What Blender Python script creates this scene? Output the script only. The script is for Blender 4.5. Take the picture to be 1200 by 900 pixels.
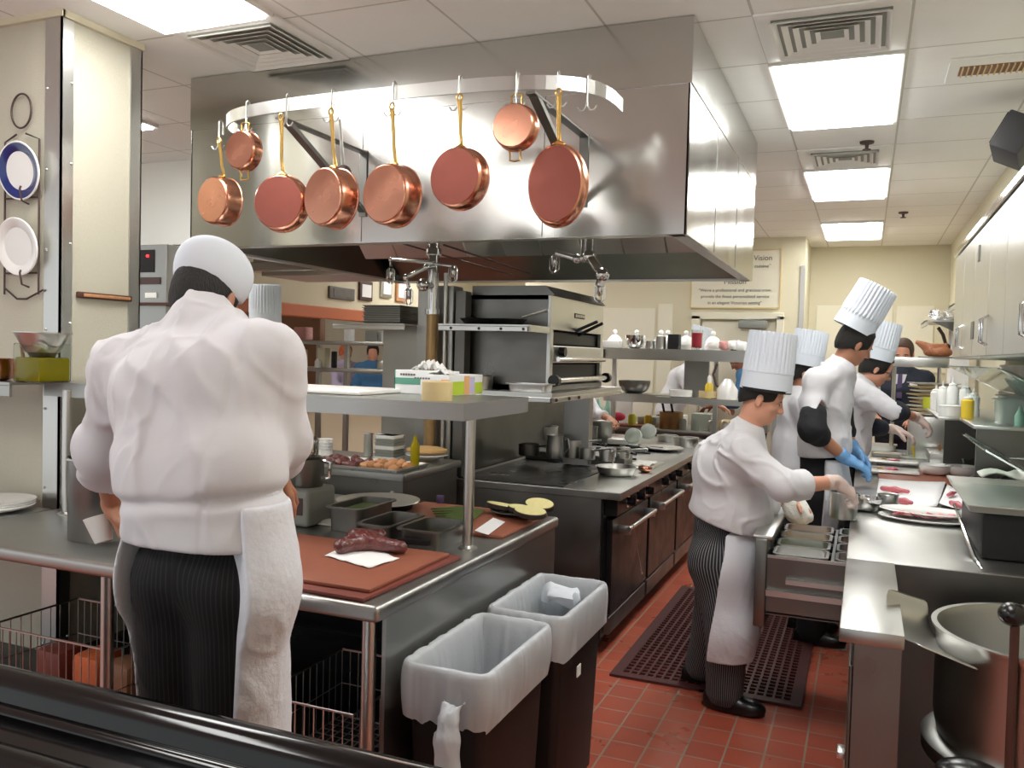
import bpy, bmesh, math, random
import numpy as np
from mathutils import Vector, Matrix, noise as mnoise
random.seed(7)
for o in list(bpy.data.objects): bpy.data.objects.remove(o)
sc = bpy.context.scene; COL = sc.collection
PI = math.pi
# ------------------------------------------------------------------ camera
H = 1.65
cam = bpy.data.cameras.new('camera'); camo = bpy.data.objects.new('camera', cam); COL.objects.link(camo)
cam.sensor_width = 36; cam.lens = 30.0; cam.clip_start = 0.05; cam.clip_end = 60
_R = np.array([[0.92327583,0.3832012,0.02680649],[0.03858582,-0.02308441,-0.99898861],[-0.38219482,0.92337639,-0.03609941]])
camo.matrix_world = Matrix(((_R[0,0],-_R[1,0],-_R[2,0],0),(_R[0,1],-_R[1,1],-_R[2,1],0),(_R[0,2],-_R[1,2],-_R[2,2],H),(0,0,0,1)))
sc.camera = camo
# ------------------------------------------------------------------ world, exposure
w = bpy.data.worlds.new('world'); sc.world = w; w.use_nodes = True
w.node_tree.nodes['Background'].inputs[0].default_value = (.95,.985,1,1)
w.node_tree.nodes['Background'].inputs[1].default_value = 0.75
sc.view_settings.view_transform = 'Standard'; sc.view_settings.look = 'None'
sc.view_settings.gamma = 1; sc.view_settings.use_curve_mapping = False
sc.view_settings.exposure = 0.38
LIGHT = 12.0          # radiance of the fluorescent troffers
TROFFERS = [(-0.19,4.90),(-0.19,7.36),(-0.19,9.95),(-2.70,2.41),(-0.19,2.41),(-2.70,0.0),(-4.63,3.70),(-4.6,9.6),(-2.4,8.2),(-6.8,7.4)]  # unseen ones left of the camera and in the diner are added fill
# ------------------------------------------------------------------ pixel -> world helpers (1200x900 frame)
def _ray(u,v):
    d = np.array([u-600.0, v-450.0, 1000.0]); return _R.T@d
def PZ(u,v,z): d=_ray(u,v); t=(z-H)/d[2]; return Vector((d[0]*t, d[1]*t, z))
def PX(u,v,x): d=_ray(u,v); t=x/d[0]; return Vector((x, d[1]*t, H+d[2]*t))
def PY(u,v,y): d=_ray(u,v); t=y/d[1]; return Vector((d[0]*t, y, H+d[2]*t))
# ------------------------------------------------------------------ materials
MAT = {}
def srgb(c):
    if isinstance(c,str): c=[int(c[i:i+2],16)/255 for i in (0,2,4)]
    return tuple(((x/12.92) if x<=0.04045 else ((x+0.055)/1.055)**2.4) for x in c)+(1,)
def mat(name, col, rough=0.5, metal=0.0, noise=0.0, nscale=8, bump=0.0, bscale=40, stretch=(1,1,1), rvar=0.0, **kw):
    m = bpy.data.materials.new(name); m.use_nodes = True; nt = m.node_tree; b = nt.nodes['Principled BSDF']
    c = srgb(col); b.inputs['Base Color'].default_value = c; b.inputs['Roughness'].default_value = rough; b.inputs['Metallic'].default_value = metal
    for k,v in kw.items(): b.inputs[k].default_value = v
    tc = nt.nodes.new('ShaderNodeTexCoord'); mp = nt.nodes.new('ShaderNodeMapping'); mp.inputs['Scale'].default_value = stretch
    nt.links.new(tc.outputs['Object'], mp.inputs['Vector'])
    if noise>0 or rvar>0:
        n = nt.nodes.new('ShaderNodeTexNoise'); n.inputs['Scale'].default_value = nscale; n.inputs['Detail'].default_value = 5
        nt.links.new(mp.outputs[0], n.inputs['Vector'])
        if noise>0:
            mx = nt.nodes.new('ShaderNodeMix'); mx.data_type='RGBA'
            mx.inputs[6].default_value = tuple(x*(1-noise) for x in c[:3])+(1,); mx.inputs[7].default_value = tuple(min(1,x*(1+noise)) for x in c[:3])+(1,)
            nt.links.new(n.outputs['Fac'], mx.inputs[0]); nt.links.new(mx.outputs[2], b.inputs['Base Color'])
        if rvar>0:
            mr = nt.nodes.new('ShaderNodeMapRange'); mr.inputs[1].default_value=.3; mr.inputs[2].default_value=.7
            mr.inputs[3].default_value = max(0.02,rough-rvar); mr.inputs[4].default_value = rough+rvar
            nt.links.new(n.outputs['Fac'], mr.inputs[0]); nt.links.new(mr.outputs[0], b.inputs['Roughness'])
    if bump>0:
        n2 = nt.nodes.new('ShaderNodeTexNoise'); n2.inputs['Scale'].default_value = bscale; n2.inputs['Detail'].default_value = 4
        nt.links.new(mp.outputs[0], n2.inputs['Vector'])
        bp = nt.nodes.new('ShaderNodeBump'); bp.inputs['Strength'].default_value = bump; bp.inputs['Distance'].default_value = 0.01
        nt.links.new(n2.outputs['Fac'], bp.inputs['Height']); nt.links.new(bp.outputs[0], b.inputs['Normal'])
    MAT[name] = m; return m
def N(m, t): return m.node_tree.nodes.new(t)
mat('steel','CFCFCB',.32,1,noise=.04,nscale=3,rvar=.03,stretch=(4,4,.5))
mat('hood_steel','CACAC6',.18,1,noise=.04,nscale=1.6,rvar=.03,stretch=(3,3,.4),bump=.10,bscale=1.2)
mat('table_steel','AEAEAA',.36,1,noise=.08,nscale=5,rvar=.06)
mat('dark_steel','7d7c78',.38,1,noise=.18,nscale=4,rvar=.12)
mat('griddle','2f2f30',.33,.7,noise=.3,nscale=5,rvar=.1)
mat('oven_black','2b2b2c',.35,.6,noise=.2,nscale=6,rvar=.08)
mat('chrome','D8D8D8',.12,1)
mat('copper','D79A80',.24,1,noise=.12,nscale=9,rvar=.07)
mat('copper_dark','8C5248',.42,1,noise=.16,nscale=14,rvar=.08)
mat('copper_pipe','A58A62',.4,.8,noise=.2,nscale=20)
mat('tin','B9B5AE',.35,1)
mat('brass','CDA862',.25,1,noise=.08,nscale=20)
mat('iron','5a4a48',.5,.6)
mat('white_paint','EFEFEA',.5)
mat('wall_beige','D8D2B8',.75,noise=.02,nscale=3,bump=.25,bscale=160)
mat('wall_panel','E4E0CC',.55,noise=.02,nscale=2)
mat('column_panel','C2BEAC',.6,noise=.03,nscale=60,bump=.3,bscale=220)
mat('white_tile_panel','E6E6E2',.35)
mat('black_rubber','141414',.5)
mat('black_plastic','0c0b0c',.55,noise=.1,nscale=9)
mat('rail_black','040405',.13,0.0,bump=.03,bscale=9,**{'Specular IOR Level':.45})
mat('cloth_white','D5D4D8',.85,noise=.015,nscale=30,bump=.10,bscale=500,**{'Sheen Weight':.15})
mat('apron_white','DDDFE6',.85,noise=.02,nscale=14,bump=.25,bscale=60)
mat('hat_white','DCE3EC',.8,noise=.01,nscale=20)
mat('hat_black_band','121214',.7)
mat('skin','D39A80',.5,noise=.07,nscale=14,bump=.06,bscale=180,**{'Subsurface Weight':.12,'Subsurface Radius':(.01,.004,.002)})
mat('skin_tan','B47F63',.5,noise=.07,nscale=14,bump=.06,bscale=180,**{'Subsurface Weight':.1,'Subsurface Radius':(.01,.004,.002)})
mat('skin_dark','8C5640',.5,noise=.08,nscale=14,bump=.06,bscale=180)
mat('hair_black','16130f',.6,noise=.4,nscale=60,bump=.6,bscale=220,stretch=(1,1,.2))
mat('hair_brown','4a3426',.6,noise=.4,nscale=60,bump=.6,bscale=220)
mat('glove_blue','6FA4D8',.45,bump=.3,bscale=60)
mat('shoe_black','0e0e0f',.3,noise=.1)
mat('black_cloth','17171b',.85,noise=.2,nscale=20)
mat('suit_navy','1c2330',.8,noise=.15,nscale=20)
mat('blue_shirt','3f6f98',.8,noise=.15,nscale=14)
mat('purple_cloth','4b3d63',.7)
mat('towel','E9E6DE',.95,noise=.03,nscale=20,bump=.5,bscale=150)
mat('china','F1F1EE',.18,**{'Coat Weight':.4})
mat('lining_steel','8f9288',.5,1,noise=.15,nscale=4)
mat('china_blue','1b2c6e',.18,**{'Coat Weight':.4})
mat('paper','F3F3F2',.8)
mat('board_brown','935640',.5,noise=.12,nscale=9,bump=.1,bscale=90)
mat('board_red','7a3b30',.5,noise=.12,nscale=9)
mat('board_edge','4d2a20',.6)
mat('orange_beam','C4714B',.6,noise=.05)
mat('beige_ceramic','D9C492',.55)
mat('cardboard_white','EDEFEF',.6)
mat('green_print','5E9E88',.6)
mat('lime_print','B7CF35',.6)
mat('orange_print','EBB47C',.6)
mat('text_grey','6b6b68',.7)
mat('meat_dark','66322f',.3,noise=.6,nscale=22,bump=1.0,bscale=45,**{'Coat Weight':.4})
mat('meat_red','C2606A',.4,noise=.25,nscale=60,**{'Coat Weight':.3})
mat('meat_pink','DDA09B',.4,noise=.25,nscale=60)
mat('roast_brown','9a5f3d',.6,noise=.35,nscale=40,bump=.5,bscale=80)
mat('roast_tan','C08A5E',.6,noise=.3,nscale=40,bump=.5,bscale=80)
mat('eggplant_flesh','E6DC9C',.6,noise=.12,nscale=50)
mat('eggplant_skin','2c1f18',.5)
mat('herb_green','5c7038',.7,noise=.3,nscale=40)
mat('bread','C9A36A',.7,noise=.2,nscale=30)
mat('food_yellow','E3C437',.5)
mat('mint','9fd0bd',.4)
mat('pink_plastic','E4476B',.4)
mat('red_plastic','C6384E',.35)
mat('lime_plastic','C9CE3B',.4)
mat('white_plastic','F0F0EC',.35)
mat('grey_plastic','8c9089',.5)
mat('translucent_plastic','DDE6DF',.25,**{'Transmission Weight':.55,'IOR':1.2})
mat('foil','DCDCE0',.22,1,bump=1.0,bscale=60)
mat('speaker_grey','3b3b3e',.6)
mat('grout_drain','8c8c80',.5)
mat('orange_food','D06A3A',.6,noise=.2,nscale=30)
mat('lavender','C9C0DE',.7)
mat('photo_dark','6d6a66',.5,noise=.3,nscale=12)
mat('frame_wood','8a6248',.5)
mat('knob_black','101010',.25)
mat('led_red','FF2020',.5,**{'Emission Color':(1,.02,.03,1),'Emission Strength':3.0})
# glass
m = mat('glass','F0F4EE',.05,**{'Transmission Weight':1.0,'IOR':1.15})
m = mat('guard_glass','DDF2EA',.03,**{'Transmission Weight':.92,'IOR':1.12})
m = mat('oil','B8A818',.1,**{'Transmission Weight':.45,'IOR':1.3})
m = mat('bin_liner','E4EAF0',.4,bump=.5,bscale=18,**{'Transmission Weight':.0,'Coat Weight':.3})
b = m.node_tree.nodes['Principled BSDF']; tr = N(m,'ShaderNodeBsdfTranslucent'); tr.inputs[0].default_value=(.85,.9,.95,1)
tp = N(m,'ShaderNodeBsdfTransparent'); mx1=N(m,'ShaderNodeMixShader'); mx2=N(m,'ShaderNodeMixShader'); mx1.inputs[0].default_value=.3; mx2.inputs[0].default_value=.13
L=m.node_tree.links; out=m.node_tree.nodes['Material Output']
L.new(b.outputs[0],mx1.inputs[1]); L.new(tr.outputs[0],mx1.inputs[2]); L.new(mx1.outputs[0],mx2.inputs[1]); L.new(tp.outputs[0],mx2.inputs[2]); L.new(mx2.outputs[0],out.inputs[0])
mat('hood_added_lamp','FFFFFF',.5,**{'Emission Color':(1,.96,.86,1),'Emission Strength':60.0})
# lamp diffuser
m = mat('lamp','FFFFFF',.5,**{'Emission Color':(1,.998,.975,1),'Emission Strength':LIGHT})
# striped trousers : pinstripes around the leg (uses the UV u coordinate)
def stripes(name, dark, light, period):
    m = mat(name, dark, .85); nt=m.node_tree; b=nt.nodes['Principled BSDF']
    uv=N(m,'ShaderNodeUVMap'); uv.uv_map='UVMap'; sx=N(m,'ShaderNodeSeparateXYZ'); nt.links.new(uv.outputs[0],sx.inputs[0])
    mu=N(m,'ShaderNodeMath'); mu.operation='MULTIPLY'; mu.inputs[1].default_value=1/period; nt.links.new(sx.outputs[0],mu.inputs[0])
    fr=N(m,'ShaderNodeMath'); fr.operation='FRACT'; nt.links.new(mu.outputs[0],fr.inputs[0])
    gt=N(m,'ShaderNodeMath'); gt.operation='GREATER_THAN'; gt.inputs[1].default_value=.72; nt.links.new(fr.outputs[0],gt.inputs[0])
    mx=N(m,'ShaderNodeMix'); mx.data_type='RGBA'; mx.inputs[6].default_value=srgb(dark); mx.inputs[7].default_value=srgb(light)
    nt.links.new(gt.outputs[0],mx.inputs[0]); nt.links.new(mx.outputs[2],b.inputs['Base Color'])
stripes('stripe_grey','1c1c20','85858a',.012)
stripes('stripe_dark','050506','1f1e23',.012)
# brick-grid materials
def grid_mat(name, c1, c2, cm, bw, bh, mort, off, rough, loc=(0,0,0), bump=.3, metal=0, mrough=None, spec=None, fine=0):
    m = mat(name, c1, rough); nt=m.node_tree; b=nt.nodes['Principled BSDF']
    tc=N(m,'ShaderNodeTexCoord'); mp=N(m,'ShaderNodeMapping'); mp.inputs['Location'].default_value=loc
    br=N(m,'ShaderNodeTexBrick'); br.offset=off; br.squash=1
    br.inputs['Color1'].default_value=srgb(c1); br.inputs['Color2'].default_value=srgb(c2); br.inputs['Mortar'].default_value=srgb(cm)
    br.inputs['Scale'].default_value=1; br.inputs['Mortar Size'].default_value=mort; br.inputs['Mortar Smooth'].default_value=.1
    br.inputs['Brick Width'].default_value=bw; br.inputs['Row Height'].default_value=bh
    nt.links.new(tc.outputs['Object'],mp.inputs[0]); nt.links.new(mp.outputs[0],br.inputs['Vector'])
    ns=N(m,'ShaderNodeTexNoise'); ns.inputs['Scale'].default_value=3.5; ns.inputs['Detail'].default_value=6; nt.links.new(tc.outputs['Object'],ns.inputs['Vector'])
    mx=N(m,'ShaderNodeMix'); mx.data_type='RGBA'; mx.blend_type='MULTIPLY'; mx.inputs[0].default_value=fine
    nt.links.new(br.outputs['Color'],mx.inputs[6]); nt.links.new(ns.outputs['Color'],mx.inputs[7])
    hs=N(m,'ShaderNodeMix'); hs.data_type='RGBA'; nt.links.new(br.outputs['Color'],hs.inputs[6]);
    rp=N(m,'ShaderNodeMapRange'); rp.inputs[3].default_value=1-fine; rp.inputs[4].default_value=1+fine; nt.links.new(ns.outputs['Fac'],rp.inputs[0])
    vm=N(m,'ShaderNodeVectorMath'); vm.operation='SCALE'; nt.links.new(br.outputs['Color'],vm.inputs[0]); nt.links.new(rp.outputs[0],vm.inputs['Scale'])
    nt.links.new(vm.outputs[0],b.inputs['Base Color'])
    mr=N(m,'ShaderNodeMapRange'); mr.inputs[3].default_value=max(.05,rough-.1); mr.inputs[4].default_value=rough+.15; nt.links.new(ns.outputs['Fac'],mr.inputs[0]); nt.links.new(mr.outputs[0],b.inputs['Roughness'])
    bp=N(m,'ShaderNodeBump'); bp.inputs['Strength'].default_value=bump; bp.inputs['Distance'].default_value=.004; bp.invert=True
    nt.links.new(br.outputs['Fac'],bp.inputs['Height']); nt.links.new(bp.outputs[0],b.inputs['Normal'])
    return m
grid_mat('quarry_tile','A84E3A','B75E48','9A8A78',.155,.155,.0045,0,.28,loc=(.02,.05,0),bump=.5,fine=.35)
grid_mat('ceiling_tile','F4F4F0','F6F6F2','CBCAC2',.61,.61,.006,0,.7,loc=(-.12,-4.31+.61*20,0),bump=.35,fine=.04)
# ------------------------------------------------------------------ mesh builder
class MB:
    def __init__(s): s.bm=bmesh.new()
    def _xf(s, verts, M):
        for v in verts: v.co = M@v.co
    def box(s, x0,x1,y0,y1,z0,z1, bev=0, M=None, seg=2):
        r=bmesh.ops.create_cube(s.bm,size=1); vs=r['verts']
        for v in vs: v.co=Vector(((x0+x1)/2+v.co.x*(x1-x0),(y0+y1)/2+v.co.y*(y1-y0),(z0+z1)/2+v.co.z*(z1-z0)))
        if bev>0:
            es=list({e for v in vs for e in v.link_edges})
            r=bmesh.ops.bevel(s.bm,geom=es,offset=min(bev,.49*min(abs(x1-x0),abs(y1-y0),abs(z1-z0))),segments=seg,affect='EDGES',profile=.5)
            vs=list({v for f in r['faces'] for v in f.verts}|{v for v in vs if v.is_valid})
        if M: s._xf(vs,M)
        return s
    def loft(s, rings, cap0=True, cap1=True, closed=True):
        R=[[s.bm.verts.new(p) for p in r] for r in rings]; n=len(R[0])
        for a,b in zip(R,R[1:]):
            for i in range(n if closed else n-1):
                j=(i+1)%n
                try: s.bm.faces.new((a[i],a[j],b[j],b[i]))
                except ValueError: pass
        if closed and cap0: s.bm.faces.new(list(reversed(R[0])))
        if closed and cap1: s.bm.faces.new(R[-1])
        return R
    def tube(s, pts, r, n=10, closed=False, caps=True):
        pts=[Vector(p) for p in pts]; m=len(pts); rs=r if isinstance(r,(list,tuple)) else [r]*m
        ref=None; rings=[]
        for i,p in enumerate(pts):
            if closed: t=pts[(i+1)%m]-pts[i-1]
            else: t=pts[min(i+1,m-1)]-pts[max(i-1,0)]
            t.normalize()
            if ref is None: ref=Vector((0,0,1)) if abs(t.z)<.9 else Vector((1,0,0))
            u=ref-t*ref.dot(t)
            if u.length<1e-4: u=t.orthogonal()
            u.normalize(); ref=u; q=t.cross(u)
            rings.append([p+(u*math.cos(a)+q*math.sin(a))*rs[i] for a in [2*PI*k/n for k in range(n)]])
        if closed: rings.append(rings[0]); 
        R=s.loft(rings, cap0=caps and not closed, cap1=caps and not closed)
        return s
    def rod(s,a,b,r,n=10): return s.tube([a,b],r,n)
    def lathe(s, prof, c=(0,0,0), n=32, M=None, sx=1, sy=1, cap=True):
        c=Vector(c); rings=[]
        for r,z in prof:
            rings.append([Vector((max(r,1e-4)*math.cos(2*PI*k/n)*sx, max(r,1e-4)*math.sin(2*PI*k/n)*sy, z)) for k in range(n)])
        if M: rings=[[M@p for p in R] for R in rings]
        rings=[[p+c for p in R] for R in rings]
        s.loft(rings, cap0=cap, cap1=cap); return s
    def prism(s, poly, ax, a, b, M=None):
        # poly: 2D points in the two other axes (cyclic order), extruded along ax from a to b
        def mk(p,t):
            if ax=='x': return Vector((t,p[0],p[1]))
            if ax=='y': return Vector((p[0],t,p[1]))
            return Vector((p[0],p[1],t))
        r0=[mk(p,a) for p in poly]; r1=[mk(p,b) for p in poly]
        if M: r0=[M@p for p in r0]; r1=[M@p for p in r1]
        s.loft([r0,r1]); return s
    def sphere(s, c, r, n=16, sc_=(1,1,1), M=None):
        q=bmesh.ops.create_uvsphere(s.bm,u_segments=n,v_segments=max(6,n//2),radius=1)
        for v in q['verts']:
            p=Vector((v.co.x*r*sc_[0],v.co.y*r*sc_[1],v.co.z*r*sc_[2]))
            if M: p=M@p
            v.co=p+Vector(c)
        return s
    def sheet(s, rows, th=0.0):
        R=[[s.bm.verts.new(p) for p in r] for r in rows]
        for a,b in zip(R,R[1:]):
            for i in range(len(a)-1): s.bm.faces.new((a[i],a[i+1],b[i+1],b[i]))
        return s
    def jitter(s, amp, scale, seed=0):
        for v in s.bm.verts: v.co += Vector(mnoise.noise_vector(v.co*scale+Vector((seed,0,0))))*amp
        return s
    def xf(s, M): bmesh.ops.transform(s.bm,matrix=M,verts=s.bm.verts); return s
    def build(s, name, material, parent=None, smooth=True, solid=0, sub=0, angle=40):
        bmesh.ops.recalc_face_normals(s.bm,faces=s.bm.faces)
        me=bpy.data.meshes.new(name); s.bm.to_mesh(me); s.bm.free()
        return link(name, me, material, parent, smooth, solid, sub, angle)
ROOT={}
def root_loc(p):
    while p.parent: p=p.parent
    return ROOT.get(p.name, Vector((0,0,0)))
def link(name, me, material, parent=None, smooth=True, solid=0, sub=0, angle=40):
    o=bpy.data.objects.new(name,me); COL.objects.link(o)
    if material: me.materials.append(MAT[material] if isinstance(material,str) else material)
    if parent is not None:
        l=root_loc(parent)
        if l.length>0: me.transform(Matrix.Translation(-l))
        o.parent=parent
    if smooth:
        me.polygons.foreach_set('use_smooth',[True]*len(me.polygons))
        if angle<180:
            try: me.set_sharp_from_angle(angle=math.radians(angle))
            except Exception: pass
    if solid:
        md=o.modifiers.new('solid','SOLIDIFY'); md.thickness=solid; md.offset=0
    if sub:
        md=o.modifiers.new('sub','SUBSURF'); md.levels=sub; md.render_levels=sub
    return o
def thing(name,label,cat,loc=(0,0,0),group=None):
    o=bpy.data.objects.new(name,None); COL.objects.link(o); o.location=loc; o.empty_display_size=.05
    ROOT[o.name]=Vector(loc); o['label']=label; o['category']=cat
    if group: o['group']=group
    return o
def tag(o,label,cat,group=None,kind=None):
    o['label']=label; o['category']=cat
    if group: o['group']=group
    if kind: o['kind']=kind
    return o
def struct(o): o['kind']='structure'; return o
def kids(o): return [c for c in bpy.data.objects if c.parent==o]
def dup(root,loc,rz=0,label=None,scale=None,group=None):
    r=root.copy(); COL.objects.link(r); r.location=loc; r.rotation_euler=(0,0,rz); ROOT[r.name]=Vector(loc)
    if scale: r.scale=scale if not isinstance(scale,(int,float)) else (scale,)*3
    if label: r['label']=label
    if group: r['group']=group
    for ch in kids(root):
        c=ch.copy(); COL.objects.link(c); c.parent=r
        for g in kids(ch):
            d=g.copy(); COL.objects.link(d); d.parent=c
    return r
def place(root,loc,rz=0,scale=None):
    root.location=loc; root.rotation_euler=(0,0,rz); ROOT[root.name]=Vector(loc)
    if scale: root.scale=scale if not isinstance(scale,(int,float)) else (scale,)*3
    return root
def text(name, body, size, M, material, parent=None, depth=.0008, align='CENTER', spacing=1.0):
    cu=bpy.data.curves.new(name,'FONT'); cu.body=body; cu.size=size; cu.extrude=depth; cu.align_x=align; cu.align_y='CENTER'; cu.space_line=spacing
    tmp=bpy.data.objects.new(name+'_t',cu); COL.objects.link(tmp); bpy.context.view_layer.update()
    me=bpy.data.meshes.new_from_object(tmp.evaluated_get(bpy.context.evaluated_depsgraph_get())); bpy.data.objects.remove(tmp)
    me.transform(M); me.materials.clear()
    return link(name, me, material, parent, smooth=False)
def facing(loc, ax, up=(0,0,1)):
    # matrix whose local z points along ax (text normal), local y up
    z=Vector(ax).normalized(); x=Vector(up).cross(z).normalized(); y=z.cross(x)
    M=Matrix((x,y,z)).transposed().to_4x4(); M.translation=Vector(loc); return M
def rotz(a, c=(0,0,0)): c=Vector(c); return Matrix.Translation(c)@Matrix.Rotation(a,4,'Z')@Matrix.Translation(-c)
# =================================================================== STRUCTURE
CZ=3.08
struct(MB().box(-8,1.1,-3,12,-.1,0).build('floor','quarry_tile',smooth=False))
# ceiling with cut-outs is not needed: troffers hang 5 mm under the tiles
struct(MB().box(-8,1.1,-3,12,CZ,CZ+.1).build('ceiling','ceiling_tile',smooth=False))
struct(MB().box(.88,1.1,-3,12,0,CZ).build('wall_right','wall_beige',smooth=False))
wf=struct(MB().box(-.69,.88,11.4,11.6,0,CZ).build('wall_far','wall_beige',smooth=False))
pf=MB()
for x0,x1 in ((-.60,-.17),(-.13,.28),(.32,.73)):
    pf.box(x0,x1,11.385,11.4,1.35,2.35,bev=.004); pf.box(x0,x1,11.385,11.4,.2,1.3,bev=.004)
pf.box(-.66,.88,11.38,11.4,1.55,1.60)
struct(pf.build('trim_1','wall_panel',smooth=False))
struct(MB().box(-4.15,-.69,10.4,11.6,0,CZ).build('wall_back','wall_beige',smooth=False))
struct(MB().box(-.74,-.685,10.385,10.44,0,2.75,bev=.003).build('trim_2','steel',smooth=False))
# recessed lighter panels on the step wall, left of the door
lp=MB(); lp.box(-3.2,-2.42,10.385,10.4,.9,2.25,bev=.004); lp.box(-2.38,-2.2,10.37,10.4,0,2.30,bev=.004)
struct(lp.build('trim_3','wall_panel',smooth=False))
# door in the step wall
dr=thing('door_1','cream service door with a grey closer under the framed notice','door',(-1.42,10.4,0)); dr['kind']='structure'; del dr['label']; del dr['category']
MB().box(-1.84,-.99,10.375,10.40,0,2.09,bev=.004).build('door_panel','wall_panel',dr,smooth=False)
MB().box(-1.96,-1.86,10.33,10.40,0,2.16,bev=.004).box(-.98,-.90,10.33,10.40,0,2.16,bev=.004).box(-1.96,-.90,10.33,10.40,2.12,2.20,bev=.004).build('door_frame','wall_panel',dr,smooth=False)
c=PY(882,380,10.3)
MB().box(c.x-.16,c.x+.16,10.28,10.37,c.z-.045,c.z+.045,bev=.008).rod((c.x-.1,10.29,c.z+.05),(c.x+.3,10.33,c.z+.07),.008).build('door_closer','grey_plastic',dr)
# left room
struct(MB().box(-5.7,-5.5,5.6,12,2.08,CZ).box(-5.7,-5.5,5.6,12,0,1.05).box(-5.7,-5.5,5.2,5.6,0,CZ).box(-5.7,-5.5,10.2,12,1.05,2.08).build('wall_left','wall_beige',smooth=False))
struct(MB().box(-5.52,-5.44,5.6,10.2,1.97,2.10,bev=.01).build('trim_4','orange_beam',smooth=False))
struct(MB().box(-8.6,-4.15,11.8,12,0,CZ).build('wall_end','wall_beige',smooth=False))
struct(MB().box(-8.6,-8.4,4,12,0,CZ).build('wall_diner','frame_wood',smooth=False))
# white enamel panel wall beyond the column
wp=MB().box(-5.5,-4.55,5.2,5.3,0,2.42); struct(wp.build('wall_white_panel','white_tile_panel',smooth=False))
struct(MB().box(-5.5,-4.55,5.19,5.3,2.43,CZ).build('wall_above_panel','white_tile_panel',smooth=False))
# big column at the left
struct(MB().box(-6,-3.27,2.7,3.13,0,CZ).build('wall_column','column_panel',smooth=False))
g=MB(); g.box(-3.36,-3.262,2.692,2.70,0,CZ-.02); g.box(-3.27,-3.262,2.692,2.755,0,CZ-.02); g.box(-3.27,-3.262,3.07,3.138,0,CZ-.02); g.box(-3.36,-3.262,3.13,3.138,0,CZ-.02)
for z in np.arange(.3,3,.35):
    g.sphere((-3.345,2.69,z),.006,8); g.sphere((-3.26,2.745,z+.03),.006,8)
struct(g.build('trim_5','steel',smooth=False))
struct(MB().box(-3.27,-3.25,2.69,3.14,CZ-.03,CZ).box(-6,-3.25,2.68,2.70,CZ-.03,CZ).build('trim_6','wall_beige',smooth=False))
struct(MB().box(.865,.88,-3,11.4,0,.12).build('baseboard_right','quarry_tile',smooth=False))
# =================================================================== CEILING THINGS
def troffer(x,y,lab):
    t=thing('ceiling_light',lab,'ceiling light',(x,y,CZ),'fluorescent troffers in the ceiling')
    f=MB()
    for a,b,c_,d in ((-.30,-.28,-.605,.605),(.28,.30,-.605,.605),(-.28,.28,-.605,-.585),(-.28,.28,.585,.605)): f.box(x+a,x+b,y+c_,y+d,CZ-.022,CZ-.001)
    f.build('frame','white_paint',t,smooth=False)
    MB().box(x-.278,x+.278,y-.583,y+.583,CZ-.034,CZ-.004).build('diffuser','lamp',t,smooth=False)
    return t
labs={0:'largest bright troffer over the aisle right of the hood',1:'middle bright troffer over the aisle, behind a square vent',2:'farthest bright troffer over the aisle near the far wall',3:'bright troffer at the upper left above the column'}
hid='recessed fluorescent ceiling troffer outside the view'
for i,(x,y) in enumerate(TROFFERS):
    if i in labs: troffer(x,y,labs[i])
    else:
        t=troffer(x,y,hid)
def vent(x0,x1,y0,y1,lab,cx=None,w_=.19,rings=5,pl=True):
    t=thing('ceiling_vent',lab,'vent',((x0+x1)/2,(y0+y1)/2,CZ))
    if pl: MB().box(x0,x1,y0,y1,CZ-.012,CZ-.001,bev=.003).build('face_plate','white_paint',t,smooth=False)
    cx=(x0+x1)/2 if cx is None else cx; cy=(y0+y1)/2
    MB().box(cx-w_*.98,cx+w_*.98,cy-w_*.98,cy+w_*.98,CZ-.0145,CZ-.012).build('dark_throat','grey_plastic',t,smooth=False)
    L=MB()
    for k in range(rings):
        a=w_*(1-k*.9/rings); 
        i_=a-w_*.09; z0=CZ-.03+.002*k
        for (p,q) in (((-a,-a),(a,-a)),((a,-a),(a,a)),((a,a),(-a,a)),((-a,a),(-a,-a))):
            s_=i_/a
            L.loft([[Vector((cx+p[0],cy+p[1],z0)),Vector((cx+p[0]*s_,cy+p[1]*s_,CZ-.013)),Vector((cx+p[0]*s_*.97,cy+p[1]*s_*.97,CZ-.013)),Vector((cx+p[0]*.97,cy+p[1]*.97,z0))],
                    [Vector((cx+q[0],cy+q[1],z0)),Vector((cx+q[0]*s_,cy+q[1]*s_,CZ-.013)),Vector((cx+q[0]*s_*.97,cy+q[1]*s_*.97,CZ-.013)),Vector((cx+q[0]*.97,cy+q[1]*.97,z0))]])
    L.build('louvres','white_paint',t,smooth=False)
    return t
vent(-.49,.11,3.68,4.28,'large square louvred ceiling diffuser in front of the nearest aisle light',w_=.24)
vent(-.49,.11,6.12,6.72,'smaller looking square diffuser between first and second aisle lights',w_=.22)
vent(-3.0,-2.4,3.03,3.6,'square louvred ceiling diffuser left of the hood top',w_=.24)
t=thing('ceiling_vent','small oblong exhaust grille in the ceiling right of the big light','vent',(.5,4.68,CZ))
MB().box(.31,.71,4.5,4.86,CZ-.01,CZ-.001,bev=.003).build('face_plate','white_paint',t,smooth=False)
MB().box(.36,.66,4.61,4.75,CZ-.012,CZ-.010).build('dark_throat','frame_wood',t,smooth=False)
L=MB(); [L.box(.37+.024*k,.376+.024*k,4.61,4.75,CZ-.02,CZ-.012) for k in range(12)]; L.build('grille','beige_ceramic',t,smooth=False)
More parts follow.
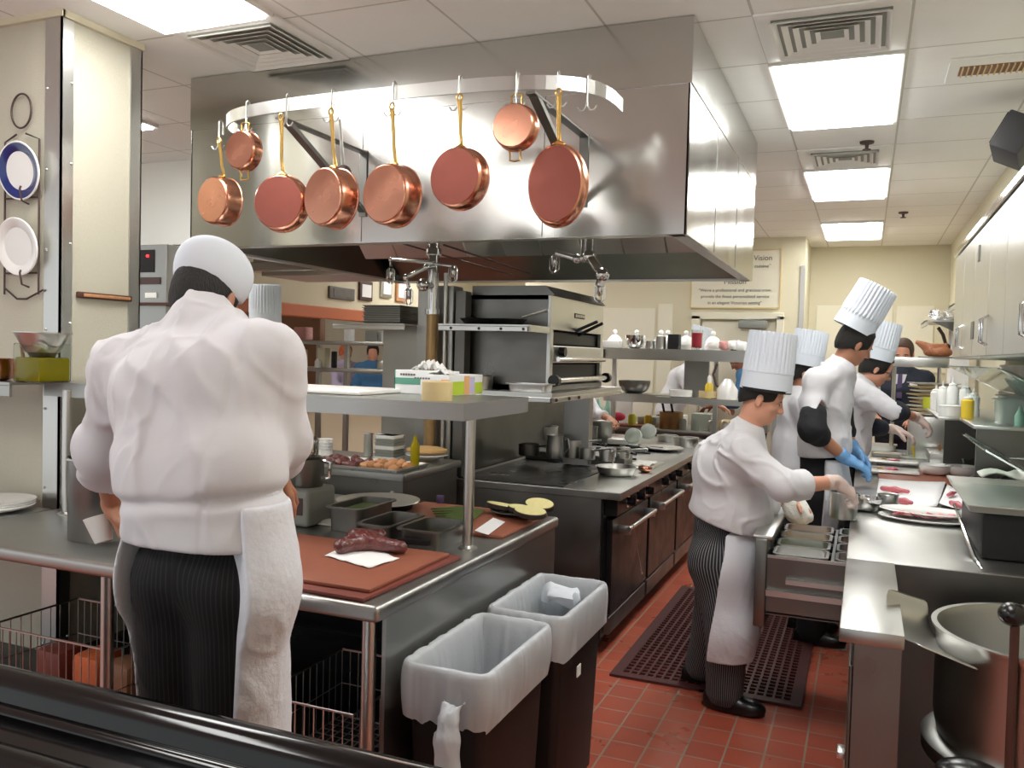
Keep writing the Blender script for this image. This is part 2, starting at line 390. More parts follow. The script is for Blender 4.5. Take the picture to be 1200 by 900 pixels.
def sprinkler(x,y,lab):
    t=thing('sprinkler',lab,'sprinkler',(x,y,CZ),'ceiling sprinkler heads')
    MB().lathe([(.045,0),(.042,-.012),(.02,-.018)],(x,y,CZ)).build('escutcheon','iron',t)
    MB().lathe([(.012,-.018),(.010,-.045),(.026,-.05),(.026,-.054),(.004,-.056)],(x,y,CZ),n=16).build('head','iron',t)
sprinkler(-.05,6.02,'nearer sprinkler head behind the big aisle light'); sprinkler(.27,8.9,'farther sprinkler head near the last aisle light')
# speaker box high on the right wall
t=thing('wall_speaker','black wedge speaker mounted high on the right wall','speaker',(.80,4.75,2.7))
c=PX(1190,165,.68)
M=Matrix.Translation(c)@Matrix.Rotation(math.radians(28),4,'Y')@Matrix.Rotation(math.radians(-12),4,'Z')
MB().box(-.075,.075,-.15,.15,-.10,.10,bev=.01,M=M).build('cabinet','speaker_grey',t)
MB().box(-.082,-.075,-.135,.135,-.085,.085,bev=.002,M=M).build('grille','black_rubber',t)
MB().rod(c,(.88,c.y,c.z+.05),.012).build('bracket','black_rubber',t)
# =================================================================== HOOD
HX0,HX1,HY0,HY1,HZ=-3.4,-.72,3.61,5.85,2.17
h=thing('exhaust_hood','large brushed steel canopy hood over the cook line','hood',(-2.06,4.7,HZ))
T=.012
s=MB()
s.box(HX0,HX1,HY0,HY0+T,HZ,CZ-.002,bev=.002).box(HX0,HX1,HY1-T,HY1,HZ,CZ-.002,bev=.002).box(HX0,HX0+T,HY0,HY1,HZ,CZ-.002,bev=.002).box(HX1-T,HX1,HY0,HY1,HZ,CZ-.002,bev=.002)
s.build('canopy_shell','hood_steel',h,smooth=False)
s=MB(); s.box(HX0-.004,HX1+.004,HY0-.004,HY0,2.80,CZ-.004); s.box(HX1,HX1+.004,HY0,HY1,2.80,CZ-.004); s.build('closure_strip','hood_steel',h,smooth=False)
for x in (-2.32,-1.37): s=MB(); s.box(x,x+.004,HY0-.002,HY0,HZ+.01,2.80); s.build('panel_seam','dark_steel',h,smooth=False)
for y in (4.32,5.05): s=MB(); s.box(HX1,HX1+.002,y,y+.005,HZ+.01,2.80); s.build('panel_seam','dark_steel',h,smooth=False)
s=MB()  # drip gutter round the inside
s.box(HX0+T,HX1-T,HY0+T,HY0+.07,HZ,HZ+.012).box(HX0+T,HX1-T,HY1-.07,HY1-T,HZ,HZ+.012).box(HX0+T,HX0+.07,HY0+T,HY1-T,HZ,HZ+.012).box(HX1-.07,HX1-T,HY0+T,HY1-T,HZ,HZ+.012)
s.build('drip_gutter','steel',h,smooth=False)
s=MB(); s.prism([(HY0+.07,HZ+.012),(HY0+.75,HZ+.45),(HY0+.75,HZ+.5),(HY0+.05,HZ+.06)],'x',HX0+.08,HX1-.08); s.prism([(HY1-.07,HZ+.012),(HY1-.75,HZ+.45),(HY1-.75,HZ+.5),(HY1-.05,HZ+.06)],'x',HX0+.08,HX1-.08)
s.box(HX0+.05,HX1-.05,HY0+.7,HY1-.7,HZ+.46,HZ+.48); s.build('inner_lining','lining_steel',h,smooth=False)
s=MB()
for k in range(9):   # baffle filters in a V along the middle
    x=-3.0+k*.245
    s.prism([(4.5,HZ+.28),(4.73,HZ+.06),(4.96,HZ+.28),(4.73,HZ+.10)],'x',x,x+.235)
s.build('baffle_filters','steel',h,smooth=False)
for (x,y) in ((-2.7,4.33),(-1.35,4.33),(-2.05,5.12)):  # unseen globes added up inside the hood to light its underside
    s=MB(); s.sphere((x,y,HZ+.40),.045,16,(1,1,1.2)); s.build('added_lamp_globe','hood_added_lamp',h)
    s=MB(); s.lathe([(.05,0),(.05,.02),(.03,.03)],(x,y,HZ+.435),n=20); s.build('added_lamp_socket','steel',h)
# rear hood, its light underside strip shows below the front one at left
h2=thing('exhaust_hood','second steel hood with a pale edge behind the front hood, at left','hood',(-4.0,6.3,2.2))
s=MB(); s.box(-4.9,-3.2,5.95,6.7,2.36,3.05); s.box(-4.95,-3.15,5.9,6.75,2.29,2.37,bev=.01)
s.build('canopy_shell','hood_steel',h2,smooth=False)
s=MB(); s.box(-4.85,-3.25,6.0,6.65,2.26,2.29); s.build('drip_gutter','steel',h2,smooth=False)
# =================================================================== POT RACK
RZ=2.65
rk=thing('pot_rack','curved flat steel pot rack bar fixed to the hood front','pot rack',(-1.84,3.0,RZ))
pts=[]
for k in range(41):
    a=PI*(k/40.0)
    ca,sa=math.cos(a),math.sin(a)
    x=-1.84-.90*(abs(ca)**.55)*(1 if ca>0 else -1); y=3.34-.42*(sa**.55)
    pts.append(Vector((x,y,RZ)))
RACK=pts
s=MB(); rings=[]
for i,p in enumerate(pts):
    t_=(pts[min(i+1,40)]-pts[max(i-1,0)]).normalized(); nrm=Vector((-t_.y,t_.x,0))
    rings.append([p+nrm*.004+Vector((0,0,-.026)),p+nrm*.004+Vector((0,0,.026)),p-nrm*.004+Vector((0,0,.026)),p-nrm*.004+Vector((0,0,-.026))])
s.loft(rings); s.build('rack_bar','steel',rk,smooth=False)
for x in (-2.31,-1.18):
    s=MB(); s.box(x-.02,x+.02,2.95,3.60,RZ-.045,RZ-.035,bev=.002).box(x-.02,x+.02,3.60,3.607,2.3,RZ-.03)
    s.prism([(2.98,RZ-.045),(3.6,2.32),(3.6,2.34),(3.03,RZ-.045)],'x',x-.018,x+.018); s.build('bracket','dark_steel',rk,smooth=False)
def rack_y(x):
    b=min(RACK,key=lambda p:abs(p.x-x)+(.0)); 
    for a,c_ in zip(RACK,RACK[1:]):
        if (a.x-x)*(c_.x-x)<=0 and abs(a.x-c_.x)>1e-6:
            t_=(x-a.x)/(c_.x-a.x); return a.y+(c_.y-a.y)*t_
    return b.y
def hook(x,y,lab):
    s=MB(); z=RZ
    p=[(x,y+.012,z-.02),(x,y+.012,z+.025),(x,y+.008,z+.038),(x,y-.004,z+.042),(x,y-.013,z+.034),(x,y-.013,z-.05),(x+.004,y-.015,z-.078),(x+.014,y-.017,z-.092),(x+.028,y-.018,z-.092),(x+.038,y-.018,z-.078)]
    p2=[(x,y-.013,z-.05),(x-.004,y-.015,z-.078),(x-.014,y-.016,z-.092),(x-.028,y-.016,z-.092),(x-.038,y-.016,z-.078)]
    s.tube(p,.0035,8).tube(p2,.0035,8)
    return tag(s.build('rack_hook','steel'),lab,'hook','pot rack hooks')
def pan(name,lab,hookx,hooky,topz,cz,R,depth,yaw,tilt=0,sx=1,long_handle=True,dark=False,inside=False,handle='brass',tilt_side=0,rim_r=None):
    """pan hanging from a hook: bottom disc faces the camera (-y); yaw turns it, sx squeezes an oval"""
    c=Vector((hookx,hooky-.005,cz)); t=thing(name,lab,'pan',c,'copper pans on the pot rack')
    M=Matrix.Translation(c)@Matrix.Rotation(tilt_side,4,'Y')@Matrix.Rotation(yaw,4,'Z')@Matrix.Rotation(tilt,4,'X')@Matrix.Rotation(PI/2,4,'X')
    # local z -> -y (towards the viewer) = outside of the pan bottom
    s=MB(); d=depth
    prof=[(R*1.03,-d/2),(R*1.03,-d/2+.004),(R,-d/2+.006),(R*.985,d/2-.016),(R*.95,d/2-.005),(R*.90,d/2)]
    inner=[(R*.88,d/2-.004),(R*.95,d/2-.016),(R*.975,-d/2+.004),(R*1.0,-d/2)]
    s.lathe(prof,n=56,sx=sx); s.xf(M); 
    body=s.build('pan_body','copper',t)
    s=MB(); s.lathe([(R*.90,d/2-.0005),(R*.895,d/2+.0012),(R*.5,d/2+.0016),(.0,d/2+.0016)],n=56,sx=sx); s.xf(M); s.build('pan_base','copper_dark' if dark else 'copper',t)
    s=MB(); s.lathe([(R*1.02,-d/2-.0005),(R*.98,-d/2-.001),(R*.0,-d/2-.001)],n=40,sx=sx); s.xf(M); s.build('lining','tin',t)
    # handle
    hz=topz-cz
    if long_handle:
        s=MB(); yb=d/2-.01
        prof=[]
        top=Vector((0,.0,hz)); 
        Mi=Matrix.Translation(c)@Matrix.Rotation(tilt_side*1.0,4,'Y')
        base=(M.inverted()); 
        P0=M@Vector((0,R*.93,-d*.12)); P0b=M@Vector((0,R*1.12,-d*.28)); Pt=Vector((hookx,hooky-.012,topz))
        q=[P0,P0b,P0b.lerp(Pt,.25)+Vector((0,-.006,0)),P0b.lerp(Pt,.7),Pt]
        rs=[.012,.0085,.0075,.009,.011]
        rings=[]
        for i,p in enumerate(q):
            n_=12; w_=rs[i]; th_=.0045
            rings.append([p+Vector((math.cos(2*PI*k/n_)*w_, math.sin(2*PI*k/n_)*th_,0)) for k in range(n_)])
        s.loft(rings)
        # eye ring at the top
        s.tube([Pt+Vector((math.cos(a)*.010,0,math.sin(a)*.013+.008)) for a in [2*PI*k/16 for k in range(16)]],.0042,8,closed=True)
        s.tube([M@Vector((-.022,R*.98,-d*.1)),M@Vector((0,R*1.05,-d*.12)),M@Vector((.022,R*.98,-d*.1))],[.006,.009,.006],8)
        s.build('handle',handle,t)
    else:
        s=MB()
        for sg in (1,-1):
            e=[M@Vector((-.024,sg*R*.97,-d*.15)),M@Vector((-.02,sg*(R+.012),-d*.2)),M@Vector((-.022,sg*(R+.034),-d*.24)),M@Vector((0,sg*(R+.038),-d*.24)),M@Vector((.022,sg*(R+.034),-d*.24)),M@Vector((.02,sg*(R+.012),-d*.2)),M@Vector((.024,sg*R*.97,-d*.15))]
            s.tube(e,.0038,8)
            s.build('loop_handle',handle,t) if sg==-1 else s.build('loop_handle',handle,t)
            s=MB()
        s.bm.free()
    return t
def hang(u_top,v_top,u_c,v_c,Rpx,lab,depth,yaw,**kw):
    # locate hook on the bar line (y from the bar), pan centre below it
    p=PY(u_top,v_top,2.93)
    for _ in range(6): p=PY(u_top,v_top,rack_y(min(max(p.x,-2.73),-.95))-.02)
    y=p.y; c=PY(u_c,v_c,y); d=(c-Vector((0,0,H))); zc=float(_R[2]@np.array(d))
    R=Rpx*zc/1000.0
    nm=kw.pop('name','copper_pan'); tz=p.z
    return p,c,pan(nm,lab,c.x,y,tz,c.z,R,depth,yaw,tilt_side=math.atan2(p.x-c.x,p.z-c.z)*0,**kw)
hx=[]
def hk(u,v,lab):
    p=PY(u,v,2.93)
    for _ in range(6): p=PY(u,v,rack_y(min(max(p.x,-2.73),-.95)))
    hook(p.x,rack_y(min(max(p.x,-2.73),-.95)),lab)
hang(258,168,258,236,28,'leftmost copper saucepan on the rack, lower than the small pan beside it',.085,math.radians(-10),name='copper_saucepan')
hang(291,148,286,177,23,'small copper pan with loop handles at the left end of the rack',.05,math.radians(-5),long_handle=False,name='copper_gratin_pan')
hang(334,140,330,238,33,'dark-bottomed copper saucepan, second long-handled one from the left',.05,math.radians(10),dark=True,name='copper_saucepan')
hang(388,134,388,232,35,'bright copper saucepan hanging third among the long-handled pans',.085,math.radians(-15),name='copper_saucepan')
hang(460,128,459,229,36,'bright copper saucepan in the middle of the rack',.085,math.radians(-12),name='copper_saucepan')
hang(538,118,538,209,36,'dark-bottomed copper saucepan hanging right of the middle',.06,math.radians(-6),dark=True,name='copper_saucepan')
hang(606,112,604,149,27,'small copper gratin pan with brass loops, right part of the rack',.05,math.radians(0),long_handle=False,name='copper_gratin_pan')
hang(655,112,653,217,48,'large oval copper pan with dark bottom at the right end of the rack',.05,math.radians(0),dark=True,sx=.74,name='copper_oval_pan')
for u,v,l in ((259,158,'steel hook at the left end of the pot rack'),(291,130,'hook holding the small loop-handled pan at left'),(338,124,'hook above the second long-handled pan'),(391,120,'hook above the third long-handled pan'),(463,112,'hook above the middle copper pan'),(540,104,'hook above the dark pan right of the middle'),(607,98,'hook holding the right small gratin pan'),(655,96,'hook above the large oval pan'),(690,100,'empty double hook at the right end of the pot rack')): hk(u,v,l)
# ladle-like steel pan behind the third copper pan
p=PY(398,140,3.25); c=PY(402,205,3.25)
t=thing('steel_ladle','dark steel ladle with grey handle hanging behind the third pan','ladle',c)
MB().tube([p,c+Vector((0,0,.03))],[.006,.009],8).build('handle','steel',t)
MB().sphere(c,.045,16,(1,.5,1)).build('bowl','iron',t)
# =================================================================== SDF MODELLER (bodies, cloth)
_rng=np.random.RandomState(3); _LAT=_rng.rand(32,32,32).astype(np.float32)
def vnoise(X,Y,Z):
    xi=np.floor(X).astype(int); yi=np.floor(Y).astype(int); zi=np.floor(Z).astype(int)
    fx=X-xi; fy=Y-yi; fz=Z-zi; fx=fx*fx*(3-2*fx); fy=fy*fy*(3-2*fy); fz=fz*fz*(3-2*fz)
    xi&=31; yi&=31; zi&=31; x1=(xi+1)&31; y1=(yi+1)&31; z1=(zi+1)&31; L=_LAT
    def l(a,b,t): return a+(b-a)*t
    return l(l(l(L[xi,yi,zi],L[x1,yi,zi],fx),l(L[xi,y1,zi],L[x1,y1,zi],fx),fy),l(l(L[xi,yi,z1],L[x1,yi,z1],fx),l(L[xi,y1,z1],L[x1,y1,z1],fx),fy),fz)-.5
def V3(p): return np.array([p[0],p[1],p[2]],float)
def cone(a,b,ra,rb=None,k=.03): return ('c',V3(a),V3(b),ra,ra if rb is None else rb,k)
def ell(c,r,k=.03,R=None): return ('e',V3(c),np.array(r,float),k,(np.eye(3) if R is None else np.array(R)))
def _prim(p,X,Y,Z):
    if p[0]=='c':
        a,b,ra,rb=p[1],p[2],p[3],p[4]; ba=b-a; L2=max(1e-9,ba@ba)
        px,py,pz=X-a[0],Y-a[1],Z-a[2]
        h=np.clip((px*ba[0]+py*ba[1]+pz*ba[2])/L2,0,1)
        return np.sqrt((px-h*ba[0])**2+(py-h*ba[1])**2+(pz-h*ba[2])**2)-(ra+(rb-ra)*h)
    c,r,k,R=p[1:5]; px,py,pz=X-c[0],Y-c[1],Z-c[2]
    q=[(R[0,i]*px+R[1,i]*py+R[2,i]*pz) for i in range(3)]   # columns of R are the local axes
    k0=np.sqrt(sum((q[i]/r[i])**2 for i in range(3))); k1=np.sqrt(sum((q[i]/r[i]**2)**2 for i in range(3)))+1e-9
    return k0*(k0-1)/k1
def _bb(p,e):
    if p[0]=='c':
        m=max(p[3],p[4])+e; return np.minimum(p[1],p[2])-m, np.maximum(p[1],p[2])+m
    m=max(p[2])+e; return p[1]-m,p[1]+m
def sdf_mesh(prims, vox, post=None, smooth=2, grow=0.0, lo=None, hi=None):
    bb=[_bb(p,grow+.05) for p in prims]
    l=np.min([b[0] for b in bb],0); h=np.max([b[1] for b in bb],0)
    if lo is not None: l=np.maximum(l,lo)
    if hi is not None: h=np.minimum(h,hi)
    n=np.ceil((h-l)/vox).astype(int)+2
    ax=[(l[i]+np.arange(n[i])*vox).astype(np.float32) for i in range(3)]
    D=np.full(n,.5,np.float32)
    for p in prims:
        k=p[5] if p[0]=='c' else p[3]
        a,b=_bb(p,grow+k+3*vox)
        i0=np.clip(((a-l)/vox).astype(int),0,n); i1=np.clip(((b-l)/vox).astype(int)+2,0,n)
        if (i1<=i0).any(): continue
        X=ax[0][i0[0]:i1[0]][:,None,None]; Y=ax[1][i0[1]:i1[1]][None,:,None]; Z=ax[2][i0[2]:i1[2]][None,None,:]
        d=_prim(p,X,Y,Z)-grow
        S=D[i0[0]:i1[0],i0[1]:i1[1],i0[2]:i1[2]]
        hh=np.maximum(k-np.abs(S-d),0)/k
        D[i0[0]:i1[0],i0[1]:i1[1],i0[2]:i1[2]]=np.minimum(S,d)-hh*hh*k*.25
    X=ax[0][:,None,None]; Y=ax[1][None,:,None]; Z=ax[2][None,None,:]
    if post: D=post(D,X,Y,Z)
    D=D.astype(np.float32)
    D[0]=D[-1]=.1; D[:,0]=D[:,-1]=.1; D[:,:,0]=D[:,:,-1]=.1
    # surface nets
    ins=D<0
    c=[ins[i:n[0]-1+i,j:n[1]-1+j,m:n[2]-1+m] for i in (0,1) for j in (0,1) for m in (0,1)]
    s=sum(x.astype(np.int8) for x in c); act=(s>0)&(s<8)
    idx=np.argwhere(act)
    if len(idx)==0: return bpy.data.meshes.new('empty')
    num=-np.ones(act.shape,int); num[act]=np.arange(len(idx))
    acc=np.zeros((len(idx),3)); cnt=np.zeros(len(idx))
    off=[(i,j,m) for i in (0,1) for j in (0,1) for m in (0,1)]
    val={o:D[idx[:,0]+o[0],idx[:,1]+o[1],idx[:,2]+o[2]] for o in off}
    for a in off:
        for d_ in range(3):
            if a[d_]==0:
                b=list(a); b[d_]=1; b=tuple(b); va,vb=val[a],val[b]; m=(va<0)!=(vb<0)
                t=np.where(m,va/(va-vb+1e-12),0)
                p=np.array(a,float)[None].repeat(len(idx),0); p[:,d_]+=t
                acc+=p*m[:,None]; cnt+=m
    P=l+(idx+acc/np.maximum(cnt,1)[:,None])*vox
    F=[]
    for d_ in range(3):
        u,v=(d_+1)%3,(d_+2)%3
        sl0=[slice(1,n[i]-1) for i in range(3)]; sl0[d_]=slice(0,n[d_]-1)
        sl1=list(sl0); sl1[d_]=slice(1,n[d_])
        A=ins[tuple(sl0)]; B=ins[tuple(sl1)]; m=A!=B
        e=np.argwhere(m); e[:,u]+=1; e[:,v]+=1
        if len(e)==0: continue
        fl=B[m]
        def q(du,dv):
            g=e.copy(); g[:,u]-=du; g[:,v]-=dv; return num[g[:,0],g[:,1],g[:,2]]
        f=np.stack([q(1,1),q(0,1),q(0,0),q(1,0)],1)
        f[fl]=f[fl][:,::-1]
        F.append(f)
    F=np.concatenate(F); F=F[(F>=0).all(1)]
    # laplacian smoothing
    E=np.concatenate([F[:,[0,1]],F[:,[1,2]],F[:,[2,3]],F[:,[3,0]]])
    for _ in range(smooth):
        S=np.zeros_like(P); C_=np.zeros(len(P))
        for k in range(3): S[:,k]=np.bincount(E[:,0],P[E[:,1],k],len(P))+np.bincount(E[:,1],P[E[:,0],k],len(P))
        C_=np.bincount(E[:,0],minlength=len(P))+np.bincount(E[:,1],minlength=len(P))
        P=.5*P+.5*S/np.maximum(C_,1)[:,None]
    me=bpy.data.meshes.new('sdf'); me.vertices.add(len(P)); me.vertices.foreach_set('co',P.astype(np.float32).ravel())
    me.loops.add(len(F)*4); me.loops.foreach_set('vertex_index',F.astype(np.int32).ravel())
    me.polygons.add(len(F)); me.polygons.foreach_set('loop_start',np.arange(0,len(F)*4,4,dtype=np.int32)); me.polygons.foreach_set('loop_total',np.full(len(F),4,np.int32))
    me.update(calc_edges=True); me.validate()
    return me
def smax(a,b,k=.01):
    h=np.maximum(k-np.abs(a-b),0)/k; return np.maximum(a,b)+h*h*k*.25
def smin(a,b,k=.01):
    h=np.maximum(k-np.abs(a-b),0)/k; return np.minimum(a,b)-h*h*k*.25
# =================================================================== PEOPLE
def frame(fwd,up):
    f=Vector(fwd).normalized(); u=Vector(up); u=(u-f*u.dot(f)).normalized(); r=f.cross(u)   # right hand side of the person
    return f,u,r
def Rm(f,u,r): return np.array([[r[0],f[0],u[0]],[r[1],f[1],u[1]],[r[2],f[2],u[2]]])
def head_prims(c,f,u,r,s=1.0):
    c=Vector(c); R=Rm(f,u,r); P=lambda x,y,z: c+(r*x+f*y+u*z)*s
    pr=[ell(P(0,-.012,.028),(.076*s,.096*s,.092*s),.02,R),      # skull
        ell(P(0,.025,-.035),(.060*s,.066*s,.085*s),.03,R),       # face
        ell(P(0,.060,-.093),(.026*s,.022*s,.020*s),.03,R),       # chin
        ell(P(0,.012,-.072),(.056*s,.052*s,.034*s),.03,R),       # jaw
        cone(P(0,.084,.008),P(0,.106,-.030),.008*s,.013*s,.014),  # nose
        ell(P(.012,.095,-.035),(.009*s,.009*s,.007*s),.008,R), ell(P(-.012,.095,-.035),(.009*s,.009*s,.007*s),.008,R),
        ell(P(.030,.073,.014),(.026*s,.012*s,.008*s),.012,R), ell(P(-.030,.073,.014),(.026*s,.012*s,.008*s),.012,R),   # brows
        ell(P(.040,.062,-.028),(.022*s,.018*s,.016*s),.02,R), ell(P(-.040,.062,-.028),(.022*s,.018*s,.016*s),.02,R),   # cheeks
        ell(P(0,.087,-.058),(.021*s,.010*s,.0055*s),.006,R), ell(P(0,.085,-.069),(.018*s,.010*s,.006*s),.006,R)]       # lips
    for sg in (1,-1):
        pr.append(ell(P(sg*.080,-.008,-.012),(.008*s,.018*s,.031*s),.006,R)); pr.append(ell(P(sg*.081,-.006,-.034),(.007*s,.011*s,.012*s),.006,R))
    return pr
def hand_prims(w,d,n,s=1.0,curl=.5,spread=1.0,thumb=1,g=0.0):
    """w wrist, d direction of the fingers, n back-of-hand normal; thumb side +1/-1 along d x n"""
    w=Vector(w); d=Vector(d).normalized(); n=Vector(n); n=(n-d*n.dot(d)).normalized(); x=d.cross(n)*thumb
    pr=[cone(w,w+d*.03*s,.026*s+g,.028*s+g,.02), ]
    for i in range(4):
        o=(-.030+.020*i)
        pr.append(cone(w+d*.02*s+x*o*s*.6,w+d*.088*s+x*o*s,.015*s+g,.012*s+g,.015))
    Ls=[(.034,.024,.018),(.042,.028,.020),(.045,.030,.021),(.040,.026,.020)]
    for i in range(4):
        o=(-.030+.020*i)*1.0; fan=(-.10+.07*i)*spread
        p=w+d*.090*s+x*o*s; a=curl*.5; dd=(d+x*fan).normalized()
        for j,l in enumerate(Ls[i]):
            dir_=(dd*math.cos(a)-n*math.sin(a)).normalized(); q=p+dir_*l*s
            pr.append(cone(p,q,(.0100-.0008*j)*s+g,(.0092-.0009*j)*s+g,.004)); p=q; a+=curl*.9
    p=w+d*.022*s+x*.024*s; a=.4
    for j,l in enumerate((.042,.034,.026)):
        dir_=(d*math.cos(.75-a*.4*j)+x*math.sin(.75-a*.4*j)-n*(.35+.25*curl*j)).normalized(); q=p+dir_*l*s
        pr.append(cone(p,q,(.0140-.0015*j)*s+g,(.0120-.0015*j)*s+g,.010)); p=q
    return pr
def toque(root,c,u,f,rb,rt,h,name='toque_hat',pleat=.003,np_=32,band=.075,tilt=(0,0),cap=True):
    """tall pleated chef hat: c = centre of the lower edge"""
    u=Vector(u).normalized(); f=Vector(f); f=(f-u*f.dot(u)).normalized(); r=f.cross(u)
    M=Matrix((r,f,u)).transposed().to_4x4(); M.translation=Vector(c)
    s=MB(); n=np_*8; rings=[]
    for k in range(14):
        t=k/13; z=h*t; R=rb+(rt-rb)*t
        am=0 if z<band else pleat*min(1,(z-band)/.04)
        rings.append([M@Vector(((R+am*(abs(math.sin(i*PI/8))*2-1))*math.cos(2*PI*i/n)*.97,(R+am*(abs(math.sin(i*PI/8))*2-1))*math.sin(2*PI*i/n)*1.05,z)) for i in range(n)])
        if abs(z-band)<h/26: rings.append([M@Vector(((R+.0025)*math.cos(2*PI*i/n)*.97,(R+.0025)*math.sin(2*PI*i/n)*1.05,z+.001)) for i in range(n)])
    for q,dz in ((.985,.004),(.9,.002),(.5,-.004),(.02,-.006)):
        rings.append([M@Vector((rt*q*math.cos(2*PI*i/n)*.97,rt*q*math.sin(2*PI*i/n)*1.05,h+dz)) for i in range(n)])
    s.loft(rings,cap0=False)
    return s.build(name,'hat_white',root,angle=60)
def folds(P0,amp=.006,fx=9,fz=5,seed=0,rot=0.0,ridge=1.0,zmul=1,shear=.5):
    fx=fx*1.15+3; fz=fz*1.0+2
    def post(D,X,Y,Z):
        near=np.argwhere(np.abs(D)<.05)
        if len(near)==0: return D
        D=D.copy(); ix=tuple(near.T)
        x=X[ix[0],0,0].astype(float); y=Y[0,ix[1],0].astype(float); z=Z[0,0,ix[2]].astype(float)
        a=x*math.cos(rot)+y*math.sin(rot); b=-x*math.sin(rot)+y*math.cos(rot)
        w_=vnoise(a*4+seed,b*4+9,z*4)*.16; w2=vnoise(a*5+seed+7,b*5,z*5+3)*.14
        a2=a+w_+shear*z; z2=z+w2
        n1=vnoise(a2*fx+seed,b*fx*.8,z2*fz*zmul); n2=vnoise((a2-1.2*shear*z)*fx*1.9+seed+5,b*fx*1.6,z2*fz*1.9*zmul)
        n0=vnoise(a*3.1+seed,b*3.1,z*3.1)
        m_=np.clip(.55+n0*1.6,.1,1.2)
        r1=np.exp(-(n1/.09)**2)-.35; r2=np.exp(-(n2/.09)**2)-.35
        D[ix]-=amp*m_*(1.15*r1*ridge+.45*r2+1.2*n1)
        return D
    return post
def person_body(root, J, skin='skin', vox=.006, hands=(True,True), s=1.0, handargs=({},{}), head_s=1.0, bulk=1.0, extra=None, name='body'):
    f,u,r=frame(J['hf'],J['hu'])
    pr=head_prims(J['head'],f,u,r,head_s)
    nb=Vector(J['neck']); hd=Vector(J['head'])
    pr.append(cone(nb,hd-u*.06*head_s-f*.015,.056*bulk**.5,.052*bulk**.5,.03))
    ch=Vector(J['chest']); wa=Vector(J['waist']); pe=Vector(J['pelvis'])
    sl,sr=Vector(J['sl']),Vector(J['sr'])
    pr+=[cone(nb,ch,.055,.09*bulk,.04),cone(ch,wa,.09*bulk,.085*bulk,.05),cone(wa,pe,.085*bulk,.085*bulk,.05),cone(sl,sr,.05,.05,.04)]
    for k,S,E,W in (('l','sl','el','wl'),('r','sr','er','wr')):
        S,E,W=Vector(J[S]),Vector(J[E]),Vector(J[W])
        pr.append(cone(S,E,.052*s,.040*s,.03)); pr.append(cone(E,W,.042*s,.027*s,.02))
        i=0 if k=='l' else 1
        if hands[i]:
            a=dict(J.get('h'+k,{})); pr+=hand_prims(W,a.get('d',(W-E)),a.get('n',(0,0,1)),a.get('s',1.0)*s,a.get('curl',.5),a.get('spread',1),a.get('thumb',1))
    for k in 'lr':
        Hp,K,A=Vector(J['hip'+k]),Vector(J['knee'+k]),Vector(J['ank'+k])
        pr+=[cone(pe,Hp,.07,.065,.03),cone(Hp,K,.065,.048,.03),cone(K,A,.046,.034,.02)]
    if extra: pr+=extra
    me=sdf_mesh(pr,vox,smooth=2)
    return link(name,me,skin,root,angle=180)
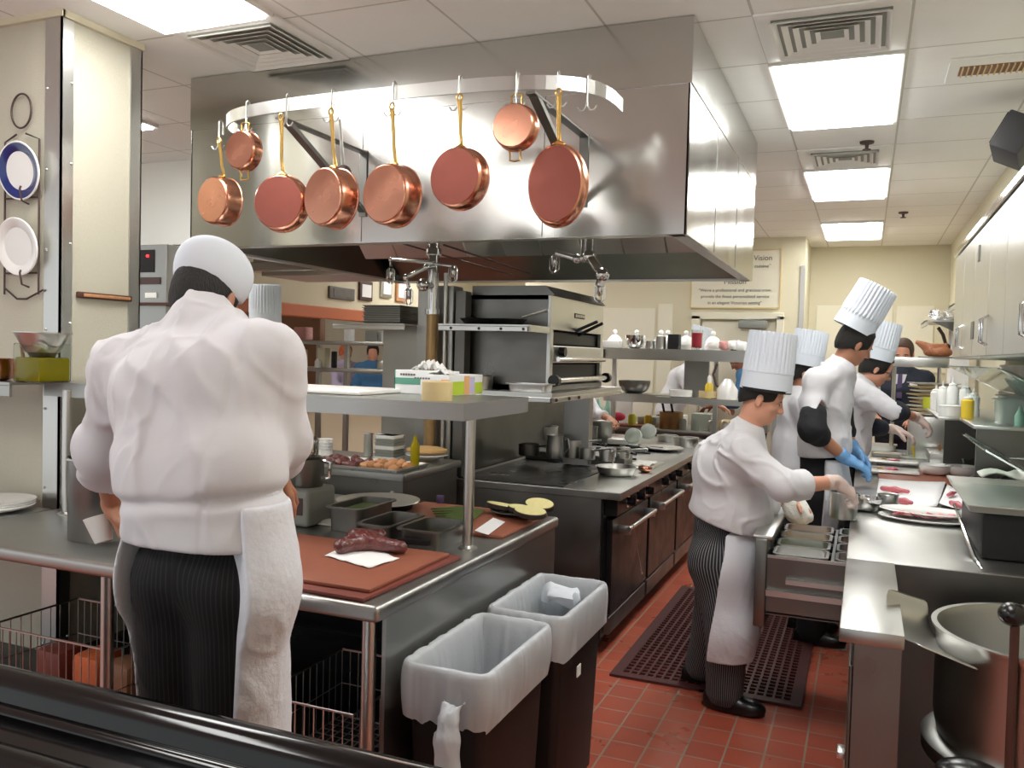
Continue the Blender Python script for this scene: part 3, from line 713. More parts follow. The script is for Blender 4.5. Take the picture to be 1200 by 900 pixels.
def jacket(root,J,hem,vox=.007,bulk=1.0,th=.02,sleeve=(1,1),arm=(.070,.066,.060),depth=.10,width=.10,mat_='cloth_white',amp=.007,seed=0,belly=None,skirt=0.05,neckr=.07,rot=0,name='jacket',up=(0,0,1),fz=5,fx=9,shoulder=.07,extra=[],pinch=None,seam=None,shear=.5):
    nb=Vector(J['neck']); ch=Vector(J['chest']); wa=Vector(J['waist']); pe=Vector(J['pelvis']); sl,sr=Vector(J['sl']),Vector(J['sr'])
    ax=(sr-sl).normalized(); pr=[]
    hl,hr=Vector(J['hipl']),Vector(J['hipr']); hax=(hr-hl).normalized()
    for sg in (-1,0,1):
        pr.append(cone(ch+ax*sg*width*.9,wa+(ax+hax).normalized()*sg*width*.8,depth*bulk,depth*bulk*.98,.08))
        pr.append(cone(wa+(ax+hax).normalized()*sg*width*.8,pe+hax*sg*(width*.85+skirt*.5),depth*bulk*.98,depth*bulk*1.05+skirt*.3,.08))
        pr.append(cone(ch+ax*sg*width*.9,nb+ax*sg*width*.5-Vector((0,0,.03)),depth*bulk,.07,.06))
    pr+=[cone(sl,sr,shoulder,shoulder,.05),cone(sl,nb,shoulder*.9,.055,.05),cone(sr,nb,shoulder*.9,.055,.05)]
    pr.append(cone(nb-Vector((0,0,.02)),nb+(Vector(J['head'])-nb).normalized()*.045,neckr,neckr*.93,.02))
    if belly: pr.append(ell(belly[0],belly[1],.08))
    pr+=extra
    cuts=[]
    for i,(S,E,W) in enumerate((('sl','el','wl'),('sr','er','wr'))):
        S,E,W=Vector(J[S]),Vector(J[E]),Vector(J[W]); q=sleeve[i]
        pr.append(cone(S,E,arm[0],arm[1],.05))
        C_=E.lerp(W,q)
        cuts.append((C_,(W-E).normalized()))
        if q>0:
            pr.append(cone(E,C_,arm[1],arm[2],.03)); pr.append(cone(C_-(W-E).normalized()*.03,C_,arm[2]+.006,arm[2]+.008,.012))
    fo=folds(None,amp,fx,fz,seed,rot,shear=shear)
    neck_top=nb+(Vector(J['head'])-nb).normalized()*.055; nd=(Vector(J['head'])-nb).normalized()
    def post(D,X,Y,Z):
        D=fo(D,X,Y,Z)
        if pinch: 
            zz=Z-(pinch[0].z+(X-pinch[0].x)*pinch[1]); D=D+pinch[2]*np.exp(-(zz/.016)**2)*(np.sqrt((X-pinch[0].x)**2+(Y-pinch[0].y)**2)<pinch[3])
        if seam: D=D+.004*np.exp(-((X-seam[0]-(Z-seam[2])*seam[3])/.006)**2)*(Y<seam[1])
        for C_,d_ in cuts:
            pl=(X-C_[0])*d_[0]+(Y-C_[1])*d_[1]+(Z-C_[2])*d_[2]
            near=np.sqrt((X-C_[0])**2+(Y-C_[1])**2+(Z-C_[2])**2)-.16
            D=np.where(near<0,smax(D,pl,.006),D)
        pl=(X-neck_top[0])*nd[0]+(Y-neck_top[1])*nd[1]+(Z-neck_top[2])*nd[2]
        near=np.sqrt((X-neck_top[0])**2+(Y-neck_top[1])**2+(Z-neck_top[2])**2)-.12
        D=np.where(near<0,smax(D,pl,.008),D)
        # hem plane  (point, normal pointing down)
        hp,hn=hem
        tor=(X-hp[0])*hn[0]+(Y-hp[1])*hn[1]+(Z-hp[2])*hn[2]
        D=smax(D,tor,.01)
        return D
    me=sdf_mesh(pr,vox,post,smooth=1)
    return link(name,me,mat_,root,angle=180)
def trousers(root,J,mat_,vox=.009,bulk=1.0,r=(.115,.095,.085),top=None,amp=.004,seed=9,hem=.03,name='trousers'):
    pr=[]; hl,hr=Vector(J['hipl']),Vector(J['hipr']); pe=Vector(J['pelvis'])
    pr.append(cone(hl,hr,r[0]*bulk,r[0]*bulk,.06)); pr.append(cone(pe,pe+Vector((0,0,.12)),r[0]*bulk,r[0]*bulk,.06))
    for k in 'lr':
        Hp,K,A=Vector(J['hip'+k]),Vector(J['knee'+k]),Vector(J['ank'+k])
        pr+=[cone(Hp,K,r[0]*bulk,r[1]*bulk,.04),cone(K,A,r[1]*bulk,r[2]*bulk,.03)]
    zt=top if top else pe.z+.14
    fo=folds(None,amp,8,3,seed,0)
    def post(D,X,Y,Z):
        D=fo(D,X,Y,Z); return smax(smax(D,Z-zt,.01),hem-Z,.006)
    me=sdf_mesh(pr,vox,post,smooth=1)
    # UV: u = arc length round the leg
    n=len(me.vertices); co=np.empty(n*3,np.float32); me.vertices.foreach_get('co',co); co=co.reshape(-1,3)
    Hc=np.array([(hl+hr)/2]).reshape(3); 
    def uvof(p):
        best=None
        z=p[2]
        cs=[]
        for k in 'lr':
            Hp,K,A=Vector(J['hip'+k]),Vector(J['knee'+k]),Vector(J['ank'+k])
            a,b=(Hp,K) if z>K.z else (K,A); t=min(1,max(0,(a.z-z)/max(1e-3,(a.z-b.z)))); cs.append(a.lerp(b,t))
        return cs
    c0=np.zeros((n,2)); 
    for i in range(n):
        cs=uvof(co[i]); d=[(co[i][0]-c_.x)**2+(co[i][1]-c_.y)**2 for c_ in cs]; c_=cs[int(np.argmin(d))]
        c0[i]=(c_.x,c_.y)
    ang=np.arctan2(co[:,1]-c0[:,1],co[:,0]-c0[:,0])
    uvl=me.uv_layers.new(name='UVMap'); li=np.empty(len(me.loops),np.int32); me.loops.foreach_get('vertex_index',li)
    U=ang[li]*.115
    U=U.reshape(-1,4); U0=U[:,:1]; U=U+np.round((U0-U)/(2*PI*.115))*(2*PI*.115); U=U.ravel()
    uv=np.stack([U,co[li,2]],1).astype(np.float32); uvl.data.foreach_set('uv',uv.ravel())
    return link(name,me,mat_,root,angle=180)
def wrap_apron(root,J,z0,z1,front,vox=.007,r=(.13,.125,.12),thick=.008,open_dot=.25,mat_='apron_white',flare=.02,amp=.004,seed=4,name='apron',bulk=1.0,center=None,back=.0,extra=[],lft=None,tslope=0.0):
    """sheet wrapped around the hips, open at the back: shell of the leg shape kept where front side"""
    hl,hr=Vector(J['hipl']),Vector(J['hipr']); ka=(Vector(J['kneel'])+Vector(J['kneer']))/2; an=(Vector(J['ankl'])+Vector(J['ankr']))/2
    pe=Vector(J['pelvis']); pr=[]
    w=(hr-hl)
    kl=ka-w/2; kr=ka+w/2; al=an-w/2; ar=an+w/2
    for a,b,ra,rb in ((hl,kl,r[0],r[1]),(hr,kr,r[0],r[1]),(kl,al,r[1]+flare*.5,r[2]+flare),(kr,ar,r[1]+flare*.5,r[2]+flare),(hl,hr,r[0],r[0]),(kl,kr,r[1],r[1]),(al,ar,r[2]+flare,r[2]+flare),(pe,pe+Vector((0,0,.16)),r[0],r[0]),(hl,hl+Vector((0,0,.16)),r[0],r[0]*.95),(hr,hr+Vector((0,0,.16)),r[0],r[0]*.95)):
        pr.append(cone(a,b,ra*bulk,rb*bulk,.08))
    pr+=extra
    fo=folds(None,amp,10,2.2,seed,0); fr=Vector(front).normalized()
    def post(D,X,Y,Z):
        D=fo(D,X,Y,Z); sh=D
        t=np.clip((pe.z-Z)/max(.1,pe.z-an.z),0,1); cx=pe.x+(an.x-pe.x)*t; cy=pe.y+(an.y-pe.y)*t
        side=-((X-cx)*fr.x+(Y-cy)*fr.y)-open_dot-tslope*t
        if lft is not None: side=np.minimum(side,(X-cx)+lft)
        return smax(smax(smax(sh,Z-z1,.003),z0-Z,.003),side,.003)
    me=sdf_mesh(pr,vox,post,smooth=1)
    return link(name,me,mat_,root,angle=180)
def shoe(root,a,toe,name='shoe',L=.29,w=.052,mat_='shoe_black'):
    a=Vector(a); d=Vector((toe[0],toe[1],0)).normalized(); x=Vector((-d.y,d.x,0))
    hz=a-d*.06; R=np.array([[x.x,d.x,0],[x.y,d.y,0],[0,0,1]])
    pr=[cone((hz.x,hz.y,.045),(hz.x+d.x*.10,hz.y+d.y*.10,.05),.042,.044,.03),ell((hz.x+d.x*(L-.12),hz.y+d.y*(L-.12),.038),(w,.085,.036),.04,R),cone((a.x,a.y,.06),(a.x,a.y,.12),.048,.05,.03),
        ell((hz.x+d.x*.10,hz.y+d.y*.10,.012),(w*.95,.15,.02),.02,R)]
    def post(D,X,Y,Z): return smax(D,.001-Z,.004)
    return link(name,sdf_mesh(pr,.006,post,smooth=1),mat_,root,angle=180)
def hair_cap(root,J,mat_='hair_black',front=.055,low=-.03,hs=1.0,thick=.010,vox=.005,name='hair',side_low=None):
    f,u,r=frame(J['hf'],J['hu']); c=Vector(J['head']); R=Rm(f,u,r)
    P=lambda x,y,z: c+(r*x+f*y+u*z)*hs
    pr=[ell(P(0,-.014,.028),(.076*hs+thick,.097*hs+thick,.092*hs+thick),.02,R), ell(P(0,-.045,-.035),(.058*hs+thick,.050*hs+thick,.06*hs+thick),.04,R)]
    def post(D,X,Y,Z):
        y=(X-c.x)*f.x+(Y-c.y)*f.y+(Z-c.z)*f.z; z=(X-c.x)*u.x+(Y-c.y)*u.y+(Z-c.z)*u.z
        D=D-.002*vnoise(X*90,Y*90,Z*60)
        cutf=np.minimum(y-front*hs, y*1.0+.012-(z-.012)*1.2)   # front hair line, and in front of the ear
        D=smax(D,cutf,.006)
        return smax(D,(low*hs-z)-np.clip(-y-.03,0,.1)*.8,.006)
    return link(name,sdf_mesh(pr,vox,post,smooth=1),mat_,root,angle=180)
def eyes(root,J,hs=1.0,closed=False):
    f,u,r=frame(J['hf'],J['hu']); c=Vector(J['head'])
    for sg in (1,-1):
        p=c+(r*sg*.031+f*.0745+u*.0)*hs
        s=MB(); s.sphere(p,.011*hs,12); s.build('eye','white_plastic',root)
        s=MB(); s.sphere(p+(f*.0075-u*.002)*hs,.0055*hs,10); s.build('iris','hair_brown',root)
        s=MB(); e=[c+(r*(sg*.031+dx)+f*(.088-abs(dx)*.25)+u*(.0165-abs(dx)*.15))*hs for dx in (-.02,-.007,.007,.02)]; s.tube(e,[.0015,.003,.003,.0015],6); s.build('eyebrow','hair_black',root)
        s=MB(); e=[c+(r*(sg*.031+dx)+f*(.0855-abs(dx)*.3)+u*(.004-abs(dx)*.2))*hs for dx in (-.014,-.005,.005,.014)]; s.tube(e,.0018,6); s.build('eyelash','hair_black',root)
# =================================================================== LEFT PASS TABLE
TZ=.92
def rolled_top(s,x0,x1,y0,y1,z,th=.05):
    s.box(x0,x1,y0,y1,z-th,z,bev=.016,seg=4)
pt=thing('prep_table','long stainless prep table with cutting boards in front of the cook line','table',(-2.2,2.8,0))
s=MB(); rolled_top(s,-3.24,-1.25,2.07,3.62,TZ); s.build('table_top','table_steel',pt)
s=MB(); rolled_top(s,-4.4,-3.25,2.07,2.66,TZ); s.build('table_top','table_steel',pt)
s=MB(); s.box(-1.275,-1.262,2.14,3.60,.06,TZ-.05); s.build('side_panel','table_steel',pt,smooth=False)
s=MB(); s.box(-4.3,-1.28,3.55,3.58,.05,TZ-.05); s.build('back_panel','oven_black',pt,smooth=False)  # near-black colour stands in for the shade under the table
s=MB(); s.box(-4.3,-1.34,2.2,3.5,.24,.26,bev=.005); s.build('undershelf','oven_black',pt)  # under-table shade put into the colour here too
for (x,y) in ((-1.315,2.135),(-2.35,2.135),(-3.3,2.135),(-4.3,2.135),(-1.33,3.5)):
    s=MB(); s.rod((x,y,.03),(x,y,TZ-.04),.0215,16).lathe([(.012,0),(.03,.0),(.032,.02),(.022,.035)],(x,y,0),n=16); s.build('leg','steel',pt)
SH=1.475
os_=thing('pass_shelf','stainless pass shelf over the prep table, holding glove boxes and oil jar','shelf',(-2.2,2.86,TZ))
s=MB(); s.box(-3.24,-1.25,2.6,3.2,SH-.012,SH).box(-3.24,-1.25,2.6,2.615,SH-.06,SH-.0122).box(-3.24,-1.25,3.185,3.2,SH-.06,SH-.012,bev=.003).box(-1.265,-1.25,2.6152,3.1848,SH-.06,SH-.0122)
s.build('shelf_board','table_steel',os_,smooth=False)
s=MB(); s.box(-4.4,-3.24,2.44,2.68,SH-.012,SH).box(-4.4,-3.24,2.44,2.455,SH-.06,SH-.012,bev=.003); s.build('shelf_board','table_steel',os_,smooth=False)
s=MB(); s.box(-3.22,-1.30,2.79,2.87,SH-.05,SH-.012); s.build('shelf_rib','dark_steel',os_,smooth=False)
for (x,y) in ((-1.345,2.86),(-3.10,2.60)):
    s=MB(); s.rod((x,y,TZ),(x,y,SH-.03),.0195,18).lathe([(.036,0),(.036,.004),(.024,.01),(.0195,.012)],(x,y,TZ),n=18); s.build('post','steel',os_)
# ---- containers
def hotel_pan(name,lab,x0,x1,y0,y1,z,h,m_='dark_steel',food=None,rz=0,cat='pan',grp=None,lip=.014,foodmat=None):
    c=((x0+x1)/2,(y0+y1)/2,z); t=thing(name,lab,cat,c,grp) if food is not None else None
    s=MB(); cx,cy=c[0],c[1]; hx_,hy_=(x1-x0)/2,(y1-y0)/2
    def ring(ax,ay,zz,r=.03,n=5):
        o=[]
        for (sx,sy,a0) in ((1,1,0),(-1,1,PI/2),(-1,-1,PI),(1,-1,1.5*PI)):
            for k in range(n):
                a=a0+PI/2*k/(n-1); o.append(Vector((cx+sx*(ax-r)+r*math.cos(a),cy+sy*(ay-r)+r*math.sin(a),zz)))
        return o
    tp=.93
    s.loft([ring((hx_-lip)*tp,(hy_-lip)*tp,z,.02),ring(hx_-lip,hy_-lip,z+h-.004),ring(hx_,hy_,z+h-.006,.035),ring(hx_,hy_,z+h,.035),ring(hx_-lip-.002,hy_-lip-.002,z+h,.03),ring((hx_-lip)*tp-.003,(hy_-lip)*tp-.003,z+.003,.02)])
    if rz: s.xf(rotz(rz,(cx,cy,0)))
    if food is None: return tag(s.build(name,m_),lab,cat,grp)
    s.build('pan_shell',m_,t)
    s=MB(); zz=z+h*food; fr_=tp+(1-tp)*food-.035
    a=[ring((hx_-lip)*.89,(hy_-lip)*.89,z+.006,.02),ring((hx_-lip)*fr_,(hy_-lip)*fr_,zz-.004,.02),ring((hx_-lip)*.82,(hy_-lip)*.82,zz+.003,.02),ring(.004,.004,zz+.006,.001)]
    s.loft(a)
    if rz: s.xf(rotz(rz,(cx,cy,0)))
    s.jitter(.003,30); s.build('contents',foodmat or 'herb_green',t)
    return t
def lathe_obj(name,lab,cat,m_,prof,c,n=32,grp=None,sx=1,sy=1,rz=0,tilt=None):
    s=MB(); s.lathe(prof,(0,0,0),n=n,sx=sx,sy=sy)
    M=Matrix.Translation(Vector(c))@Matrix.Rotation(rz,4,'Z')
    if tilt: M=M@Matrix.Rotation(tilt[0],4,'X')@Matrix.Rotation(tilt[1],4,'Y')
    s.xf(M); return tag(s.build(name,m_),lab,cat,grp)
def bowlprof(r,h,t=.002,foot=.4): 
    o=[(r*foot,0)]+[(r*foot+(r-r*foot)*math.sin(a),h*(1-math.cos(a))) for a in np.linspace(.15,PI/2,8)]
    return o+[(r+t,h),(r-t,h)]+[(r*foot+(r-r*foot)*math.sin(a)-t*1.5,h*(1-math.cos(a))+t*1.5) for a in np.linspace(PI/2-.05,.15,8)]+[(0,t*1.6)]
def potprof(r,h,t=.002): return [(r*.97,0),(r,.006),(r,h),(r+.004,h+.002),(r+.003,h+.004),(r-t,h+.002),(r-t,t+.006),(r*.95,t),(0,t)]
def plateprof(r): return [(r*.55,0),(r*.6,.004),(r*.97,.016),(r,.019),(r*.99,.022),(r*.72,.012),(r*.6,.008),(0,.007)]
# jar of oil with funnel strainer
c=Vector((PY(50,400,2.56).x,2.56,SH))
t=thing('oil_container','clear square container of yellow oil holding a steel strainer, on the shelf','container',c)
s=MB(); hw=.078; 
s.box(c.x-hw,c.x+hw,c.y-hw,c.y+hw,SH,SH+.165,bev=.012); fs=[f for f in s.bm.faces if f.calc_center_median().z>SH+.160]; bmesh.ops.delete(s.bm,geom=fs,context='FACES'); s.build('clear_box','glass',t,solid=.003)
s=MB(); s.box(c.x-hw+.004,c.x+hw-.004,c.y-hw+.004,c.y+hw-.004,SH+.004,SH+.105,bev=.01); s.build('oil','oil',t)
t=thing('strainer','steel funnel strainer resting on the jar of yellow oil','strainer',(c.x,c.y,SH+.16))
s=MB(); s.lathe([(.062,.125),(.070,.135),(.108,.205),(.116,.206),(.116,.210),(.106,.209),(.068,.137)],(c.x,c.y,SH),n=40); s.build('cone','steel',t)
s=MB(); s.lathe([(.0,.06),(.02,.065),(.045,.10),(.064,.137),(.060,.137),(.04,.10),(.0,.064)],(c.x,c.y,SH),n=32); s.build('mesh_basket','dark_steel',t)
s=MB(); s.tube([(c.x-.05,c.y-.03,SH+.03),(c.x-.075,c.y-.03,SH+.10),(c.x-.10,c.y-.03,SH+.2)],.007,8); tag(s.build('wooden_spoon','roast_tan'),'wooden spoon handle standing in the oil jar','spoon')
# hand-held copper pot at the very left edge
c=PY(-8,393,2.5); lathe_obj('copper_pot','rounded copper pot cut off by the left edge above the shelf','pot','copper',[(.05,0),(.075,.01),(.08,.05),(.076,.09),(.079,.095),(.07,.095),(.07,.02),(0,.012)],(c.x,c.y,SH),n=32)
# white tray / board on shelf
c=PZ(398,458,SH)
s=MB(); s.box(c.x-.30,c.x+.27,2.72,3.08,SH+.001,SH+.018,bev=.008); tag(s.build('white_cutting_board','white_plastic'),'white cutting board lying flat on the pass shelf','cutting board')
# tape roll / beige crock
c=PZ(502,470,SH)+Vector((0,.065,0))
lathe_obj('tape_roll','wide roll of beige tape standing at the edge of the pass shelf','tape roll','beige_ceramic',[(.054,0),(.055,.002),(.055,.066),(.053,.068),(.040,.068),(.039,.002),(.04,0)],(c.x,c.y,SH),n=40)
def carton(lab,x0,x1,y0,y1,h,pr,rz,tissue=True,txt='SYNTHETIC'):
    cx,cy=(x0+x1)/2,(y0+y1)/2; t=thing('glove_box',lab,'box',(cx,cy,SH),'glove boxes on the pass shelf')
    R=rotz(rz,(cx,cy,0)); s=MB(); s.box(x0,x1,y0,y1,SH+.0005,SH+h,bev=.002); s.xf(R); s.build('carton','cardboard_white',t,smooth=False)
    for (a,b,z0,z1,m_) in pr:
        s=MB(); s.box(x0+a*(x1-x0),x0+b*(x1-x0),y0-.0012,y0,SH+h*z0,SH+h*z1); s.xf(R); s.build('print_band',m_,t,smooth=False)
    s=MB(); s.box(x1,x1+.0012,y0+.004,y1-.004,SH+.006,SH+h*.55); s.xf(R); s.build('side_print',pr[-1][4],t,smooth=False)
    
    for k_ in range(6): s=MB(); s.box(cx-.09+.012*k_,cx-.081+.012*k_,y0-.0022,y0-.0012,SH+h*.78,SH+h*.86); s.xf(R); s.build('printed_mark','text_grey',t,smooth=False)
    if tissue:
        s=MB(); n=14; rows=[]
        for i in range(n):
            rows.append([Vector((cx-.06+.012*i,cy-.03+.006*j,SH+h+.002+(.035*abs(math.sin(i*.9+j*.7))+.012*math.sin(j*2.1))*math.sin(PI*i/(n-1)))) for j in range(9)])
        s.sheet(rows); s.xf(R); s.build('loose_glove','white_plastic',t,solid=.002)
    return t
x0=PY(462,455,3.02).x
carton('white and green glove box with crumpled white gloves on top, on the shelf',x0,x0+.235,3.02,3.14,.095,[(.0,1,.40,.68,'green_print'),(0,.02,0,1,'green_print')],0)
c=PZ(526,465,SH)
t=carton('glove box with lime and orange print beside the tape roll',c.x-.125,c.x,c.y,c.y+.31,.082,[(.0,.6,.05,.95,'cardboard_white'),(.72,1,.05,.8,'orange_print')],0,tissue=False)
for (a,b,z0,z1,m_) in ((.0,.42,.05,.70,'lime_print'),(.42,.58,.05,.95,'orange_print'),(.74,.98,.08,.62,'lime_print'),(.58,.74,.1,.9,'lavender')):
    s=MB(); s.box(c.x+.0012,c.x+.0022,c.y+.31*a,c.y+.31*b,SH+.082*z0,SH+.082*z1); s.build('print_patch',m_,t,smooth=False)
s=MB(); rows=[]
for i in range(10): rows.append([Vector((c.x-.11+.011*i,c.y+.03+.008*j,SH+.084+(.022*abs(math.sin(i*.9+j*.7)))*math.sin(PI*i/9))) for j in range(9)])
s.sheet(rows); s.build('loose_glove','white_plastic',t,solid=.002)
# crumpled white cloth behind
c=PZ(490,445,SH); s=MB(); s.sphere((-1.78,3.04,SH+.105),.05,20,(1.3,.6,.45)); s.jitter(.02,25); 
s.bm.free()
# ---- things on the table
s=MB(); s.box(-2.02,-1.30,2.10,2.70,TZ+.001,TZ+.013,bev=.004); s.xf(rotz(math.radians(-2),(-1.6,2.4,0))); t=tag(s.build('cutting_board','board_red'),'lower red-brown cutting board under the front board','cutting board')
s=MB(); s.box(-2.05,-1.32,2.14,2.66,TZ+.0135,TZ+.026,bev=.004); t=tag(s.build('cutting_board','board_brown'),'front orange-brown cutting board with the raw meat','cutting board')
s=MB(); s.box(-1.92,-1.29,3.06,3.58,TZ+.001,TZ+.014,bev=.004); t=tag(s.build('cutting_board','board_brown'),'rear orange-brown cutting board beside the shelf post','cutting board')
BZ=TZ+.026
# paper & meat
c=PZ(432,655,BZ)
s=MB(); rows=[]
P_=[PZ(380,652,BZ),PZ(432,667,BZ),PZ(468,656,BZ),PZ(420,638,BZ)]
for i in range(9):
    rows.append([P_[0].lerp(P_[1],i/8).lerp(P_[3].lerp(P_[2],i/8),j/8)+Vector((0,0,.002+.004*abs(math.sin(i*1.1+j*.6)))) for j in range(9)])
s.sheet(rows); tag(s.build('paper_sheet','paper',solid=.001),'white paper under the raw meat on the front board','paper')
me=sdf_mesh([cone(PZ(400,650,BZ)+Vector((0,0,.03)),PZ(425,645,BZ)+Vector((0,0,.034)),.028,.032,.03),cone(PZ(425,645,BZ)+Vector((0,0,.034)),PZ(470,650,BZ)+Vector((0,0,.024)),.032,.022,.03),cone(PZ(412,640,BZ)+Vector((0,.02,.03)),PZ(440,640,BZ)+Vector((0,.03,.03)),.03,.026,.03)],.004,folds(None,.009,30,30,2))
o=link('raw_meat',me,'meat_dark',angle=180); tag(o,'dark glossy piece of raw meat on white paper on the front board','meat')
def knife(lab,a,b,z,blade=.18,handle_m='black_plastic',grp=None):
    a=Vector(a);b=Vector(b);d=(b-a).normalized(); n=Vector((-d.y,d.x,0)); t=thing('kitchen_knife',lab,'knife',(a.x,a.y,z),grp)
    s=MB(); s.loft([[a+n*.010+Vector((0,0,.018)),a-n*.010+Vector((0,0,.018)),a-n*.010+Vector((0,0,.002)),a+n*.010+Vector((0,0,.002))],[a+d*.06+n*.013+Vector((0,0,.020)),a+d*.06-n*.013+Vector((0,0,.02)),a+d*.06-n*.013+Vector((0,0,.002)),a+d*.06+n*.013+Vector((0,0,.002))],[a+d*.12+n*.012+Vector((0,0,.018)),a+d*.12-n*.010+Vector((0,0,.018)),a+d*.12-n*.010+Vector((0,0,.004)),a+d*.12+n*.012+Vector((0,0,.004))]]); s.build('handle',handle_m,t)
    e=a+d*.12; s=MB(); s.loft([[e+n*.02+Vector((0,0,.010)),e-n*.014+Vector((0,0,.010)),e-n*.014+Vector((0,0,.008)),e+n*.02+Vector((0,0,.008))],[e+d*blade*.6+n*.018+Vector((0,0,.010)),e+d*blade*.6-n*.012+Vector((0,0,.010)),e+d*blade*.6-n*.012+Vector((0,0,.008)),e+d*blade*.6+n*.018+Vector((0,0,.008))],[e+d*blade-n*.010+Vector((0,0,.010)),e+d*blade-n*.012+Vector((0,0,.010)),e+d*blade-n*.012+Vector((0,0,.008)),e+d*blade-n*.010+Vector((0,0,.008))]]); s.build('blade','steel',t,smooth=False)
    return t
knife('black-handled knife lying behind the meat on the front board',PZ(503,640,BZ),PZ(440,634,BZ),BZ)
# hotel pans between boards
hotel_pan('steel_pan','taller narrow dark steel pan holding a pale scoop, left of the pan trio',-1.98,-1.80,2.84,3.14,TZ+.001,.10,'dark_steel',.75,foodmat='herb_green')
hotel_pan('steel_pan','empty dark steel pan in the middle of the trio on the prep table',-1.76,-1.60,2.72,3.02,TZ+.001,.075,'dark_steel',.25,foodmat='griddle')
hotel_pan('steel_pan','shallow steel pan nearest the shelf post on the prep table',-1.585,-1.39,2.72,2.98,TZ+.001,.075,'dark_steel',.3,foodmat='herb_green')
# bundle of herbs with purple band and paper
c=PZ(490,598,TZ+.02)
s=MB()
for i in range(16):
    a=PZ(505+i*.6,598+i*.9,TZ+.02); b=PZ(568-i*1.2,600+i*1.0,TZ+.02); s.tube([a+Vector((0,0,.006+.004*(i%3))),a.lerp(b,.5)+Vector((0,0,.02)),b+Vector((0,0,.006))],.004,6)
tag(s.build('herb_bundle','herb_green'),'bundle of green herb stems on the rear board','herbs')
c=PZ(516,588,TZ+.02); s=MB(); s.box(c.x-.018,c.x+.018,c.y-.012,c.y+.012,TZ+.0145,TZ+.05,bev=.004,M=rotz(.5,c)); tag(s.build('purple_band','purple_cloth'),'purple strap end lying on the rear board','strap')
s=MB(); P_=[PZ(556,622,TZ+.016),PZ(572,627,TZ+.016),PZ(592,612,TZ+.016),PZ(578,607,TZ+.016)]
s.loft([[p+Vector((0,0,.0)) for p in P_],[p+Vector((0,0,.0015)) for p in P_]]); tag(s.build('paper_slip','paper',smooth=False),'white paper slip right of the shelf post on the rear board','paper')
# dark plate with eggplant slices
c=PZ(607,601,TZ+.02); lathe_obj('dark_plate','dark plate under the eggplant slices at the table end','plate','dark_steel',plateprof(.125),(c.x,c.y,TZ+.0145),n=40)
for i,(du,dv,r,lab) in enumerate(((-19,-8,.062,'big round pale eggplant slice on the dark plate, at left'),(4,-3,.052,'small eggplant slice in the middle of the dark plate'),(14,2,.060,'front eggplant slice on the dark plate'),(25,-5,.055,'rightmost eggplant slice on the dark plate'))):
    p=PZ(607+du,601+dv,TZ+.05); t=thing('eggplant_slice',lab,'eggplant slice',(p.x,p.y,TZ+.035),'eggplant slices on the dark plate')
    T=Matrix.Translation((p.x,p.y,TZ+.037+.006*i))@Matrix.Rotation(.12*(i-1),4,'X')@Matrix.Rotation(.1,4,'Y')
    s=MB(); s.lathe([(r*.95,-.001),(r,.002),(r,.018),(r*.97,.020)],n=28,sx=1.2); s.xf(T); s.build('skin','eggplant_skin',t)
    s=MB(); s.lathe([(r*.955,.0195),(r*.94,.022),(.0,.0225)],n=28,sx=1.2); s.xf(T); s.build('flesh','eggplant_flesh',t)
# appliance (immersion/processor) beside chef
c=PZ(350,606,TZ); c=Vector((-2.14,2.95,TZ))
t=thing('food_processor','grey food processor base with a dark steel top beside the big chef','food processor',c)
s=MB(); s.box(c.x-.085,c.x+.085,c.y-.10,c.y+.10,TZ+.001,TZ+.155,bev=.02,seg=4); s.build('motor_base','grey_plastic',t)
s=MB(); s.lathe([(.07,.155),(.075,.17),(.075,.27),(.06,.28),(.0,.28)],(c.x,c.y,TZ),n=32); s.build('bowl','dark_steel',t)
s=MB(); s.lathe([(.03,.28),(.034,.30),(.034,.35),(.025,.36),(0,.36)],(c.x+.02,c.y,TZ),n=20); s.tube([(c.x+.07,c.y,TZ+.19),(c.x+.115,c.y,TZ+.2),(c.x+.12,c.y,TZ+.26),(c.x+.075,c.y,TZ+.27)],.009,8); s.build('feed_tube','chrome',t)
s=MB(); s.box(c.x+.02,c.x+.06,c.y-.103,c.y-.1,TZ+.05,TZ+.12,bev=.001); s.build('label_plate','iron',t,smooth=False)
# plates
lathe_obj('round_tray','large pale round tray behind the narrow pans','tray','steel',plateprof(.19),(-2.02,3.33,TZ+.03),n=48); 
lathe_obj('dark_bowl','dark low bowl under the pale round tray','bowl','black_plastic',[(.12,0),(.15,.006),(.16,.03),(.0,.03)],(-2.02,3.33,TZ),n=36)
s=MB(); s.lathe([(.075,0),(.078,.006),(.05,.014),(0,.016)],(-2.03,3.0,TZ+.002),n=24,sx=1.4); s.jitter(.006,20); tag(s.build('folded_cloth','towel'),'small crumpled beige cloth by the processor','cloth')
# left part of the table
lathe_obj('white_plate','stack of wide white plates at the left edge of the table','plate stack','china',[(.10,0),(.16,.02),(.165,.026),(.16,.03),(.165,.036),(.16,.04),(.168,.048),(.12,.036),(0,.034)],(-3.42,2.5,TZ),n=40)
c=PZ(28,575,TZ); s=MB(); s.sphere((c.x,c.y+.05,TZ+.02),.05,20,(1.3,.8,.4)); s.jitter(.025,22); tag(s.build('crumpled_paper','paper'),'crumpled pale paper near the left table edge','paper')
c=Vector((-2.93,2.86,TZ)); lathe_obj('steel_canister','tall steel canister behind the shelf post at left','canister','steel',potprof(.055,.16),c)
c=Vector((-3.02,3.0,TZ)); lathe_obj('steel_canister','second steel canister half hidden behind the left post','canister','steel',potprof(.05,.13),c)
c=Vector((-3.03,2.78,TZ)); s=MB(); s.box(c.x-.07,c.x+.06,c.y-.03,c.y+.09,TZ+.001,TZ+.15,bev=.01); 
s.bm.free()
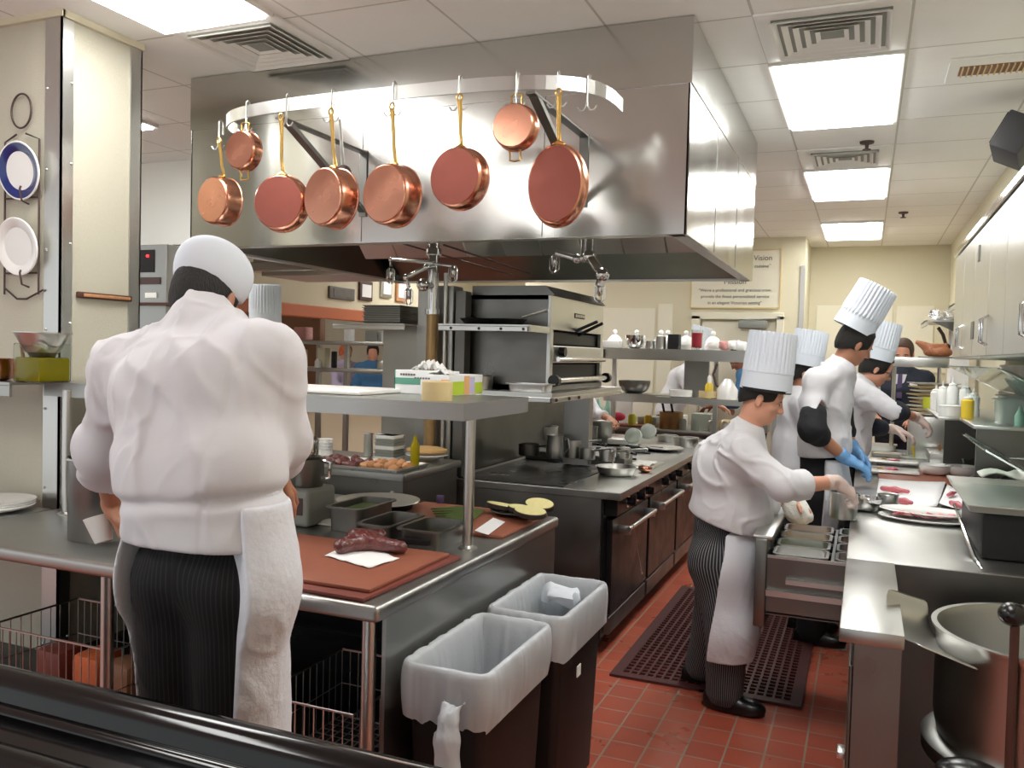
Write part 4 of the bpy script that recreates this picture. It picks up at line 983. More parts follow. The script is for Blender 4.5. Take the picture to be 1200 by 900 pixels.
s=MB(); s.box(-2.92,-2.78,3.1,3.25,TZ+.001,TZ+.26,bev=.004); tag(s.build('carton_box','wall_beige',smooth=False),'pale carton standing behind the steel canisters','carton')
# tall steel container the chef works over
c=Vector((-2.62,2.37,TZ))
t=thing('steel_tub','tall dark steel tub in front of the big chef on the table','tub',c)
s=MB(); s.lathe(potprof(.13,.30),c,n=40); s.build('tub_shell','dark_steel',t)
s=MB(); s.tube([(c.x+.133*math.cos(a),c.y+.133*math.sin(a),TZ+.298) for a in [2*PI*k/40 for k in range(40)]],.005,8,closed=True); s.build('rim','steel',t)
# wire baskets below
def basket(x0,x1,y0,y1,z0,z1,lab):
    t=thing('wire_basket',lab,'basket',((x0+x1)/2,(y0+y1)/2,z0)); s=MB(); r=.0022
    for z,q in ((z1,.0045),(z0+.004,.0035),((z0+z1)/2,.0022)): s.tube([(x0,y0,z),(x1,y0,z),(x1,y1,z),(x0,y1,z)],q,6,closed=True)
    s.build('rim_wires','steel',t)
    s=MB(); n=max(4,int((x1-x0)/.035)); 
    for i in range(n+1):
        x=x0+(x1-x0)*i/n; s.tube([(x,y0,z1),(x,y0,z0+.004),(x,y1,z0+.004),(x,y1,z1)],r,5)
    n=max(3,int((y1-y0)/.04))
    for i in range(1,n):
        y=y0+(y1-y0)*i/n; s.tube([(x0,y,z1),(x0,y,z0+.004),(x1,y,z0+.004),(x1,y,z1)],r,5)
    o=s.build('mesh_wires','steel',t); return t
basket(-1.78,-1.42,2.22,2.7,.262,.52,'wire basket under the prep table between apron and table leg')
basket(-3.05,-2.42,2.22,2.62,.262,.56,'wide wire basket under the left end of the prep table')
t=thing('stock_pot','big steel pot on the shelf under the table left of the chef','pot',(-2.15,2.5,.262)); s=MB(); s.lathe(potprof(.16,.2),(-2.15,2.5,.262),n=40); s.build('pot_body','dark_steel',t); s=MB(); s.lathe([(.162,0),(.16,.01),(.1,.035),(0,.045)],(-2.15,2.5,.468),n=40); s.build('lid','steel',t)
for i,(x,y,lab) in enumerate(((-2.9,2.4,'dark red package at left inside the wide wire basket'),(-2.72,2.42,'orange package in the middle of the wide wire basket'),(-2.55,2.4,'brown package at right inside the wide wire basket'))):
    s=MB(); s.box(x-.07,x+.07,y-.06,y+.08,.275,.45,bev=.03); s.jitter(.01,12,i); tag(s.build('food_package',('board_red','orange_food','frame_wood')[i]),lab,'package')
# =================================================================== BINS
def bin_(x0,x1,y0,y1,lab,lablin,seed,knot=True):
    h_=.73; cx,cy=(x0+x1)/2,(y0+y1)/2; t=thing('trash_bin',lab,'bin',(cx,cy,0),'slim black trash bins')
    def ring(x0,x1,y0,y1,z,r=.03,n=4):
        o=[]
        for (ccx,ccy,a0) in ((x1-r,y1-r,0),(x0+r,y1-r,PI/2),(x0+r,y0+r,PI),(x1-r,y0+r,1.5*PI)):
            for k in range(n): a=a0+PI/2*k/(n-1); o.append(Vector((ccx+r*math.cos(a),ccy+r*math.sin(a),z)))
        return o
    s=MB(); g_=.035
    s.loft([ring(x0+g_,x1-g_,y0+g_,y1-g_,.001),ring(x0+.012,x1-.012,y0+.012,y1-.012,h_-.03),ring(x0,x1,y0,y1,h_-.02),ring(x0,x1,y0,y1,h_),ring(x0+.004,x1-.004,y0+.004,y1-.004,h_),ring(x0+.006,x1-.006,y0+.006,y1-.006,h_-.02),ring(x0+.016,x1-.016,y0+.016,y1-.016,h_-.04),ring(x0+g_+.004,x1-g_-.004,y0+g_+.004,y1-g_-.004,.01)])
    s.build('bin_shell','black_plastic',t)
    # liner: hangs outside, folds over the rim, drops inside
    def ring2(grow,z,amp,ph,n=170):
        o=[]
        base=ring(x0,x1,y0,y1,0,.035,6); P=[]; m=len(base)
        L=[ (base[(i+1)%m]-base[i]).length for i in range(m)]; T=sum(L)
        for k in range(n):
            d=T*k/n; i=0
            while d>L[i]: d-=L[i]; i+=1
            p=base[i].lerp(base[(i+1)%m],d/L[i]); nn=Vector((p.x-cx,p.y-cy,0)); 
            tn=(base[(i+1)%m]-base[i]).normalized(); no=Vector((tn.y,-tn.x,0))
            if no.dot(nn)<0: no=-no
            wv=mnoise.noise(Vector((k*.30,ph*.6,seed)))*amp*.9+mnoise.noise(Vector((k*.95,ph*.35,seed+3)))*amp*.9
            P.append(Vector((p.x,p.y,z+wv*1.2))+no*(grow+wv))
        return P
    s=MB()
    zs=[(.004,h_-.16,.028,0),(.010,h_-.12,.014,.3),(.014,h_-.07,.008,.6),(.012,h_-.02,.005,.9),(.006,h_+.006,.003,1.2),(-.012,h_+.008,.002,1.3),(-.028,h_-.02,.004,1.6),(-.045,h_-.14,.010,2.),(-.058,h_-.28,.014,2.4),(-.075,h_-.42,.016,2.7)]
    s.loft([ring2(a,b,c_,d) for a,b,c_,d in zs],cap0=False,cap1=False)
    o=s.build('liner','bin_liner',t,sub=1,angle=180); o['label']=lablin
    if knot:
        kx,ky=x0+.18,y0-.045
        me=sdf_mesh([cone((kx,ky,h_-.12),(kx,ky-.005,h_-.17),.022,.03,.03),cone((kx,ky-.005,h_-.17),(kx+.006,ky-.01,h_-.30),.032,.04,.03),cone((kx+.006,ky-.01,h_-.3),(kx-.005,ky-.01,h_-.36),.04,.028,.02),cone((kx-.03,ky+.03,h_-.08),(kx,ky,h_-.12),.008,.02,.02),cone((kx+.03,ky+.03,h_-.08),(kx,ky,h_-.12),.008,.02,.02)],.005,folds(None,.006,30,8,5))
        link('liner_knot',me,'bin_liner',t,angle=180)
    s=MB(); s.box(x1+.0,x1+.004,y0+.16,y0+.2,h_-.26,h_-.22); 
    if not knot: s.build('label_sticker','white_paint',t,smooth=False)
    else: s.bm.free()
    return t
bin_(-1.230,-.955,2.18,2.72,'nearer slim black bin with white liner knotted in front','translucent white liner with knot',1)
bin_(-1.230,-.935,2.79,3.33,'farther slim black bin with white liner, towards the range','translucent white liner',8,knot=False)
# crumpled tissue in the far bin
s=MB(); s.sphere((-1.08,3.2,.69),.07,20,(1.2,1.0,.5)); s.jitter(.04,16,3); tag(s.build('crumpled_tissue','hat_white'),'crumpled paper at the top of the farther bin','paper')
# =================================================================== FOREGROUND RAIL
def rail(y0,z0,lab,r,dy=0):
    t=thing('black_rail',lab,'rail',(-1,y0,z0)); s=MB(); s.rod((-2.4,y0,z0),(.2,y0+dy,z0-.004),r,28); s.build('tube','rail_black',t)
    s=MB(); s.rod((-2.4,y0-.032,z0-.045),(.2,y0-.032+dy,z0-.049),r*.45,20); s.build('lower_bead','rail_black',t)
    return t
t=thing('black_ledge','glossy black moulded ledge across the bottom left corner','ledge',(-1,1.1,.9))
s=MB()
prof=[(1.30,.0),(1.30,.80)]
def arc(cy,cz,r,a0,a1,n=10): return [(cy+r*math.cos(a0+(a1-a0)*k/n),cz+r*math.sin(a0+(a1-a0)*k/n)) for k in range(n+1)]
pr=[(1.16,.0),(1.16,.955)]+arc(1.125,.985,.038,-.6,PI*.95)+arc(1.07,.968,.014,.6,PI)+[(1.05,.955),(1.0,.945)]+arc(.965,.945,.034,0.2,PI*.95)+arc(.915,.930,.012,.6,PI)+[(.89,.91),(.88,.60),(.88,0)]
s.prism(pr,'x',-2.6,-.42); s.build('moulding','rail_black',t,angle=50)
# =================================================================== BACK COUNTER BEHIND THE PREP TABLE
bc=thing('back_counter','grey steel back counter carrying the meat tray behind the prep table','counter',(-2.7,4.0,0))
s=MB(); s.box(-3.2,-2.10,3.70,4.36,.995,1.035,bev=.008); s.build('counter_top','table_steel',bc)
s=MB(); s.box(-3.18,-2.12,3.73,4.34,.02,.995); s.build('cabinet_body','dark_steel',bc,smooth=False)
s=MB(); s.sphere((-2.18,3.725,.93),.012,12); s.build('bolt','steel',bc)
BC=1.036
s=MB()
t=thing('sheet_tray','steel sheet tray of browned pieces on the back counter','tray',(-2.4,3.84,BC))
s=MB(); x0,x1,y0,y1=-2.68,-2.115,3.66,4.0
def tray(s,x0,x1,y0,y1,z,h=.02):
    def rg(a,zz): return [Vector((x0+a,y0+a,zz)),Vector((x1-a,y0+a,zz)),Vector((x1-a,y1-a,zz)),Vector((x0+a,y1-a,zz))]
    s.loft([rg(.014,z),rg(.004,z+h-.003),rg(0,z+h-.004),rg(0,z+h),rg(.011,z+h),rg(.020,z+.003)])
tray(s,x0,x1,y0,y1,BC+.001); s.build('tray_shell','steel',t)
pc=[]
for i in range(11):
    for j in range(2):
        x=x0+.045+i*.048; y=y0+.06+j*.13+.02*math.sin(i*2.3+j)
        left=i<6; 
        s=MB(); s.sphere((x,y,BC+.024+.004*math.sin(i)),.026,14,(1.0,1.25,.75+.2*(i%2))); s.jitter(.010,30,i*3+j)
        lab=('dark red-brown meat piece on the left half of the sheet tray' if left else 'tan roasted piece on the right half of the sheet tray')
        tag(s.build('roasted_piece','meat_dark' if left else 'roast_tan'),lab,'food piece','dark pieces on the sheet tray' if left else 'tan pieces on the sheet tray')
def cups(c,r,h,n,lab,name,m_='china',step=.014):
    t=thing(name,lab,name.replace('_',' '),c)
    for i in range(n):
        s=MB(); s.lathe(potprof(r,h,.003),(c[0],c[1],c[2]+i*step),n=28); s.build('cup',m_,t)
    return t
c=PZ(394,533,BC); cups(Vector((c.x-.05,4.12,BC)),.04,.035,4,'stack of small white round cups behind the sheet tray','cup_stack','china',.018)
t=thing('container_stack','tall stack of grey square containers behind the tray','container stack',(-2.42,4.14,BC))
for i in range(7):
    s=MB(); w_=.062-.001*i; z=BC+.02*i; s.box(-2.45-w_,-2.45+w_,4.15-w_,4.15+w_,z,z+.018,bev=.003); s.box(-2.45-w_-.004,-2.45+w_+.004,4.15-w_-.004,4.15+w_+.004,z+.013,z+.018,bev=.001)
    s.build('square_tub','grey_plastic' if i%3 else 'white_paint',t)
lathe_obj('flat_bread','flat pale bread rounds on a plate at the right of the counter','bread','bread',[(.09,0),(.1,.008),(.098,.02),(.06,.03),(.0,.033)],(-2.24,4.2,BC+.05),n=28,sx=1.2)
lathe_obj('white_plate','white plate under the flat bread','plate','china',plateprof(.12),(-2.24,4.2,BC+.02),n=32)
lathe_obj('oil_bottle','narrow bottle of yellow oil beside the steel upright','bottle','oil',[(.022,0),(.024,.003),(.024,.12),(.012,.145),(.009,.17),(0,.172)],(-2.15,3.9,BC),n=20)
for i,(x,y) in enumerate(((-2.62,4.2),(-2.57,4.24))):
    lathe_obj('steel_cup','slim steel cup %s the tub stack'%('left of' if i==0 else 'just behind, nearly touching,'),'cup','steel',potprof(.026,.13),(x,y,BC),n=20)
# =================================================================== RISER, POST, SALAMANDER
rs=thing('riser_wall','steel riser wall with uprights standing behind the cook line','riser',(-2.3,4.9,0))
s=MB(); s.box(-2.44,-2.21,4.42,4.55,0,2.03,bev=.004); s.build('end_column','table_steel',rs,smooth=False)
s=MB(); s.box(-2.40,-2.22,4.55,6.9,.9,1.99); s.build('back_panel','dark_steel',rs,smooth=False)
s=MB(); s.box(-2.205,-2.14,4.44,4.52,.9,2.0,bev=.003); s.build('dark_channel','dark_steel',rs,smooth=False)
s=MB(); s.box(-2.70,-2.45,4.47,4.53,.0,1.80); s.build('side_panel','table_steel',rs,smooth=False)
pp=thing('service_pipe','vertical chrome service pipe running from the hood down the riser','pipe',(-2.30,4.36,.9))
s=MB(); s.rod((-2.31,4.36,.93),(-2.31,4.36,1.86),.034,18); s.build('lower_pipe','copper_pipe',pp)
s=MB(); s.rod((-2.31,4.36,1.86),(-2.31,4.36,2.66),.032,18).lathe([(.045,0),(.045,.035)],(-2.31,4.36,2.20),n=18).lathe([(.042,0),(.042,.03)],(-2.31,4.36,1.86),n=18).lathe([(.05,0),(.05,.04)],(-2.31,4.36,2.32),n=6); s.build('upper_pipe','chrome',pp)
s=MB(); s.rod((-2.31,4.36,2.02),(-2.31,4.26,2.02),.02,12).sphere((-2.31,4.24,2.02),.038,14); s.build('valve','chrome',pp)
s=MB(); s.rod((-2.25,4.40,.95),(-2.25,4.40,2.1),.012,10); s.build('thin_conduit','steel',pp)
def noz(pts,lab,cages,r=.011):
    t=thing('fire_nozzle_arm',lab,'nozzle arm',pts[0])
    s=MB(); s.tube(pts,r,10); [s.sphere(p,r*1.5,10) for p in pts[1:-1]]; s.build('arm_pipe','chrome',t)
    for c_ in cages:
        c_=Vector(c_); s=MB(); s.lathe([(.012,0),(.016,-.01),(.016,-.05),(.008,-.06)],c_,n=14)
        for k in range(4):
            a=PI/2*k; e=Vector((math.cos(a)*.026,math.sin(a)*.026,0)); s.tube([c_+e*.5,c_+e+Vector((0,0,-.015)),c_+e+Vector((0,0,-.075)),c_+e*.3+Vector((0,0,-.09))],.003,6)
        s.build('caged_head','chrome',t)
A=lambda u,v,y:PY(u,v,y)
noz([A(508,308,4.3),A(458,304,4.3),A(458,312,4.3)],'left chrome arm with two caged heads beside the service pipe',[A(458,314,4.3),A(531,312,4.32)],.010)
noz([A(508,312,4.2),A(500,313,4.15),A(476,325,4.12),A(480,340,4.12)],'lower bent chrome arm hanging left of the service pipe',[A(479,338,4.12)],.013)
noz([A(534,312,4.32),A(508,309,4.30)],'short chrome cross arm right of the service pipe',[],.008)
noz([A(684,302,4.2)+Vector((0,0,.36)),A(684,302,4.2),A(676,303,4.2),A(652,296,4.2)],'chrome arm with caged head hanging from the hood, right part',[A(650,299,4.2)],.017)
noz([A(684,300,4.17)+Vector((.03,0,.36)),A(684,300,4.17)+Vector((.03,0,0)),A(706,322,4.1),A(703,335,4.1)],'thick bent chrome nozzle arm at the right under the hood',[A(703,333,4.1)],.024)
s=MB(); s.tube([A(520,287,4.3),A(560,300,4.6),A(620,320,5.3)],.006,8); tag(s.build('gas_conduit','iron'),'thin dark conduit running back under the hood','conduit')
s=MB(); s.tube([A(470,285,4.3),A(540,305,4.7),A(600,322,5.3)],.005,8); tag(s.build('gas_conduit','iron'),'second thin dark conduit, left of the first one','conduit')
# shelves on the riser
sf=thing('riser_shelf','upper steel shelf with dark pans at left of the salamander','shelf',(-1.95,4.4,1.8))
s=MB(); s.box(-2.2,-1.655,4.22,4.54,1.795,1.803).box(-2.2,-1.655,4.22,4.235,1.765,1.795,bev=.004).box(-1.67,-1.655,4.22,4.54,1.765,1.795,bev=.003); s.build('shelf_board','steel',sf,smooth=False)
for x in (-2.12,-1.95,-1.82,-1.69): s=MB(); s.sphere((x,4.219,1.78),.008,10); s.build('bolt','iron',sf)
s2=thing('riser_shelf','left steel shelf stacked with trays behind the service pipe','shelf',(-2.75,4.4,1.8))
s=MB(); s.box(-2.95,-2.46,4.3,4.6,1.795,1.803).box(-2.95,-2.46,4.3,4.315,1.765,1.795,bev=.004); s.build('shelf_board','steel',s2,smooth=False)
for i in range(8):
    s=MB(); tray(s,-2.76+.004*(i%2),-2.50,4.32,4.56,1.804+i*.013,.016); tag(s.build('sheet_tray','table_steel'),('topmost grey tray of the stack left of the service pipe' if i==7 else 'grey tray inside the stack left of the service pipe'),'tray','grey trays stacked left of the pipe')
for i,(x,r,lab) in enumerate(((-2.02,.12,'dark frying pan at left on the upper riser shelf'),(-1.86,.11,'dark frying pan with steel handle at right on the upper riser shelf'))):
    t=thing('frying_pan',lab,'frying pan',(x,4.40,1.804)); s=MB(); s.lathe([(r*.75,.001),(r,.035),(r+.003,.036),(r*.97,.036),(r*.73,.005),(0,.005)],(x,4.40,1.803+.0),n=36)
    s.build('pan_body','black_rubber',t); s=MB(); d=Vector((.3,-.1,.05)) if i else Vector((-.1,.12,.02)); s.tube([Vector((x,4.40,1.83))+d.normalized()*r,Vector((x,4.40,1.84))+d.normalized()*(r+.18)],[.007,.009],8); s.build('handle','steel' if i else 'black_rubber',t)
sl=thing('salamander_broiler','steel salamander broiler with open dark mouth, facing the aisle','broiler',(-1.9,5.0,1.44))
X0,X1,Y0,Y1=-2.18,-1.66,4.56,5.60
s=MB(); s.box(X0,X1-.02,Y0,Y0+.02,1.44,1.985).box(X0,X1-.02,Y1-.02,Y1,1.44,1.985).box(X0,X1-.02,Y0,Y1,1.96,1.985).box(X0,X1,Y0,Y1,1.44,1.47).box(X0,X0+.02,Y0,Y1,1.44,1.985); s.build('housing','dark_steel',sl,smooth=False)
s=MB(); s.box(X1-.02,X1,Y0,Y1,1.79,1.985,bev=.003).box(X1-.02,X1,Y0,Y0+.05,1.47,1.79).box(X1-.02,X1,Y1-.05,Y1,1.47,1.79).box(X1-.02,X1+.002,Y0+.05,Y1-.05,1.60,1.70,bev=.003); s.build('front_fascia','steel',sl,smooth=False)
s=MB(); s.prism([(X0+.02,1.985),(X1+.02,1.985),(X1-.04,2.04),(X0+.02,2.04)],'y',Y0+.01,Y1-.01); s.build('vent_top','dark_steel',sl,smooth=False)
s=MB(); s.box(X0+.05,X1-.03,Y0+.03,Y1-.03,1.48,1.59).box(X0+.05,X1-.03,Y0+.03,Y1-.03,1.71,1.78); s.build('dark_interior','black_rubber',sl,smooth=False)
s=MB(); [s.rod((X1+.03,Y0+.06+.0*k,1.622),(X1+.03,Y1-.05,1.622),.014,12) for k in (0,)]; [s.rod((X1+.03,y,1.622),(X1-.02,y,1.61),.008,8) for y in (Y0+.12,Y1-.12)]; s.build('upper_handle','chrome',sl)
s=MB(); s.rod((X1+.035,Y0+.02,1.50),(X1+.035,Y1-.02,1.50),.017,14); s.build('lower_handle','chrome',sl)
for y in (Y0+.0,Y1): s=MB(); s.rod((X1+.03,y-.01,1.50),(X1+.03,y+.03,1.50),.034,18); s.build('end_knob','knob_black',sl)
s=MB(); s.rod((X1,Y0+.16,1.665),(X1+.04,Y0+.16,1.665),.028,18); s.build('dial_knob','knob_black',sl)
s=MB(); s.box(X1,X1+.003,Y0+.42,Y0+.62,1.875,1.905); s.build('name_plate','iron',sl,smooth=False)
s=MB(); [s.box(X1+.003,X1+.005,Y0+.435+.026*k,Y0+.452+.026*k,1.881,1.899) for k in range(7)]; s.build('plate_marks','steel',sl,smooth=False)
s=MB(); [s.box(X1-.006,X1+.006,Y0-.001+.0*k,Y0+.012,1.50+.05*k,1.52+.05*k) for k in range(5)]; s.bm.free()
for k,(u,v,lab) in enumerate(((700,378,'upper blue-grey tong handle on the salamander grate'),(706,380,'lower blue-grey tong handle beside the first one'))):
    a=PX(700+6*k,377+2*k,X1+.14); b=PX(665+8*k,392+3*k,X1-.06); s=MB(); s.tube([a,b],[.010,.010],8); tag(s.build('tongs','suit_navy'),lab,'tongs')
us=thing('broiler_shelf','steel shelf carrying the salamander, with a rolled front edge','shelf',(-1.9,5.0,1.42))
s=MB(); s.box(-2.2,-1.56,4.34,5.75,1.415,1.438).box(-1.575,-1.56,4.34,5.75,1.385,1.415,bev=.004).box(-2.2,-1.56,4.34,4.355,1.385,1.415,bev=.004); s.build('shelf_board','steel',us,smooth=False)
for y in (4.40,4.62,4.80): s=MB(); s.sphere((-1.557,y,1.40),.010,10); s.build('bolt','iron',us)
s=MB(); s.box(-1.80,-1.63,5.25,5.33,.94,1.415); s.build('support_leg','table_steel',us,smooth=False)
hotel_pan('steel_pan','shallow steel pan on the broiler shelf left of the salamander',-1.86,-1.60,4.37,4.53,1.439,.045,'steel')
lathe_obj('sauce_pot','small copper-lit sauce pot on the broiler shelf behind the glove box','pot','tin',potprof(.06,.075),(-2.03,4.46,1.439),n=28)
# =================================================================== RANGE
rg=thing('cooking_range','long black and steel range with griddle top and oven doors','range',(-1.75,5.7,0))
RX=-1.17
s=MB(); s.box(-2.2,RX,4.37,7.7,.885,.925,bev=.003); s.build('range_top','table_steel',rg,smooth=False)
s=MB(); s.box(-2.14,-1.50,4.40,5.42,.925,.930); s.build('griddle_plate','griddle',rg,smooth=False)
s=MB(); s.box(-1.98,-1.28,4.38,4.40,.02,.885).box(-2.2,-1.98,4.38,4.40,.02,.885); s.build('end_panel','table_steel',rg,smooth=False)
s=MB(); s.box(-2.2,-1.27,4.40,7.67,.12,.885); s.build('oven_body','oven_black',rg,smooth=False)
s=MB(); s.box(-1.27,-1.20,4.42,7.65,.79,.885,bev=.004); s.build('control_rail','oven_black',rg,smooth=False)
s=MB(); s.box(-2.1,-1.35,4.45,7.1,.0,.12); s.build('kick_base','black_rubber',rg,smooth=False)
for i,(a,b) in enumerate(((4.46,5.28),(5.33,6.15),(6.2,7.02))):
    s=MB(); s.box(-1.27,-1.235,a,b,.24,.76,bev=.006); d=s.build('oven_door','oven_black',rg,smooth=False)
    s=MB(); s.rod((-1.17,a+.10,.70),(-1.17,b-.08,.70),.013,12); [s.box(-1.24,-1.165,y-.015,y+.015,.665,.715,bev=.005) for y in (a+.12,b-.10)]; s.build('door_handle','steel',d)
    s=MB(); s.box(-1.27,-1.238,a,b,.13,.225,bev=.004); s.build('kick_panel','dark_steel',rg,smooth=False)
    for k in range(3):
        y=a+.18+k*.22; s=MB(); s.rod((-1.20,y,.84),(-1.165,y,.84),.024,18).box(-1.167,-1.155,y-.005,y+.005,.82,.862); kn=s.build('control_knob','knob_black',rg)
        s=MB(); s.rod((-1.2,y,.84),(-1.197,y,.84),.034,20); s.build('knob_bezel','chrome',rg)
s=MB(); s.box(-2.14,-1.44,5.44,5.66,.926,.985,bev=.004); s.build('rear_ledge','dark_steel',rg,smooth=False)
for k in range(3):   # open burners behind the griddle ledge
    y=5.8+k*.42
    s=MB(); 
    for xx in (-1.95,-1.6):
        for a in range(6): s.rod((xx+.15*math.cos(a*PI/3),y+.15*math.sin(a*PI/3),.936),(xx+.03*math.cos(a*PI/3),y+.03*math.sin(a*PI/3),.936),.008,6)
        s.lathe([(.05,0),(.055,.008),(0,.01)],(xx,y,.926),n=18)
    s.build('burner_grate','oven_black',rg)
# handles with hanging chain/thermometer wire on first door
s=MB(); s.tube([PX(742,615,-1.15),PX(748,650,-1.15),PX(752,672,-1.15)],.003,6).sphere(PX(752,672,-1.15),.008,8); tag(s.build('probe_wire','steel'),'thin probe wire hanging from the first oven handle','wire')
LZ=.986
def saucepot(name,lab,u,v,z,r,h,m_='steel',hdl=None,grp=None,y=None,lid=False):
    c=PZ(u,v,z); t=thing(name,lab,'pot',c,grp); s=MB(); s.lathe(potprof(r,h),c,n=32); s.build('pot_body',m_,t)
    if hdl is not None:
        a=hdl; e=Vector((math.cos(a),math.sin(a),0)); s=MB(); s.tube([c+e*r+Vector((0,0,h*.85)),c+e*(r+.03)+Vector((0,0,h*.95)),c+e*(r+.13)+Vector((0,0,h*1.1))],[.006,.006,.008],8); s.build('handle',m_,t)
    return t
G='small steel pots on the ledge behind the griddle'
saucepot('sauce_pot','leftmost of the three small steel pots on the griddle ledge',688,538,LZ,.052,.07,'steel',-.3,G)
saucepot('sauce_pot','middle one of the three small steel pots on the griddle ledge',711,540,LZ,.050,.07,'steel',-.5,G)
saucepot('sauce_pot','rightmost of the three small steel pots on the griddle ledge',730,537,LZ,.045,.065,'steel',-.2,G)
saucepot('tall_steel_pot','taller straight steel pot left of the three small pots',671,536,LZ,.052,.11,'steel',.2)
saucepot('tall_steel_pot','large steel pot with a brown rim behind the small pots',705,518,.93,.085,.17,'table_steel')
saucepot('sauce_pot','dark lidded pot at the left end of the griddle ledge',620,533,LZ,.07,.07,'dark_steel',-.2)
c=PZ(650,537,LZ); t=thing('steel_pitcher','steel pitcher with a curved handle on the griddle ledge','pitcher',c)
s=MB(); s.lathe([(.05,0),(.052,.005),(.058,.06),(.050,.13),(.055,.15),(.052,.15),(.047,.13),(.054,.06),(0,.006)],c,n=32); s.build('pitcher_body','steel',t)
s=MB(); s.tube([c+Vector((.05,0,.14)),c+Vector((.09,-.01,.13)),c+Vector((.10,-.01,.07)),c+Vector((.06,0,.03))],.005,8); s.build('handle','steel',t)
saucepot('steel_pot','wide low steel pot behind the pitcher',640,515,1.0,.09,.10,'steel',2.2)
saucepot('steel_pot','steel pot with ladle behind the tall pot',690,515,.98,.07,.10,'dark_steel')
# saute pan
c=PZ(722,556,.926); t=thing('saute_pan','steel saute pan at the front right of the griddle','frying pan',c)
s=MB(); s.lathe([(.10,.001),(.105,.004),(.125,.05),(.129,.051),(.122,.051),(.102,.007),(0,.007)],c,n=44); s.build('pan_body','steel',t)
s=MB(); s.lathe([(.10,.0075),(.0,.0085)],c,n=30); s.build('nonstick_floor','griddle',t)
s=MB(); s.tube([c+Vector((-.05,.11,.045)),c+Vector((-.09,.2,.07)),c+Vector((-.14,.33,.085))],[.007,.006,.010],8); s.build('handle','steel',t)
c=PZ(756,553,.926); lathe_obj('small_copper_bowl','small coppery bowl behind the saute pan','bowl','copper',bowlprof(.045,.03),c,n=28)
P0=PZ(742,560,.926)
s=MB(); s.box(-1.42,-1.24,5.35,5.75,.926,.938,bev=.004); tag(s.build('steel_tray','steel'),'flat steel tray behind the saute pan','tray')
s=MB(); rows=[]
for i in range(10): rows.append([Vector((-1.40+.014*i,5.42+.028*j,.945+.008*math.sin(i*1.3)*math.cos(j*.9))) for j in range(10)])
s.sheet(rows); tag(s.build('folded_towel','towel',solid=.008),'folded white towel on the flat tray behind the saute pan','towel')
# items at the rear half of the range
c=PZ(775,527,.93)
t=thing('steel_tray','shiny platter behind the towel near the end of the range','tray',c); s=MB(); s.lathe(plateprof(.17),c,n=40); s.build('platter','steel',t); 
lathe_obj('white_bowl','pale glass lid standing left of the shiny platter','lid','translucent_plastic',[(.005,0),(.068,.0),(.072,.005),(.062,.034),(.03,.05),(0,.054)],PZ(742,522,.94)+Vector((0,0,.07)),n=36,tilt=(math.radians(60),0))
lathe_obj('white_bowl','second pale glass lid behind the first one','lid','translucent_plastic',[(.005,0),(.068,.0),(.072,.005),(.062,.034),(.03,.05),(0,.054)],PZ(756,517,.94)+Vector((0,.1,.07)),n=36,tilt=(math.radians(60),0))
saucepot('steel_pot','low steel pot at the far right end of the range top',804,523,.926,.10,.07,'steel')
saucepot('steel_pot','low steel pot left of the last pot on the range top',782,517,.926,.09,.05,'steel')
s=MB(); s.box(-1.9,-1.72,6.6,6.85,.94,.99,bev=.02); tag(s.build('white_dish','china'),'white rectangular dish at the back of the range','dish')
# =================================================================== RIGHT COUNTER
rc=thing('prep_counter','long stainless counter along the right wall with open drawer','counter',(.4,5.5,0))
CT=.92
s=MB(); s.box(-.04,.125,2.5,3.405,CT-.04,CT,bev=.004).box(-.04,.876,3.40,7.95,CT-.04,CT,bev=.004); s.build('counter_top','table_steel',rc)
s=MB(); s.box(0.0,.12,2.53,3.42,.06,CT-.04).box(0.0,.87,3.42,3.55,.06,CT-.04); s.build('end_panel','dark_steel',rc,smooth=False)
s=MB(); s.box(0.0,.87,4.55,7.9,.08,CT-.04).box(0.0,.87,3.55,4.55,.08,.38); s.build('cabinet_body','dark_steel',rc,smooth=False)
s=MB(); s.box(.12,.876,3.39,3.40,.35,CT-.002); s.build('well_back_panel','dark_steel',rc,smooth=False)
s=MB(); s.box(-.012,0,2.56,3.38,.47,.80,bev=.004).box(-.012,0,2.56,3.38,.12,.45,bev=.004); s.build('cabinet_door','dark_steel',rc,smooth=False)
for z in (.52,.40): s=MB(); s.box(-.035,-.012,2.60,2.66,z-.01,z+.01,bev=.003); s.build('door_latch','steel',rc)
s=MB(); [s.box(-.012,0,y,y+.52,.42,.80,bev=.004) for y in ()]; s.bm.free()
for y in (4.6,5.4,6.2,7.0): s=MB(); s.box(-.012,0,y,y+.76,.14,.84,bev=.004); s.build('cabinet_door','dark_steel',rc,smooth=False)
# open refrigerated drawer
dw=thing('open_drawer','open refrigerated drawer full of small steel pans, pulled into the aisle','drawer',(-.2,4.0,.5))
s=MB(); s.box(-.41,-.36,3.78,4.62,.50,.88,bev=.006); s.build('drawer_front','dark_steel',dw)
s=MB(); s.box(-.425,-.34,3.80,4.60,.875,.895,bev=.008); s.build('pull_handle','steel',dw)
s=MB(); s.box(-.36,.28,3.80,3.812,.56,.80).box(-.36,.28,4.58,4.592,.56,.80).box(-.36,.28,3.80,4.59,.555,.567); s.build('drawer_box','dark_steel',dw,smooth=False)
s=MB(); s.box(-.36,.2,3.775,3.80,.64,.665).box(-.28,.2,3.77,3.80,.70,.72); s.box(-.36,.28,3.80,3.812,.80,.812); s.build('slide_rails','steel',dw,smooth=False)
s=MB()
for x in (-.10,): s.box(x-.006,x+.006,3.81,4.58,.795,.805)
for y in (4.0,4.2,4.4): s.box(-.36,.2,y-.006,y+.006,.795,.805)
s.build('divider_bars','steel',dw,smooth=False)
